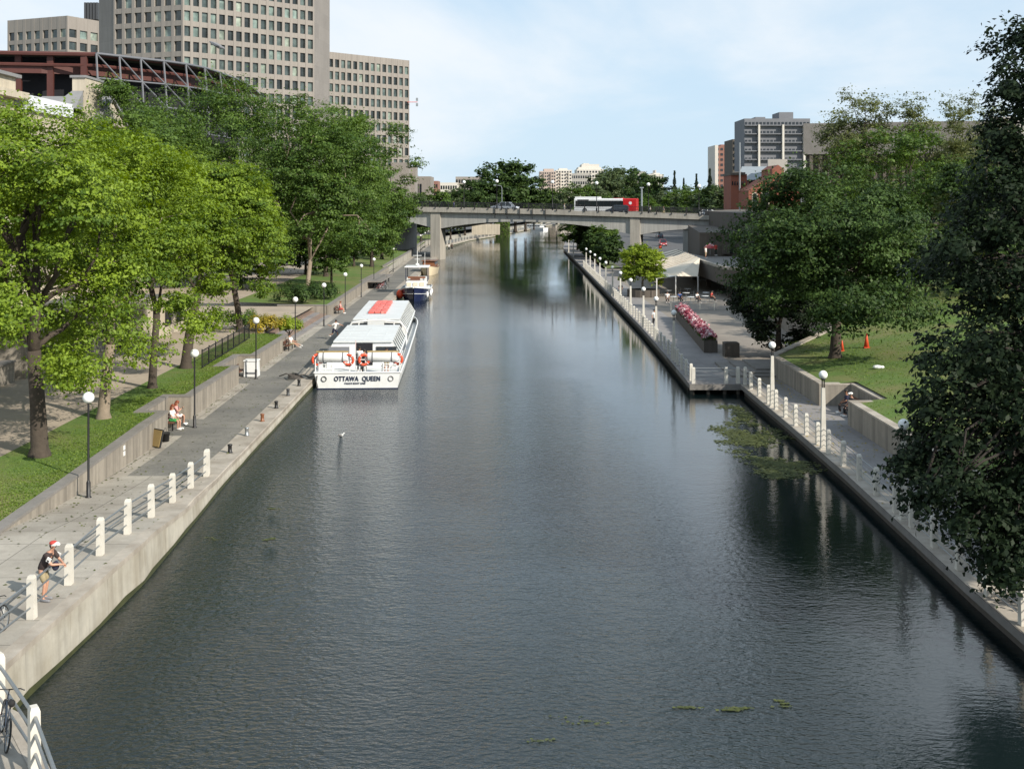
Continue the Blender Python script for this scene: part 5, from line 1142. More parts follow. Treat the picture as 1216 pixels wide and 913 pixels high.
for x, tl in ((-2.78, 18), (-.62, -14), (.45, 10), (2.75, -20)):
    rt = Matrix.Rotation(R(tl), 3, 'Z') @ Matrix.Rotation(R(90), 3, 'X')
    tr = MB(); tr.smooth = True; tr.torus((x, .02 if abs(x) < 1 else .3, 2.0), .34, .095, n=22, m=8, rot=rt); o = tr.build('lifebuoy', 'orange', qn)
    bd = MB()
    for k in range(4):
        a_ = math.pi / 4 + k * math.pi / 2; bd.torus(Vector((x, .02 if abs(x) < 1 else .3, 2.0)) + rt @ Vector((math.cos(a_) * .34, math.sin(a_) * .34, 0)), .1, .022, n=10, m=5, rot=rt @ Matrix.Rotation(a_, 3, 'Z') @ Matrix.Rotation(R(90), 3, 'X'))
    bd.build('band', 'white_paint', o)
fl_ = MB(); fl_.tube((-.15, .2, 1.1), (-.15, .2, 3.4), .02, n=5); fl_.build('flag_staff', 'white_paint', qn); MB().box((-.15, .32, 3.05), (.03, .25, .5)).build('flag', 'redpaint', qn)
# transom fittings, mooring rope
for s in (-1, 1): MB().torus((s * 2.3 + .0, -.03, .70), .17, .03, 'Y', 16, 6).build('mooring_eye', 'dark_metal' if s < 0 else 'grey_walk', qn)
MB().path([(-2.75, -.08, .95), (-2.8, -.1, .5), (-2.7, -.08, .1)], .035, 6).build('stern_fender_rope', 'rope', qn)
def text_obj(s_, size, loc, name, parent, m='letters', rot=(math.pi / 2, 0, 0), ext=.01, bold=.012, sx=1.0, spacing=1.1):
    cu = bpy.data.curves.new(name, 'FONT'); cu.body = s_; cu.size = size; cu.align_x = 'CENTER'; cu.extrude = ext; cu.offset = bold; cu.space_character = spacing
    o = bpy.data.objects.new(name, cu); C.objects.link(o); bpy.context.view_layer.update()
    me = bpy.data.meshes.new_from_object(o.evaluated_get(bpy.context.evaluated_depsgraph_get())); bpy.data.objects.remove(o)
    me.materials.clear(); me.materials.append(M[m]); o = bpy.data.objects.new(name, me); C.objects.link(o); o.location = loc; o.rotation_euler = rot; o.scale = (sx, 1, 1); o.parent = parent; return o
text_obj('OTTAWA  QUEEN', .46, (.0, -.045, .56), 'lettering', qn, bold=.010, sx=.78)
text_obj("PAUL'S BOAT LINE", .16, (-.15, -.045, .34), 'lettering', qn, bold=.004)
t = thing('mooring_rope', 'dark mooring rope and coiled line between the quay and the tour boat stern', 'rope', (-14.2, 82.3, .6))
mb = MB(); mb.smooth = True; mb.path([(0, 0, .05), (.3, -.2, .15), (.8, -.4, .25), (1.3, -.5, .5)], .04, 6)
for k in range(4): mb.torus((-.9 - .1 * k, .2 * k, .06 + .05 * k), .5 - .06 * k, .04, n=18, m=5)
mb.path([(-2.2, .8, .03), (-1.6, .2, .3), (-1.0, .1, .1), (-.4, -.1, .28), (0, 0, .1)], .04, 6); mb.build('rope_coil', 'rope', t)

# blue cabin boat
bb = thing('cabin_boat', 'navy blue hulled boat with white roofed wheelhouse behind the tour boat', 'boat', (-14.4, 152.5, 0), math.pi + .02)
bb.location = (-13.0, 164.5, 0)
s2 = hull_mb(11.5, 3.9, 1.35, .45, .9, .8, .5, .45, 18); hull_build(bb, s2, 'navy', close_deck=.08, deckmat='deck_white')
tp = MB(); gl_ = [(s[-1][0] + .02, s[-1][1], s[-1][2] + .02) for s in s2]; tp.path(gl_, .07, 6); tp.path([(-x, y, z) for x, y, z in gl_], .07, 6); tp.build('rub_rail', 'white_paint', bb)
ws = MB(); gm_ = [(s[2][0] + (s[3][0] - s[2][0]) * .55 + .03, s[-1][1], s[-1][2] * .55) for s in s2]; ws.path(gm_, .035, 5); ws.path([(-x, y, z) for x, y, z in gm_], .035, 5); ws.build('white_stripe', 'white_paint', bb)
MB().box((0, 6.2, 1.85), (2.7, 3.2, .9), taper=.94).build('cabin_trunk', 'white_paint', bb, bevel=.05)
for x in (-.85, 0, .85): MB().box((x, 7.82, 1.95), (.62, .06, .5)).build('cabin_window', 'canvas', bb)
wh = MB(); [wh.box((x, y, 3.1), (.1, .1, 1.9)) for x in (-1.45, 1.45) for y in (1.6, 5.0)]; wh.build('wheelhouse_post', 'navy', bb)
MB().box((0, 3.3, 4.1), (3.3, 4.2, .14)).build('wheelhouse_roof', 'white_paint', bb, bevel=.04)
MB().box((0, 3.0, 2.2), (2.7, 3.0, .9)).build('wheelhouse_side', 'white_paint', bb); MB().box((0, 5.02, 2.7), (2.4, .06, .25)).build('dashboard', 'varnish', bb)
MB().box((.2, 4.9, 2.45), (1.3, .3, .45)).build('red_cover', 'wood', bb)
ms = MB(); ms.tube((0, 3.6, 4.1), (0, 3.6, 6.3), .07, .03, n=6); ms.tube((-.6, 3.6, 5.6), (.6, 3.6, 5.6), .04, n=5); ms.tube((-.35, 3.6, 5.1), (.35, 3.6, 5.1), .03, n=5); ms.tube((-1.0, 3.0, 4.1), (-1.0, 3.0, 6.0), .025, n=5); ms.build('mast', 'white_paint', bb)
MB().sphere((0, 3.6, 4.35), (.28, .28, .2)).build('radar_dome', 'white_paint', bb)
for y, z in ((4.5, .8), (7.2, .75), (8.9, .7)):
    f = MB(); f.smooth = True; f.sphere((-1.98 + (.35 if y > 8 else 0), y, z), (.2, .2, .42), 10, 8); f.build('fender', 'white_paint', bb)
f = MB(); f.smooth = True; f.sphere((1.95, 8.8, .75), (.5, .5, .58), 14, 10); f.build('round_fender', 'orange', bb)
# small wooden-topped launch
ln = thing('launch_boat', 'cream hulled launch with varnished wooden cabin moored just before the bridge', 'boat', (-14.3, 206, 0), math.pi - .03); ln.location = (-14.6, 216.5, 0)
s3 = hull_mb(10, 3.1, 1.35, .45, .85, .8, .4, .35, 14); hull_build(ln, s3, 'cream', close_deck=.06, deckmat='varnish')
MB().box((0, 4.4, 1.85), (2.3, 5.2, 1.0), taper=.92).build('cabin', 'varnish', ln, bevel=.05); MB().box((0, 4.3, 2.42), (2.6, 5.6, .12)).build('cabin_roof', 'varnish', ln)
wn = MB(); [wn.box((s * 1.1, 2.6 + k * 1.3, 2.0), (.06, .8, .4)) for s in (-1, 1) for k in range(4)]; wn.build('cabin_window', 'cabin_glass', ln)
gp = MB(); gl_ = [(s[-1][0] + .02, s[-1][1], s[-1][2] + .02) for s in s3]; gp.path(gl_, .06, 6); gp.path([(-x, y, z) for x, y, z in gl_], .06, 6); gp.build('rub_rail', 'varnish', ln)
# far white boat under the bridge with its wake
fb = thing('motor_boat', 'flat white boat seen under the bridge at the bend of the canal', 'boat', P(648, 273.5, 0), .9)
s4 = hull_mb(14, 4.0, 1.1, .4, .95, .9, .4, .2, 12); hull_build(fb, s4, 'white_paint', close_deck=.1); MB().box((0, 6, 1.8), (3.2, 8, 1.1), taper=.95).build('cabin', 'white_paint', fb, bevel=.06); MB().box((0, 6, 2.45), (3.6, 9.4, .14)).build('cabin_roof', 'white_paint', fb)
wn = MB(); [wn.box((s * 1.62, 3 + k * 1.5, 1.9), (.06, 1.1, .45)) for s in (-1, 1) for k in range(5)]; wn.build('cabin_window', 'cabin_glass', fb)
# gull on the water
g = P(405, 518, 0); t = thing('gull', 'small white gull floating on the open water below the tour boat', 'bird', g); t.scale = (.65, .65, .65)
b_ = MB(); b_.smooth = True; b_.path([(-.36, 0, .12), (-.25, 0, .1), (-.08, 0, .09), (.1, 0, .1), (.17, 0, .16), (.19, 0, .24), (.24, 0, .27), (.29, 0, .26), (.34, 0, .25)], [.012, .05, .1, .1, .065, .045, .05, .03, .008], 10); b_.build('body', 'white_paint', t)
wg = MB(); wg.smooth = True; [wg.sphere((-.08, s * .09, .13), (.2, .03, .07), 10, 6) for s in (-1, 1)]; wg.build('wings', 'grey_walk', t)
t = thing('flying_bird', 'dark grey bird gliding high in front of the office tower', 'bird', Q(258, 55, 60), R(35))
t.rotation_euler = (0, R(30), 0)
b_ = MB(); b_.smooth = True; b_.path([(-.45, 0, 0), (-.3, 0, .01), (-.1, 0, .02), (.12, 0, .03), (.25, 0, .05), (.33, 0, .07), (.42, 0, .06)], [.03, .07, .11, .11, .07, .06, .01], 10); b_.build('body', 'grey_tower', t)
wg = MB(); wg.add([(-.3, .05, .05), (.15, .05, .07), (.05, .55, .12), (-.2, .6, .1), (-.3, -.05, .05), (.15, -.05, .07), (.05, -.5, -.02), (-.2, -.55, -.04), (-.3, .05, .02), (.15, .05, .04), (.05, .55, .1), (-.2, .6, .08), (-.3, -.05, .02), (.15, -.05, .04), (.05, -.5, -.04), (-.2, -.55, -.06)],
  [(0, 1, 2, 3), (4, 7, 6, 5), (8, 11, 10, 9), (12, 13, 14, 15), (0, 3, 11, 8), (1, 9, 10, 2), (2, 10, 11, 3), (4, 12, 15, 7), (5, 6, 14, 13), (6, 7, 15, 14)]); wg.build('wings', 'dark_metal', t)

# ---------------------------------------------------------------- cafe tent and barrier
t = thing('cafe_tent', 'large cream canvas cafe tent with a striped sloping roof beside the terrace', 'tent', (24, 155, ZR))
mb = MB(); tA, tB, tC, tD, tE, tG = [Vector(v) for v in ((28.0, 200, 4.9), (26.3, 165, 5.05), (24.6, 156, 3.05), (21.1, 152, 3.35), (18.4, 150, 3.15), (22.6, 195, 4.0))]
def sag(mb, p, q, r_, s_, n=10, k=.35):              # ruled canvas sheet between edges p-q and s-r with a slight sag
    vs = []
    for i in range(n + 1):
        for j in range(n + 1):
            u, v = i / n, j / n; w_ = p.lerp(q, u).lerp(s_.lerp(r_, u), v); w_.z -= k * math.sin(math.pi * u) * math.sin(math.pi * v); vs.append(w_)
    mb.add(vs, [(i * (n + 1) + j, i * (n + 1) + j + 1, (i + 1) * (n + 1) + j + 1, (i + 1) * (n + 1) + j) for i in range(n) for j in range(n)])
tH = Vector((19.6, 160, 3.3)); mb.smooth = True
sag(mb, tH, tG, tA, tB); sag(mb, tD, tH, tB, tB.lerp(tD, .02), 8, .05); mb.build('canopy', 'canvas', t, world=True, fix=False)
mb = MB(); sag(mb, tD, tC, tB, tB.lerp(tD, .03), 6, .02); mb.build('side_sheet', 'canvas', t, world=True, fix=False)
mb = MB(); sag(mb, tE, tD, tH, Vector((17.5, 157, 3.1)), 5, .1); mb.build('awning_flap', 'canvas_white', t, world=True, fix=False)
rb = MB()
for k in range(1, 9):
    u = k / 9; a_ = tH.lerp(tG, u); b__ = tB.lerp(tA, u); rb.path([a_.lerp(b__, v) + Vector((0, 0, .06 - .35 * math.sin(math.pi * u) * math.sin(math.pi * v))) for v in (0, .25, .5, .75, 1)], .06, 5)
rb.build('seam_ribs', 'coping', t, world=True)
for x in (tC, tD, tE, tH, tG, Vector((17.5, 157, 3.1))): MB().tube((x.x, x.y, ZR), x, .07, n=8).build('tent_pole', 'canvas_white', t, world=True)
t = thing('cafe_barrier', 'grey thin-barred cafe barrier in front of the tables below the tent', 'fence', (22, 131, ZR)); mb = MB(); n = 60
for i in range(n + 1): mb.box((17.8 + i * 8.4 / n, 132 + i * .03, ZR + .5), (.04, .04, 1.0))
mb.box((22, 132.9, ZR + 1.0), (8.6, .06, .06), rz=.215); mb.box((22, 132.9, ZR + .12), (8.6, .05, .05), rz=.215); mb.build('bars', 'galv', t, world=True)
for i in range(6): MB().box((17.8 + i * 1.68, 132 + i * .36, ZR + .55), (.09, .09, 1.1)).build('post', 'post', t, world=True)
tabs = [(19.6, 143), (21.6, 142.5), (23.6, 144), (22.0, 149), (24.6, 149.5), (20.3, 153), (23.2, 156)]
tb0 = thing('cafe_table', '', 'table', (0, 0, ZR), group='cafe tables under the tent'); MB().lathe([(.45, .72), (.45, .75), (.05, .755)]).build('table_top', 'white_paint', tb0); MB().lathe([(.25, 0), (.25, .03), (.04, .05), (.04, .72)]).build('pedestal', 'galv', tb0)
ch0 = thing('cafe_chair', '', 'chair', (0, 0, ZR), group='cafe chairs under the tent'); MB().box((0, 0, .45), (.42, .42, .04)).build('seat', 'dark_metal', ch0); MB().box((0, .2, .72), (.42, .04, .42)).build('backrest', 'dark_metal', ch0)
for x in (-.17, .17):
    for y in (-.17, .17): MB().tube((x, y, 0), (x, y, .44), .02, n=5).build('leg', 'galv', ch0)
for i, (x, y) in enumerate(tabs):
    lab = 'white round cafe table, %s from the barrier under the tent' % NTH[i]
    if i == 0: tb0.location = (x, y, ZR); tb0['label'] = lab
    else: dup(tb0, (x, y, ZR), label=lab)
    for k, (dx, dy) in enumerate(((-.75, 0), (.75, .1))):
        lab = 'dark cafe chair on the %s side of the %s cafe table from the barrier' % (['canal', 'terrace'][k], NTH[i])
        if i == 0 and k == 0: ch0.location = (x + dx, y, ZR); ch0.rotation_euler = (0, 0, math.pi / 2); ch0['label'] = lab
        else: dup(ch0, (x + dx, y + dy, ZR), math.pi / 2 if k == 0 else -math.pi / 2, label=lab)
# orange-white construction barrel sign, cones
def cone(label, loc, s_=1.0):
    t = thing('traffic_cone', label, 'traffic cone', loc, group='orange cones on the right lawn'); MB().box((0, 0, .03), (.5 * s_, .5 * s_, .06)).build('base', 'orange', t); mb = MB(); mb.smooth = True; mb.lathe([(.24 * s_, .06), (.05 * s_, 1.25 * s_), (.02, 1.27 * s_)]); c = mb.build('cone_body', 'orange', t)
    MB().lathe([(.155 * s_, .55 * s_), (.115 * s_, .75 * s_)]).build('band', 'white_paint', c)
def on_lawn(px, py):
    z = 3.0
    for _ in range(12): z = lz(P(px, py, z).x)
    return P(px, py, z)
cone('orange cone standing on the right lawn beside the grey-leaved tree', on_lawn(1029, 413), .8); cone('small orange cone just right of the rounded maple trunk', on_lawn(1000, 417), .6)
q = on_lawn(1042, 438); t = thing('paper_bag', 'crumpled white paper bag lying on the sunny right lawn', 'bag', q); mb = MB(); mb.sphere((0, 0, .12), (.3, .18, .13), 8, 5); mb.sphere((.3, .05, .1), (.16, .14, .1), 7, 4); mb.build('bag_body', 'white_paint', t)
q = P(784, 309, .95); t = thing('barrier_post', 'orange and white banded construction marker on the road by the tent', 'road marker', (q.x, q.y, .95)); MB().box((0, 0, .08), (1.0, 1.0, .16)).build('base', 'rubber', t)
for k in range(5): MB().lathe([(.4 - .02 * k, .16 + k * .55), (.4 - .02 * k, .16 + k * .55 + .54)], n=12).build('band', 'orange' if k % 2 == 0 else 'white_paint', t)
# ---------------------------------------------------------------- buildings
def facade(parent, a, b, z0, z1, ncol, floor, wh=.55, ww=.62, rec=.5, m='office', gm='office_glass', top_blank=1.6, left=.0, limit=None, start=0, pier=True, zoff=.55):
    """wall from a to b (plan), seen from the right-hand side of travel a->b: piers and spandrels stand proud of recessed windows. Returns window quads for later."""
    a = Vector((*a, 0)); b = Vector((*b, 0)); d = (b - a); L = d.length; d.normalize(); nrm = Vector((d.y, -d.x, 0))
    nrow = int((z1 - top_blank - z0) / floor); bay = L / ncol; mb = MB(); wins = []
    def slab(u0, u1, w0, w1, dep, out=0.0): mb.prism([(a + d * u0 + nrm * out)[:2], (a + d * u1 + nrm * out)[:2], (a + d * u1 - nrm * dep)[:2], (a + d * u0 - nrm * dep)[:2]], w0, w1)
    ztop = z1 - top_blank
    for c in range(ncol + 1):
        pw = bay * (1 - ww); u = c * bay; slab(max(0, u - pw / 2), min(L, u + pw / 2), z0, z1, rec + .2, .06)
    for r_ in range(nrow + 1):
        zt = ztop - r_ * floor; h = floor * (1 - wh)
        zz0 = zt - floor * 0 ; slab(0, L, max(z0, zt - h * .0 - (0)), (zt + h) if r_ else z1, rec + .195, 0) 
    for r_ in range(nrow):
        zt = ztop - r_ * floor; zb = zt - floor * wh
        for c in range(ncol):
            u0 = c * bay + bay * (1 - ww) / 2; u1 = (c + 1) * bay - bay * (1 - ww) / 2
            wins.append(((a + d * u0 - nrm * rec), (a + d * u1 - nrm * rec), zb, zt, r_, c))
    mb.build('facade_grid', m, parent, world=True)
    return wins
def windows(parent, wins, gm='office_glass', n=100, shown=lambda w_: True):
    vis = [w_ for w_ in wins if shown(w_)]; rest = [w_ for w_ in wins if not shown(w_)]
    rest += vis[n:]; vis = vis[:n]
    for p, q, z0, z1, r_, c in vis:
        mb = MB(); mb.quad((p.x, p.y, z0), (q.x, q.y, z0), (q.x, q.y, z1), (p.x, p.y, z1)); o = mb.build('window', gm, parent, world=True, fix=False)
    if rest:
        mb = MB()
        for p, q, z0, z1, r_, c in rest: mb.quad((p.x, p.y, z0), (q.x, q.y, z0), (q.x, q.y, z1), (p.x, p.y, z1))
        o = mb.build('window', gm, parent, world=True, fix=False); o['kind'] = 'stuff'
def px(v, Y): return (v - CX) * Y / F
t = thing('office_tower', 'tall beige concrete office tower with a grid of square windows', 'office building', (-90, 320, 2))
Ym = 298.; a0 = (px(135, 305), 305); a1 = (px(217, Ym), Ym); a2 = (px(373, 325), 325)
ZT = 79.0; FL = 3.9
w1 = facade(t, a0, a1, 10, ZT, 7, FL, .66, .72, .5, top_blank=2.0); w2 = facade(t, a1, a2, 10, ZT, 16, FL, .66, .68, .5, top_blank=2.0)
MB().prism([(a0[0] + .8, a0[1] + 1.5), (a1[0] - .3, a1[1] + 1.6), (a2[0] - .6, a2[1] + 1.2), (-85, 352)], 2, ZT - .5).build('core_block', 'office', t, world=True)
MB().prism([(px(117.5, 309), 309), a0, (a0[0] + 8, a0[1] + 25), (px(117.5, 309) + 4, 335)], 2, ZT + 1).build('end_wall', 'officecore', t, world=True)
MB().prism([a2, (px(397, 352), 343), (px(397, 352) - 6, 360), (a2[0] - 8, 345)], 2, ZT + 2).build('lift_core', 'officecore', t, world=True)
vis = lambda w_: (15 < w_[2] < 63)
ws_ = [w_ for w_ in w1 + w2 if w_[2] > 30]; rest = [w_ for w_ in w1 + w2 if w_[2] <= 30]
ws_.sort(key=lambda w_: abs(w_[2] - 50)); windows(t, ws_ + rest)
t = thing('office_building', 'lower beige office block adjoining the right side of the tower', 'office building', (-50, 385, 2))
b0 = (px(374.5, 371), 371); b1 = (px(486, 398), 398)
w3 = facade(t, b0, b1, 6, 60.6, 16, FL, .66, .66, .45, top_blank=2.2); windows(t, sorted(w3, key=lambda w_: -w_[2]))
MB().prism([(b0[0] + .4, b0[1] + 1.2), (b1[0] - .3, b1[1] + 1.2), (b1[0] - 20, 425), (b0[0] - 10, 410)], 2, 60.2).build('core_block', 'office', t, world=True)
dm = MB(); dm.smooth = True; dm.sphere((px(379, 385), 385, 61.5), (2.4, 2.4, 3.4), 12, 8); dm.build('roof_dome', 'dark_metal', t, world=True)
t = thing('office_building', 'low beige office wing left of the tower with seven window columns', 'office building', (-150, 375, 2))
c0 = (px(9, 378), 378); c1 = (px(80, 368), 368); c2 = (px(118, 379), 379)
w4 = facade(t, c0, c1, 6, 71.0, 7, FL, .66, .66, .45, top_blank=4.0); w5 = facade(t, c1, c2, 6, 71.0, 3, FL, .66, .7, .45, top_blank=4.0); windows(t, sorted(w4 + w5, key=lambda w_: -w_[2]))
MB().prism([(c0[0] + .4, c0[1] + 1.2), (c1[0], c1[1] + 1.4), (c2[0] - .3, c2[1] + 1.2), (-140, 405)], 2, 70.6).build('core_block', 'office', t, world=True)
rl = MB(); [rl.box((px(103 + k * 3.4, 385), 385, 75.0), (.7, 3, 5.5)) for k in range(5)]; rl.box((px(110, 388), 389, 74.5), (4.8 * 1.0, 3, 6)); rl.build('rooftop_plant', 'dark_metal', t, world=True)
# small stepped parts of the far left office and beyond
t = thing('stone_building', 'pale stepped stone building at the right foot of the office block', 'building', (-30, 420, 2))
MB().box((px(481, 400), 405, 13), (7, 10, 24)).build('wall', 'office', t, world=True)
MB().box((px(494, 430), 440, 12), (10.5, 18, 20.5)).build('wall', 'office', t, world=True); MB().box((px(478, 402), 396, 16), (6, 8, 20)).build('wall', 'office', t, world=True)
for k in range(4): MB().box((px(489 + k * 3.5, 430), 430.9, 17), (.6, .2, 5)).build('window', 'glass', t, world=True)
def far_building(name, label, x0, x1, ytop, Y, mats, cols, floors, z_lo=4, dep=22, roof=None, dark_side=None, balc=False):
    t = thing(name, label, 'building', (px((x0 + x1) / 2, Y), Y, 2)); X0, X1 = px(x0, Y), px(x1, Y); Z = HC + (HY - ytop) * Y / F
    MB().prism([(X0, Y), (X1, Y), (X1, Y + dep), (X0, Y + dep)], z_lo, Z).build('wall', mats, t, world=True)
    fh = (Z - 6) / floors; bw = (X1 - X0) / cols; n_ = 0
    for r_ in range(floors):
        for c in range(cols):
            zc = Z - fh * (r_ + .62)
            if zc < 8 or n_ >= 96: continue
            n_ += 1; MB().box((X0 + bw * (c + .5), Y - .02, zc), (bw * .6, .3, fh * .45)).build('window', 'glass', t, world=True)
            if balc and (c % 3 == 1): MB().box((X0 + bw * (c + .5), Y - .9, zc - fh * .36), (bw * .95, 1.7, fh * .1)).build('balcony', mats, t, world=True)
    if roof: 
        for ri, (rx0, rx1, ry) in enumerate(roof): MB().prism([(px(rx0, Y), Y + 4 + ri), (px(rx1, Y), Y + 4 + ri), (px(rx1, Y), Y + dep - 4 - ri), (px(rx0, Y), Y + dep - 4 - ri)], Z - .01 - .02 * ri, HC + (HY - ry) * Y / F).build('roof_box', mats, t, world=True)
    return t
far_building('apartment_tower', 'pinkish white apartment tower left of the bus, left of the pair', 641, 660, 203.5, 1150, 'pink_tower', 7, 12, roof=[(646, 658, 200.5)], dep=40, balc=True)
t = far_building('apartment_tower', 'cream apartment tower with vertical bands directly behind the pinkish one', 660, 679, 202, 1180, 'pale_tower', 6, 12, roof=[(664, 674, 200)], dep=40, balc=True)
far_building('office_building', 'wide grey block below the pale stepped tower', 678, 700, 206, 1250, 'greybuild', 8, 6, dep=40)
far_building('apartment_tower', 'tall pale apartment tower with stepped top behind the bus', 685, 717, 201, 1320, 'pale_tower', 9, 9, roof=[(687, 714, 198.5), (691, 712, 195), (693, 700, 194)], dep=50, balc=True)
far_building('office_building', 'grey mid-rise block among trees right of the bus', 745, 760, 209, 1100, 'greybuild', 5, 5, roof=[(758, 768, 204), (762, 766, 203.5)], dep=30)
far_building('apartment_tower', 'pale white building with a spike on the roof right of the bus', 770, 788, 207, 1100, 'pale_tower', 6, 6, roof=[(776, 784, 205.5), (779, 780, 202)], dep=30)
far_building('office_building', 'long pale building low behind the trees left of the dark clump', 508, 520, 215, 650, 'brick_far', 5, 4, dep=20)
far_building('office_building', 'cream building left of the dark tree clump', 520, 543, 217, 700, 'pale_tower', 8, 4, dep=20)
far_building('office_building', 'brown flat-roofed building touching the dark tree clump', 541, 573, 210, 720, 'office', 10, 5, dep=20)
far_building('office_building', 'small pale building just right of the dark tree clump', 631, 640, 224, 900, 'pale_tower', 3, 3, dep=20)
# right skyline
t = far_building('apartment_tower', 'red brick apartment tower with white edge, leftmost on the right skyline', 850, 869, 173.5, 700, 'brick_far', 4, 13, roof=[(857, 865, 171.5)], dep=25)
MB().prism([(px(849.2, 699), 699.4), (px(853, 699), 699.4), (px(853, 699), 725), (px(849.2, 699), 725)], 4, HC + (HY - 172.5) * 699 / F).build('edge_wall', 'pale_tower', t, world=True)
far_building('apartment_tower', 'narrow dark brown apartment tower between the brick and the grey towers', 870, 886, 165.5, 640, 'brown_conc', 4, 12, dep=25, balc=True)
t = far_building('apartment_tower', 'large dark grey apartment slab with balconies on the right skyline', 884, 962, 141, 560, 'grey_tower', 18, 11, roof=[(899, 911, 138.5), (928, 945, 132.5)], dep=25)
fl = MB(); Z = HC + (HY - 141) * 560 / F
for k in range(11): fl.box((px(923, 560), 559.2, Z - 3.3 - k * 4.05), (px(962, 560) - px(884, 560), 1.6, .5))
fl.build('balcony_slab', 'grey_tower', t, world=True)
for v in (900.5, 929, 954): MB().box((px(v, 560), 558.9, Z / 2 + 8), (.9, 2.2, Z - 22)).build('pier', 'pale_tower', t, world=True)
# brick hall with grey roof
t = thing('brick_hall', 'red brick hall with a gabled front, stone arches and grey metal roofs', 'building', (px(905, 330), 330, 6)); Yh = 330
def zy(y, Y=Yh): return HC + (HY - y) * Y / F
MB().prism([(px(868, 345), 345), (px(887, 340), 340), (px(888, 345), 362), (px(868, 350), 362)], 6, zy(207, 342)).build('corner_tower', 'brick', t, world=True)
MB().prism([(px(867, 345), 344), (px(884, 341), 339.5), (px(886, 345), 362.5), (px(867.5, 350), 362.5)], zy(208, 342), zy(205, 342)).build('tower_cornice', 'brown_conc', t, world=True)
mb = MB(); mb.prism([(px(869, 345), 345), (px(882, 342), 341), (px(883, 345), 360), (px(871, 350), 360)], zy(205.2, 342), zy(205.1, 342)); n0 = len(mb.v)
mb.v[4:8] = [(px(872, 350), 350, zy(202)), (px(880, 350), 350, zy(202)), (px(880, 355), 355, zy(202)), (px(872, 355), 355, zy(202))]; mb.build('tower_roof', 'brown_conc', t, world=True)
for k in range(6): MB().box((px(870 + k * 2.3, 343), 343.2 - k * .7, zy(218, 343)), (.35, .3, 1.1)).build('window', 'dark_void', t, world=True)
MB().prism([(px(876, 360), 360), (px(916, 352), 352), (px(918, 380), 390), (px(882, 385), 390)], 6, zy(215, 355)).build('hall_wall', 'greybuild', t, world=True)
mb = MB(); e0 = zy(214, 355); r0 = zy(196.5, 360)
mb.add([(px(876, 360) - .5, 359, e0), (px(916, 352) + .5, 351, e0), (px(918, 380), 390, e0), (px(882, 385), 390, e0), (px(881, 372), 372, r0), (px(915, 372), 372, r0)], [(0, 1, 5, 4), (2, 3, 4, 5), (1, 2, 5), (3, 0, 4), (3, 2, 1, 0)]); mb.build('roof', 'copper', t, world=True)
for k in range(4): MB().box((px(891 + k * 5, 354), 353.4, zy(212.5, 354) - 1), (.9, .4, 1.4)).build('window', 'dark_void', t, world=True)
# gabled brick front
g = MB(); ga = [(889, 246), (889, 226), (903, 217), (917, 208), (917, 201), (924, 196), (931, 201), (931, 208), (950, 219), (950, 246)]
Yg = 325; n = len(ga); vs = [(px(x, Yg), Yg, zy(y, Yg)) for x, y in ga] + [(px(x, Yg), Yg + 14, zy(y, Yg)) for x, y in ga]
g.add(vs, [tuple(range(n)), tuple(reversed(range(n, 2 * n)))] + [(i, n + i, n + (i + 1) % n, (i + 1) % n) for i in range(n)]); g.build('gable_front', 'brick', t, world=True)
for x0_, x1_, yt in ((893.5, 899, 229), (905, 913, 226)):
    cx_, hw = px((x0_ + x1_) / 2, Yg), (px(x1_, Yg) - px(x0_, Yg)) / 2
    for k_, (s_, m_) in enumerate(((1.25, 'stone'), (.85, 'glass'))):
        pts_ = [(cx_ - hw * s_, zy(246, Yg)), (cx_ + hw * s_, zy(246, Yg))] + [(cx_ + hw * s_ * math.cos(a_), zy(yt + 3, Yg) + hw * s_ * math.sin(a_)) for a_ in [math.pi * i / 8 for i in range(9)]]
        mb = MB(); nn_ = len(pts_); yy_ = Yg - .12 - .1 * k_; mb.add([(x, yy_, z) for x, z in pts_] + [(x, yy_ + .3, z) for x, z in pts_], [tuple(range(nn_)), tuple(reversed(range(nn_, 2 * nn_)))] + [(i, nn_ + i, nn_ + (i + 1) % nn_, (i + 1) % nn_) for i in range(nn_)]); mb.build('arch_surround' if k_ == 0 else 'window', m_, t, world=True)
MB().prism([(px(912, 345), 345), (px(935, 345), 345), (px(935, 360), 362), (px(913, 360), 362)], 15, zy(190, 350)).build('rear_turret', 'greybuild', t, world=True)
MB().tube((px(878.5, 340), 340, 8), (px(878.5, 340), 340, zy(169.5, 340)), .32, .18).build('flagpole', 'galv', t, world=True)
# arts centre block behind the thin trees
t = thing('arts_building', 'brown flat-roofed concrete building behind the thin-leaved trees', 'building', (70, 175, 4))
X0, X1 = px(957, 172), px(1178, 172); Zt = HC + (HY - 148) * 172 / F
MB().prism([(X0, 172), (X1, 165), (X1 + 20, 215), (X0 + 13, 215)], 1, Zt).build('wall', 'brown_conc', t, world=True)
MB().prism([(X0 - .5, 171.4), (X1 + .5, 164.4), (X1 + 20, 216), (X0 + 13, 216)], Zt - 4.4, Zt + .1).build('roof_band', 'coping_dark', t, world=True)
for k in range(22): q = Vector((X0, 172, 0)).lerp(Vector((X1, 165, 0)), (k + .5) / 22); MB().box((q.x, q.y - .2, Zt - 7), (.5, .7, 5)).build('fin', 'brown_conc', t, world=True)
MB().prism([(px(1178, 190), 190), (px(1240, 190), 190), (px(1240, 220), 220), (px(1182, 220), 220)], 1, HC + (HY - 139) * 190 / F).build('wall', 'greybuild', t, world=True)
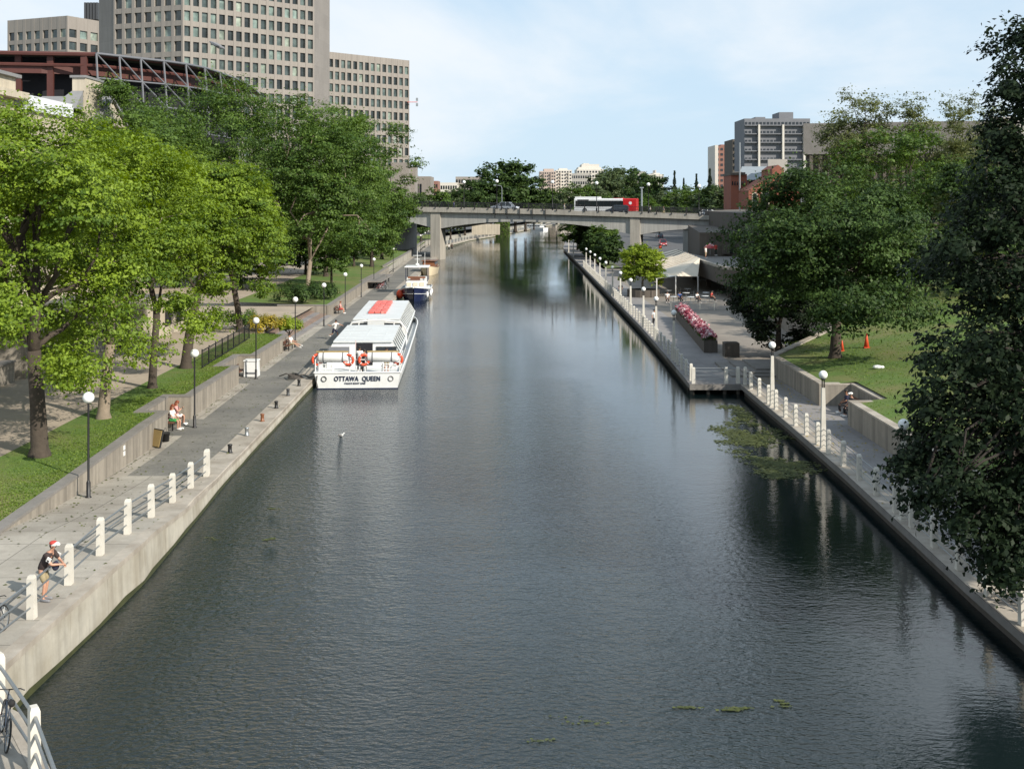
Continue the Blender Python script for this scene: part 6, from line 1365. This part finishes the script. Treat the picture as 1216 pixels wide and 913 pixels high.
# left: stone station, low wall parts among the trees
t = thing('stone_station', 'cream limestone station building with a heavy cornice at the left edge', 'building', (-60, 100, 2))
def onX(pxv): return -45.0 * F / (pxv - CX)
MB().prism([(-85, 60), (-45.6, 60), (-45.6, 108), (-85, 108)], 1, 22.5).build('wall', 'stone', t, world=True)
MB().prism([(-85, 60), (-44.6, 60), (-44.6, 109), (-85, 109)], 22.3, 22.95).build('cornice', 'stone', t, world=True)
MB().prism([(-85, 60), (-45.3, 60), (-45.3, 107.6), (-85, 107.6)], 22.95, 24.2).build('parapet', 'stone', t, world=True)
MB().prism([(-85, 60), (-44.9, 60), (-44.9, 108.0), (-85, 108.0)], 24.2, 24.5).build('parapet_cap', 'slate', t, world=True)
MB().prism([(-85, 109.2), (-45.5, 109.2), (-45.5, 121), (-85, 121)], 1, 21.5).build('wall', 'stone', t, world=True)
MB().prism([(-85, 109.2), (-45.1, 109.2), (-45.1, 121.2), (-85, 121.2)], 21.5, 22.9).build('white_parapet', 'white_roof', t, world=True)
MB().prism([(-46.4, 124.4), (-45.0, 124.4), (-45.0, 129.6), (-46.4, 129.6)], 1, 26.0).build('chimney_block', 'stone', t, world=True)
MB().prism([(-46.6, 124.2), (-44.9, 124.2), (-44.9, 129.8), (-46.6, 129.8)], 26.0, 26.25).build('chimney_cap', 'slate', t, world=True)
MB().add([(-47.9, 122, 22.6), (-45.2, 122, 22.6), (-45.2, 124.3, 24.6), (-46.4, 124.3, 24.6), (-47.9, 124.3, 22.6), (-45.2, 124.3, 22.6)], [(0, 1, 2, 3), (0, 3, 4), (1, 5, 2), (0, 4, 5, 1), (2, 5, 4, 3)]).build('scroll_buttress', 'slate', t, world=True)
mb = MB(); n0 = [(-52, 126.2, 21.4), (-44.6, 126.2, 21.4), (-44.6, 136.4, 21.4), (-52, 136.4, 21.4), (-52, 131.2, 24.2), (-44.6, 131.2, 24.2)]; mb.add(n0, [(0, 1, 2, 3), (1, 5, 2), (0, 3, 4), (0, 4, 5, 1), (3, 2, 5, 4)]); mb.build('pediment', 'stone', t, world=True)
for s in ((125.9, 131.2), (136.7, 131.2)):
    mb = MB(); dx = -44.3; a_, b_ = Vector((dx, s[0], 21.3)), Vector((dx, s[1], 24.3)); mb.add([a_, b_, b_ + Vector((-8, 0, 0)), a_ + Vector((-8, 0, 0)), a_ + Vector((0, 0, .35)), b_ + Vector((0, 0, .35)), b_ + Vector((-8, 0, .35)), a_ + Vector((-8, 0, .35))], [(0, 1, 2, 3), (4, 5, 6, 7), (0, 1, 5, 4), (1, 2, 6, 5), (2, 3, 7, 6), (3, 0, 4, 7)]); mb.build('roof', 'slate', t, world=True)
MB().prism([(-80, 121), (-46, 121), (-46, 150), (-80, 150)], 1, 20).build('wall', 'stone', t, world=True)
for k in range(9): MB().box((-45.55, 66 + k * 4.8, 12), (.3, 2.2, 9)).build('window', 'glass', t, world=True)
t = thing('concrete_wall', 'pale low concrete building wall with dark openings seen between the left tree trunks', 'wall', (-29, 95, 1.8))
MB().prism([(-38, 74), (-30.5, 74), (-30.5, 92), (-38, 92)], 1.6, 4.6).build('wall_block', 'conc_wall', t, world=True)
MB().prism([(-38, 93), (-28.8, 93), (-28.8, 104), (-38, 104)], 1.6, 4.8).build('wall_block', 'stone', t, world=True)
for k in range(3): MB().box((-28.78, 95.3 + k * 3.3, 3.4), (.2, 1.5, 1.6)).build('opening', 'dark_void', t, world=True)
for k in range(4): MB().box((-30.48, 76 + k * 4.2, 3.2), (.2, 1.6, 1.8)).build('opening', 'dark_void', t, world=True)
t = thing('garden_wall', 'grey stone garden wall at the far side of the left path', 'wall', (-31, 52, 1.8)); MB().prism([(-31.4, 36), (-30.8, 36), (-30.8, 73), (-31.4, 73)], 1.6, 3.0).build('wall_body', 'conc_wall', t, world=True); MB().prism([(-31.5, 36), (-30.7, 36), (-30.7, 73), (-31.5, 73)], 3.0, 3.12).build('coping', 'coping_dark', t, world=True)
# steel frame under construction
t = thing('steel_frame', 'curved red and grey steel roof frame of a building under construction', 'construction frame', (-65, 180, 20))
cp = [(-60, 61.8, 170), (0, 62, 170), (50, 63, 171), (113, 64.5, 172), (140, 66, 175), (165, 68, 178), (192, 71, 181), (218, 74.5, 185), (240, 79, 190), (258, 84, 197), (274, 90, 205), (288, 97, 214), (298, 104, 224), (306, 113, 238)]
Zt = 34.4; tp_ = [Vector((px(x, Y), Y, Zt)) for x, y, Y in cp]
cen = Vector((-95, 215, 0)); inw = [(cen - Vector((p.x, p.y, 0))).normalized() for p in tp_]
mb = MB(); mb.path(tp_, .32, 6); mb.path([p + Vector((0, 0, -1.6)) + i_ * .2 for p, i_ in zip(tp_, inw)], .25, 6); mb.path([p + i_ * 9 + Vector((0, 0, -.6)) for p, i_ in zip(tp_, inw)], .3, 6)
mb.build('ring_beam', 'red_steel', t, world=True)
mb = MB(); 
for i in range(len(tp_) - 1):
    d0_ = .5 if i < 3 else 2.6; d1_ = .5 if i < 2 else 2.6; a_, b_ = tp_[i] + inw[i] * d0_ + Vector((0, 0, -1.3)), tp_[i + 1] + inw[i + 1] * d1_ + Vector((0, 0, -1.3)); dz_ = Vector((0, 0, -1.5)); mb.add([a_, b_, b_ + dz_, a_ + dz_, a_ + inw[i] * .5, b_ + inw[i + 1] * .5, b_ + inw[i + 1] * .5 + dz_, a_ + inw[i] * .5 + dz_],
        [(0, 1, 2, 3), (7, 6, 5, 4), (0, 1, 5, 4), (3, 2, 6, 7)])
mb.build('red_girder', 'red_steel', t, world=True)
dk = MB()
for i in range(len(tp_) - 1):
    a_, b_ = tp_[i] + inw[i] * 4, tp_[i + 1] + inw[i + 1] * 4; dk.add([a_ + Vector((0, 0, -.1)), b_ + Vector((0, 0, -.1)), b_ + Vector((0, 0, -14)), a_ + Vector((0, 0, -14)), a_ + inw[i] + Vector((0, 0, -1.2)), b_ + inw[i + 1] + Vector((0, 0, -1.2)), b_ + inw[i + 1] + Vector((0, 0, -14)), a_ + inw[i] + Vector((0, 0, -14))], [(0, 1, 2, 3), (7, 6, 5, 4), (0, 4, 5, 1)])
dk.build('shade_backing', 'dark_void', t, world=True)  # black sheet in place of the shaded interior behind the frame
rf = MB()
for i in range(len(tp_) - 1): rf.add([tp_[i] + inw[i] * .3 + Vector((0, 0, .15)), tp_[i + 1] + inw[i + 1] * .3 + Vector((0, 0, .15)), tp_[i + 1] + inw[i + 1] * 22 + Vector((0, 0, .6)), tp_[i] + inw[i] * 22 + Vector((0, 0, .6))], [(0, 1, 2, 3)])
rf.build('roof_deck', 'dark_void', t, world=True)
cols_ = MB()
for x in (-30, 22, 60, 100): q = Vector((px(x, 172), 172, 0)); cols_.box((q.x, q.y, 20), (.9, .5, 29))
cols_.build('red_column', 'red_steel', t, world=True)
# lattice of grey tubes on the curved right part, leaning outward
idx = list(range(3, len(tp_))); fine = []
for a_, b_ in zip(idx[:-1], idx[1:]):
    for k in range(2 if a_ < 11 else 1): fine.append((tp_[a_].lerp(tp_[b_], k / (2 if a_ < 11 else 1)), inw[a_].lerp(inw[b_], k / 2)))
fine.append((tp_[-1], inw[-1])); fine = fine[::1]; rows = []
for lv in range(4): rows.append([p - n_ * (.5 + 1.0 * math.sin(lv / 3 * 1.6)) + Vector((0, 0, .1 - lv * 3.6)) for p, n_ in fine])
for lv in range(4): m_ = MB(); m_.path(rows[lv], .14 if lv else .2, 6); m_.build('lattice_chord', 'truss_steel', t, world=True)
for i in range(len(fine)):
    if i % 2 == 0:
        m_ = MB()
        for lv in range(3): m_.tube(rows[lv][i], rows[lv + 1][i], .16, n=6)
        for lv in range(3):
            if i + 2 < len(fine): m_.tube(rows[lv][i], rows[lv + 1][i + 2], .12, n=5)
        m_.build('lattice_strut', 'truss_steel', t, world=True)
# small red-blue roof beacon sticking out of the office block
t = thing('roof_antenna', 'tiny red and blue antenna sticking out from the edge of the low office block', 'antenna', Q(486, 121.5, 397)); MB().tube((-.6, 0, 0), (2.8, 0, 0), .12, n=6).build('arm', 'redpaint', t); MB().box((2.6, 0, .9), (.7, .5, 1.0)).box((2.6, 0, -.9), (.7, .5, 1.0)).build('panel', 'copper', t)
# ivy-covered pier beyond the bridge and a pale end wall
t = thing('ivy_pier', 'old canal pier covered in green ivy under the far end of the bridge', 'pier', P(596, 281, 0)); MB().box((0, 0, 3.0), (5.0, 6, 7.4)).build('pier_body', 'brown_conc', t)
rng = np.random.default_rng(77); n = 3000; f_ = rng.integers(0, 3, n); u = rng.uniform(-1, 1, n); z = rng.uniform(-.2, 7.2, n); p = np.stack([np.where(f_ == 0, u * 2.6, np.where(f_ == 1, -2.6, 2.6)), np.where(f_ == 0, -3.1, u * 3), z], 1)
leaves('ivy', p + rng.normal(size=(n, 3)) * .12, rng.normal(size=(n, 3)) + np.array([0, -1, .3]), .5, rng.uniform(0, 1, n), 'leaf_mid', t, rng)
t = thing('stone_wall', 'pale stone parapet wall behind the far promenade lamps', 'wall', (px(577, 400), 400, 1)); MB().box((px(577, 400), 400, 3.6), (9.5, 1, 3.6)).build('wall_body', 'stone', t, world=True)
# ---------------------------------------------------------------- people
def skin_mesh(name, verts, edges, rads, mat_, parent, sub=1, extra=None, root=0):
    me = bpy.data.meshes.new(name); me.from_pydata(verts, edges, []); o = bpy.data.objects.new(name, me); C.objects.link(o)
    o.modifiers.new('s', 'SKIN'); sk = me.skin_vertices[0].data
    for i, r_ in enumerate(rads): sk[i].radius = (r_, r_) if not hasattr(r_, '__len__') else r_; sk[i].use_root = (i == root)
    s_ = o.modifiers.new('u', 'SUBSURF'); s_.levels = sub; s_.render_levels = sub
    bpy.context.view_layer.update(); m2 = bpy.data.meshes.new_from_object(o.evaluated_get(bpy.context.evaluated_depsgraph_get())); m2.name = name
    bpy.data.objects.remove(o); bpy.data.meshes.remove(me)
    if extra is not None:
        bm = bmesh.new(); bm.from_mesh(m2); e = bpy.data.meshes.new('e'); e.from_pydata(extra.v, [], extra.f); bm.from_mesh(e); bmesh.ops.recalc_face_normals(bm, faces=bm.faces); bm.to_mesh(m2); bm.free(); bpy.data.meshes.remove(e)
    m2.materials.clear(); m2.materials.append(M[mat_]); m2.polygons.foreach_set('use_smooth', [True] * len(m2.polygons))
    o = bpy.data.objects.new(name, m2); C.objects.link(o); o.parent = parent; return o
# poses: joints in a frame where the person faces -y, feet at z=0. Right = -x
STAND = dict(pel=(0, 0, .95), che=(0, 0, 1.27), nec=(0, 0, 1.47), hed=(0, -.02, 1.66), shL=(.19, 0, 1.42), elL=(.25, .02, 1.13), wrL=(.26, -.06, .88), shR=(-.19, 0, 1.42), elR=(-.25, .02, 1.13), wrR=(-.26, -.06, .88),
             hiL=(.09, 0, .90), knL=(.11, -.02, .50), anL=(.11, .03, .09), hiR=(-.09, 0, .90), knR=(-.11, -.02, .50), anR=(-.11, .03, .09))
def pose(**k): d = dict(STAND); d.update(k); return d
LEAN = pose(pel=(0, .10, .95), che=(0, -.06, 1.25), nec=(0, -.16, 1.42), hed=(0, -.24, 1.60), shL=(.19, -.13, 1.37), elL=(.25, -.30, 1.12), wrL=(.08, -.50, 1.07), shR=(-.19, -.13, 1.37), elR=(-.25, -.30, 1.12), wrR=(-.06, -.50, 1.09), hiL=(.09, .10, .9), hiR=(-.09, .10, .9), knL=(.11, .02, .5), knR=(-.1, -.02, .5), anL=(.11, .10, .09), anR=(-.11, .03, .09))
WALK = pose(anL=(.09, -.28, .09), knL=(.1, -.17, .5), anR=(-.09, .33, .14), knR=(-.1, .05, .48), elL=(.25, .12, 1.15), wrL=(.25, .12, .92), elR=(-.25, -.06, 1.15), wrR=(-.24, -.24, .98))
RUN = pose(che=(0, -.08, 1.25), nec=(0, -.13, 1.43), hed=(0, -.18, 1.6), shL=(.19, -.1, 1.38), shR=(-.19, -.1, 1.38), elL=(.3, -.42, 1.28), wrL=(.32, -.66, 1.2), elR=(-.3, .2, 1.2), wrR=(-.34, .42, 1.28), anL=(.1, -.35, .1), knL=(.1, -.26, .55), anR=(-.1, .5, .35), knR=(-.1, .14, .48))
SIT = pose(pel=(0, 0, .52), che=(0, -.02, .85), nec=(0, -.04, 1.05), hed=(0, -.08, 1.24), shL=(.19, -.02, 1.0), shR=(-.19, -.02, 1.0), elL=(.25, -.12, .74), wrL=(.12, -.34, .62), elR=(-.25, -.12, .74), wrR=(-.12, -.34, .62), hiL=(.1, -.02, .5), hiR=(-.1, -.02, .5), knL=(.13, -.44, .5), knR=(-.13, -.44, .5), anL=(.13, -.42, .09), anR=(-.13, -.42, .09))
def mixp(a, **k): d = dict(a); d.update(k); return d
def person(label, loc, rz, P_=STAND, top='white_cotton', bottom='navy_cotton', skin='skin', hair='hair_dark', H=1.0, shorts=True, cap=None, fingers=False, longsleeve=False, group=None, long_hair=False, shoes='white_cotton', fem=False):
    t = thing('person', label, 'person', loc, rz, group); v = {k: Vector(x) * H for k, x in P_.items()}; w = .88 if fem else 1
    for k in ('shL', 'shR'): v[k].x *= w
    toL = v['anL'] + Vector((.02, -.16, -.05)) * H; toR = v['anR'] + Vector((-.02, -.16, -.05)) * H
    hd = v['hed']; nk = v['nec']; up = (hd - nk).normalized()
    vs = [v['pel'], (v['pel'] + v['che']) / 2, v['che'], v['che'].lerp(nk, .75), nk, nk.lerp(hd, .45), hd - up * .01, hd + up * .07, hd + up * .105]
    ed = [(0, 1), (1, 2), (2, 3), (3, 4), (4, 5), (5, 6), (6, 7), (7, 8)]; rd = [.125, .11, .13, .10, .055, .058, .088, .085, .05]
    def chain(frm, pts, rs):
        k = frm
        for p, r_ in zip(pts, rs): vs.append(p); rd.append(r_); ed.append((k, len(vs) - 1)); k = len(vs) - 1
        return k
    ends = []
    for s in 'LR':
        sh, el, wr = v['sh' + s], v['el' + s], v['wr' + s]; hdn = wr + (wr - el).normalized() * .07
        e = chain(3, [sh, sh.lerp(el, .5), el, el.lerp(wr, .45), wr, hdn], [.066, .052, .044, .040, .028, .034]); ends.append((e, wr, hdn, el, s))
        hi, kn, an, to = v['hi' + s], v['kn' + s], v['an' + s], (toL if s == 'L' else toR)
        chain(0, [hi, hi.lerp(kn, .5), kn, kn.lerp(an, .4), an, to], [.095, .08, .056, .054, .036, .032])
    if fingers:
        for e, wr, hdn, el, s in ends:
            d = (hdn - wr).normalized(); side = d.cross(Vector((0, 0, 1))).normalized(); dn = Vector((0, 0, -1))
            for k, L_ in enumerate((.062, .074, .07, .055)):
                b_ = hdn + side * (.026 - .0175 * k) + d * .02; chain(e, [b_, b_ + d * L_ * .5 + dn * .01, b_ + d * L_ * .8 + dn * .045], [.010, .009, .008])
            sg = 1 if s == 'L' else -1; b_ = wr + d * .03 - side * .03 * sg; chain(e, [b_, b_ + d * .035 - side * .02 * sg + dn * .02], [.012, .010])
    vs = [tuple(x) for x in vs]; rd = [(r_ * H * (.95 if fem else 1),) * 2 for r_ in rd]
    fwd = Vector((0, -1, 0)); ex = MB(); c = hd
    ex.add([c + fwd * .08 + up * .03, c + fwd * .118 - up * .012, c + fwd * .08 - up * .02 + Vector((.018, 0, 0)), c + fwd * .08 - up * .02 - Vector((.018, 0, 0))], [(0, 2, 1), (0, 1, 3), (1, 2, 3), (0, 3, 2)])
    for s in (-1, 1): ex.sphere(c + Vector((s * .088, .01, 0)), (.014, .026, .036), 8, 5)
    skin_mesh('body', vs, ed, rd, skin, t, 1, ex)
    ey = MB(); [ey.sphere(c + fwd * .083 + Vector((s * .032, 0, .018)), .011, 6, 4) for s in (-1, 1)]; ey.box(c + fwd * .088 - up * .045, (.04, .008, .008)); ey.build('face_features', 'hair_dark', t)
    # clothes
    sp_ = [v['pel'] + Vector((0, .01, -.13)), v['pel'].lerp(v['che'], .3), v['che'], v['che'].lerp(nk, .75), nk - up * .02]; se = [(0, 1), (1, 2), (2, 3), (3, 4)]; sr = [.185, .178, .168, .125, .068]
    for s in 'LR':
        sh, el, wr = v['sh' + s], v['el' + s], v['wr' + s]; n = len(sp_); sp_ += [sh, sh.lerp(el, .45), sh.lerp(el, .8)]; se += [(3, n), (n, n + 1), (n + 1, n + 2)]; sr += [.086, .075, .074]
        if longsleeve: sp_ += [el, el.lerp(wr, .85)]; se += [(n + 2, n + 3), (n + 3, n + 4)]; sr += [.06, .05]
    skin_mesh('shirt', [tuple(x) for x in sp_], se, [(r_ * H * (.92 if fem else 1),) * 2 for r_ in sr], top, t, 1)
    bp_ = [v['pel'] + Vector((0, .01, .1)), v['pel'] - Vector((0, 0, .01))]; be = [(0, 1)]; brr = [.155, .165]
    for s in 'LR':
        hi, kn, an = v['hi' + s], v['kn' + s], v['an' + s]; n = len(bp_); L_ = [hi, hi.lerp(kn, .5), hi.lerp(kn, .92)] + ([] if shorts else [kn.lerp(an, .4), kn.lerp(an, .9)]); bp_ += L_; be.append((1, n)); be += [(n + i, n + i + 1) for i in range(len(L_) - 1)]; brr += [.112, .1, .088] + ([] if shorts else [.07, .058])
    skin_mesh('shorts' if shorts else 'trousers', [tuple(x) for x in bp_], be, [(r_ * H,) * 2 for r_ in brr], bottom, t, 1)
    for an, to in ((v['anL'], toL), (v['anR'], toR)):
        sh_ = MB(); sh_.smooth = True; sh_.path([an + Vector((0, .06, -.045)), an + Vector((0, .03, -.04)), an.lerp(to, .5) + Vector((0, 0, -.02)), to + Vector((0, -.03, 0)), to + Vector((0, -.07, -.01))], [.03, .052, .05, .045, .025], 10); sh_.build('shoe', shoes, t)
    hr = MB(); hr.smooth = True
    if cap:
        hr.sphere(c + up * .055 + Vector((0, .005, 0)), (.108, .118, .085), 14, 8); hr.path([c + up * .05 + fwd * .06, c + up * .045 + fwd * .13, c + up * .03 + fwd * .18], [.075, .06, .03], 8); o = hr.build('cap', cap, t)
        h2 = MB(); h2.smooth = True; h2.sphere(c + Vector((0, .03, .0)), (.1, .09, .085), 12, 7); h2.build('hair', hair, t)
    else:
        hr.sphere(c + up * .045 + Vector((0, .022, 0)), (.104, .112, .098), 14, 9)
        if long_hair: hr.path([c + Vector((0, .05, .04)), c + Vector((0, .09, -.06)), c + Vector((0, .1, -.2)), c + Vector((0, .09, -.3))], [.08, .09, .08, .04], 10)
        hr.build('hair', hair, t)
    return t
# man leaning on the left railing (faces the canal, to the right of the picture)
m_loc = P(49, 717, 1.42)
leftx = RAIL_L
rp = Vector(RAIL_L[2]); rq = Vector(RAIL_L[3]); rdir = (rq - rp).normalized()
man = person('man in brown shirt, tan shorts and red and white cap leaning on the left railing', m_loc + Vector((.02, .28, 0)), math.atan2(rdir.x, -rdir.y) + math.pi / 2 - .0, LEAN, 'brown_cotton', 'khaki_cotton', 'skin', 'hair_dark', 1.0, True, 'white_cotton', True, shoes='grey_cotton')
man.rotation_euler = (0, 0, R(82))
cp_ = [c for c in man.children if c.name.startswith('cap')][0]; v_ = Vector(LEAN['hed']); MB().sphere((v_.x, v_.y + .005, v_.z + .075), (.113, .122, .07), 14, 8).build('cap_crown', 'red_cotton', cp_)
for s in (-1, 1):
    MB().box((s * .265, -.24, 1.26), (.03, .13, .13), rot=Matrix.Rotation(.5, 3, 'X')).build('sleeve_patch', 'white_cotton', man)
MB().sphere((0, -.30, 1.02), (.12, .1, .14), 12, 8).build('waist_bag', 'navy_cotton', man)
# two people on the first bench
person('woman with auburn hair reclining on the first bench, reading', (-18.75, 65.7, .5), R(95), mixp(SIT, hed=(.0, -.1, 1.22), wrL=(.1, -.38, .95), wrR=(-.1, -.38, .95), elL=(.27, -.2, .78), elR=(-.27, -.2, .78)), 'pink_cotton', 'white_cotton', 'skin', 'hair_auburn', long_hair=True, fem=True)
person('person in white top and green shorts on the near end of the first bench', (-18.6, 64.4, .5), R(80), SIT, 'white_cotton', 'green_cotton', 'skin', 'hair_auburn', long_hair=True, fem=True)
person('person in white shirt stretched along the bench by the yellow shrubs', (-18.6, 98.9, .5), R(75), mixp(SIT, hed=(0, .08, 1.2), nec=(0, .06, 1.03), che=(0, .03, .84), knL=(.12, -.46, .55), knR=(-.12, -.46, .55), anL=(.12, -.85, .42), anR=(-.12, -.85, .30), wrL=(.16, -.5, .72), wrR=(-.14, -.5, .72)), 'white_cotton', 'khaki_cotton', 'skin')
person('person in pink top sitting against the wall just beyond the brown steps', (-19.15, 131.2, .5), R(85), SIT, 'pink_cotton', 'red_cotton', 'skin', 'hair_auburn', fem=True)
r_loc = P(397, 403, .5); person('person in white t-shirt and dark shorts running toward the tour boat', r_loc, R(70), RUN, 'white_cotton', 'navy_cotton', 'skin', 'hair_dark', 1.03)
person('crew member in white shirt standing on the stern deck of the tour boat', Vector((-10.9, 84.3, .79)), R(190), mixp(STAND, elL=(.3, -.1, 1.2), wrL=(.2, -.3, 1.05)), 'white_cotton', 'black_cotton', 'skin_dark', 'hair_dark', shorts=False)
person('second crew member in dark clothes beside the doorway on the tour boat', Vector((-10.4, 83.0, .79)), R(170), STAND, 'black_cotton', 'black_cotton', 'skin', 'hair_dark', .98, shorts=False)
person('passenger in white sitting in the open well between the two cabins', Vector((-12.2, 98.6, .95)), R(180), SIT, 'white_cotton', 'navy_cotton', 'skin', 'hair_auburn', fem=True)
person('passenger in red sitting in the open well between the two cabins', Vector((-9.9, 98.9, .95)), R(180), SIT, 'red_cotton', 'navy_cotton', 'skin_dark')
person('passenger in blue leaning by the right stern rail of the tour boat', Vector((-8.9, 83.6, .79)), R(20), STAND, 'blue_cotton', 'khaki_cotton', 'skin')
pr = P(777, 389, ZR)
person('person in white top and dark trousers walking by the far right railing', (pr.x, pr.y, ZR), R(5), WALK, 'white_cotton', 'black_cotton', 'skin', 'hair_dark', shorts=False)
person('person in black walking along the far right railing farther from the jetty', (14.0, 152, ZR), R(0), WALK, 'black_cotton', 'black_cotton', 'skin_dark', shorts=False)
person('person in black with light hair on the dark bench of the right recess', (19.4, 67.2, ZR), R(-85), SIT, 'black_cotton', 'black_cotton', 'skin', 'hair_dark', cap='white_cotton', shorts=False)
person('second person in dark clothes on the right recess bench', (19.4, 68.2, ZR), R(-95), SIT, 'navy_cotton', 'black_cotton', 'skin_dark', 'hair_dark', shorts=False)
zt_ = 4.78
q = P(838, 307, zt_); person('person in white and grey standing at the terrace edge', (q.x, q.y, zt_), R(60), STAND, 'white_cotton', 'khaki_cotton', 'skin')
q = P(850, 303.5, zt_); person('person in bright red shirt and black trousers on the terrace', (q.x, q.y, zt_), R(20), STAND, 'red_cotton', 'black_cotton', 'skin_dark', shorts=False, H=1.05)
q = P(860, 301.5, zt_); person('person all in black farther back on the terrace', (q.x, q.y, zt_), R(200), STAND, 'black_cotton', 'black_cotton', 'skin_dark', shorts=False)
q = P(844.5, 303, zt_); t = thing('red_umbrella', 'dark red round parasol beside the people on the terrace', 'parasol', (q.x, q.y + 1, zt_)); MB().tube((0, 0, 0), (0, 0, 1.9), .03).build('pole', 'galv', t); mb = MB(); mb.lathe([(1.0, 1.0), (.8, 1.35), (.4, 1.6), (.03, 1.7)], n=12); mb.build('canopy', 'redcar', t)
for i, (pxv, u, tp, bt_) in enumerate([(539, 1.6, 'blue_cotton', 'navy_cotton'), (670, 1.4, 'white_cotton', 'grey_cotton'), (772, 1.5, 'white_cotton', 'black_cotton'), (788, 1.5, 'grey_cotton', 'khaki_cotton')]):
    q = on_bridge(pxv, u); person(['blue-shirted pedestrian on the left part of the bridge', 'pedestrian in white just left of the bus', 'pedestrian in white right of the red bus rear', 'pedestrian in grey near the pale pole on the bridge'][i], q, R(90 if i % 2 else -90), WALK, tp, bt_, 'skin', shorts=False, group='pedestrians on the bridge')
for i, (pxv, Y, tp) in enumerate([(533, 300, 'white_cotton'), (536.5, 303, 'black_cotton')]):
    person(['pedestrian in white on the far promenade beyond the bridge pier', 'pedestrian in black on the far promenade beside the one in white'][i], (px(pxv, Y), Y, .5), R(10), WALK, tp, 'black_cotton', 'skin', shorts=False)
for i, (x, y, tp) in enumerate([(18.85, 143.2, 'white_cotton'), (20.35, 143.2, 'blue_cotton'), (22.4, 142.8, 'white_cotton'), (24.4, 144.2, 'red_cotton')]):
    person(['diner in white at the cafe table next to the lime green tree', 'diner in blue at the first cafe table', 'diner in white at the second cafe table', 'diner in red at the third cafe table'][i], (x, y, ZR), R(20 * i), SIT, tp, 'black_cotton', 'skin', shorts=False, group='diners under the tent')
for i, (dx, tp) in enumerate([(0, 'red_cotton'), (1.3, 'white_cotton'), (2.6, 'blue_cotton'), (4.0, 'khaki_cotton'), (5.3, 'red_cotton')]):
    person(['pedestrian in red, leftmost of the group on the road under the bridge', 'pedestrian in white, second in the group under the bridge', 'pedestrian in blue, middle of the group under the bridge', 'pedestrian in tan, fourth in the group under the bridge', 'pedestrian in red, nearest the dark pillar under the bridge'][i], (px(801, 235) + dx, 235 + (i % 2), .96), R(30 * i), STAND if i % 2 else WALK, tp, 'navy_cotton', 'skin', shorts=False, group='group of pedestrians under the bridge')

# ---------------------------------------------------------------- bicycles
def bicycle(label, loc, rz, lean=0.0, paint='darkcar', group=None, simple=False):
    t = thing('bicycle', label, 'bicycle', loc, rz, group); t.rotation_euler = (lean, 0, rz)
    r_ = .34
    for nm, x in (('rear', -.52), ('front', .55)):
        tr = MB(); tr.smooth = True; tr.torus((x, 0, r_), r_ - .02, .021, 'Y', 28, 6); w_ = tr.build('wheel', 'rubber', t)
        rm = MB(); rm.torus((x, 0, r_), r_ - .045, .009, 'Y', 28, 5); rm.build('rim', 'galv', w_)
        if not simple:
            s_ = MB(); [s_.tube((x, 0, r_), (x + math.cos(a_) * (r_ - .045), 0, r_ + math.sin(a_) * (r_ - .045)), .003, n=3) for a_ in [2 * math.pi * k / 18 for k in range(18)]]; s_.tube((x, -.04, r_), (x, .04, r_), .025, n=8); s_.build('spokes', 'galv', w_)
    f = MB(); bb_ = Vector((-.08, 0, .30)); st = Vector((-.2, 0, .78)); hd_ = Vector((.36, 0, .84)); hl = Vector((.39, 0, .72)); rw = Vector((-.52, 0, .34))
    for a_, b_, q_ in ((bb_, st, .018), (st, hd_, .016), (bb_, hl, .02), (hd_, hl, .02)): f.tube(a_, b_, q_, n=7)
    for s in (-.04, .04): f.tube(bb_ + Vector((0, s * .6, 0)), rw + Vector((0, s, 0)), .010, n=5); f.tube(st, rw + Vector((0, s, 0)), .009, n=5)
    f.build('frame', paint, t)
    k = MB(); [k.tube(hl + Vector((0, s * .5, 0)), (.55, s, .34), .011, n=5) for s in (-.05, .05)]; k.tube(hd_, (.33, 0, .96), .014, n=6); k.build('fork', paint, t)
    h_ = MB(); h_.smooth = True; h_.path([(.26, -.3, .98), (.33, -.22, .99), (.35, 0, .97), (.33, .22, .99), (.26, .3, .98)], .013, 7); h_.build('handlebar', 'black_metal', t)
    sd_ = MB(); sd_.smooth = True; sd_.path([(-.36, 0, .91), (-.28, 0, .92), (-.18, 0, .915), (-.08, 0, .91)], [.06, .075, .045, .02], 10); sd_.tube(st, (-.22, 0, .9), .013, n=6); sd_.build('saddle', 'rubber', t)
    c = MB(); c.torus((-.08, -.04, .30), .09, .008, 'Y', 18, 4); c.tube((-.08, -.06, .3), (.04, -.07, .2), .011, n=5); c.tube((-.08, .06, .3), (-.2, .07, .4), .011, n=5); c.box((.05, -.1, .19), (.09, .07, .02)); c.box((-.21, .1, .41), (.09, .07, .02)); c.build('crankset', 'galv', t)
    return t
q = P(4, 757, 1.42); bicycle('dark bicycle with red tyres partly cut off at the left edge, leaning on the railing', (-13.62, 31.05, 1.43), R(88), R(-7), 'darkcar')
q = P(16, 870, 1.5); bicycle('black bicycle leaning on the corner railing at the bottom left', (-10.75, 24.9, 1.5), R(118), R(9), 'darkcar')
for i in range(4):
    b_ = bicycle('%s of the parked bicycles crowded on the left quay beside the blue boat' % ['nearest', 'second', 'third', 'farthest'][i], (-18.6 + .3 * (i % 2), 166 + i * 1.6, .5), R(10 + 25 * i), 0, ['redcar', 'silver', 'redcar', 'darkcar'][i], group='parked bicycles by the blue boat', simple=True)
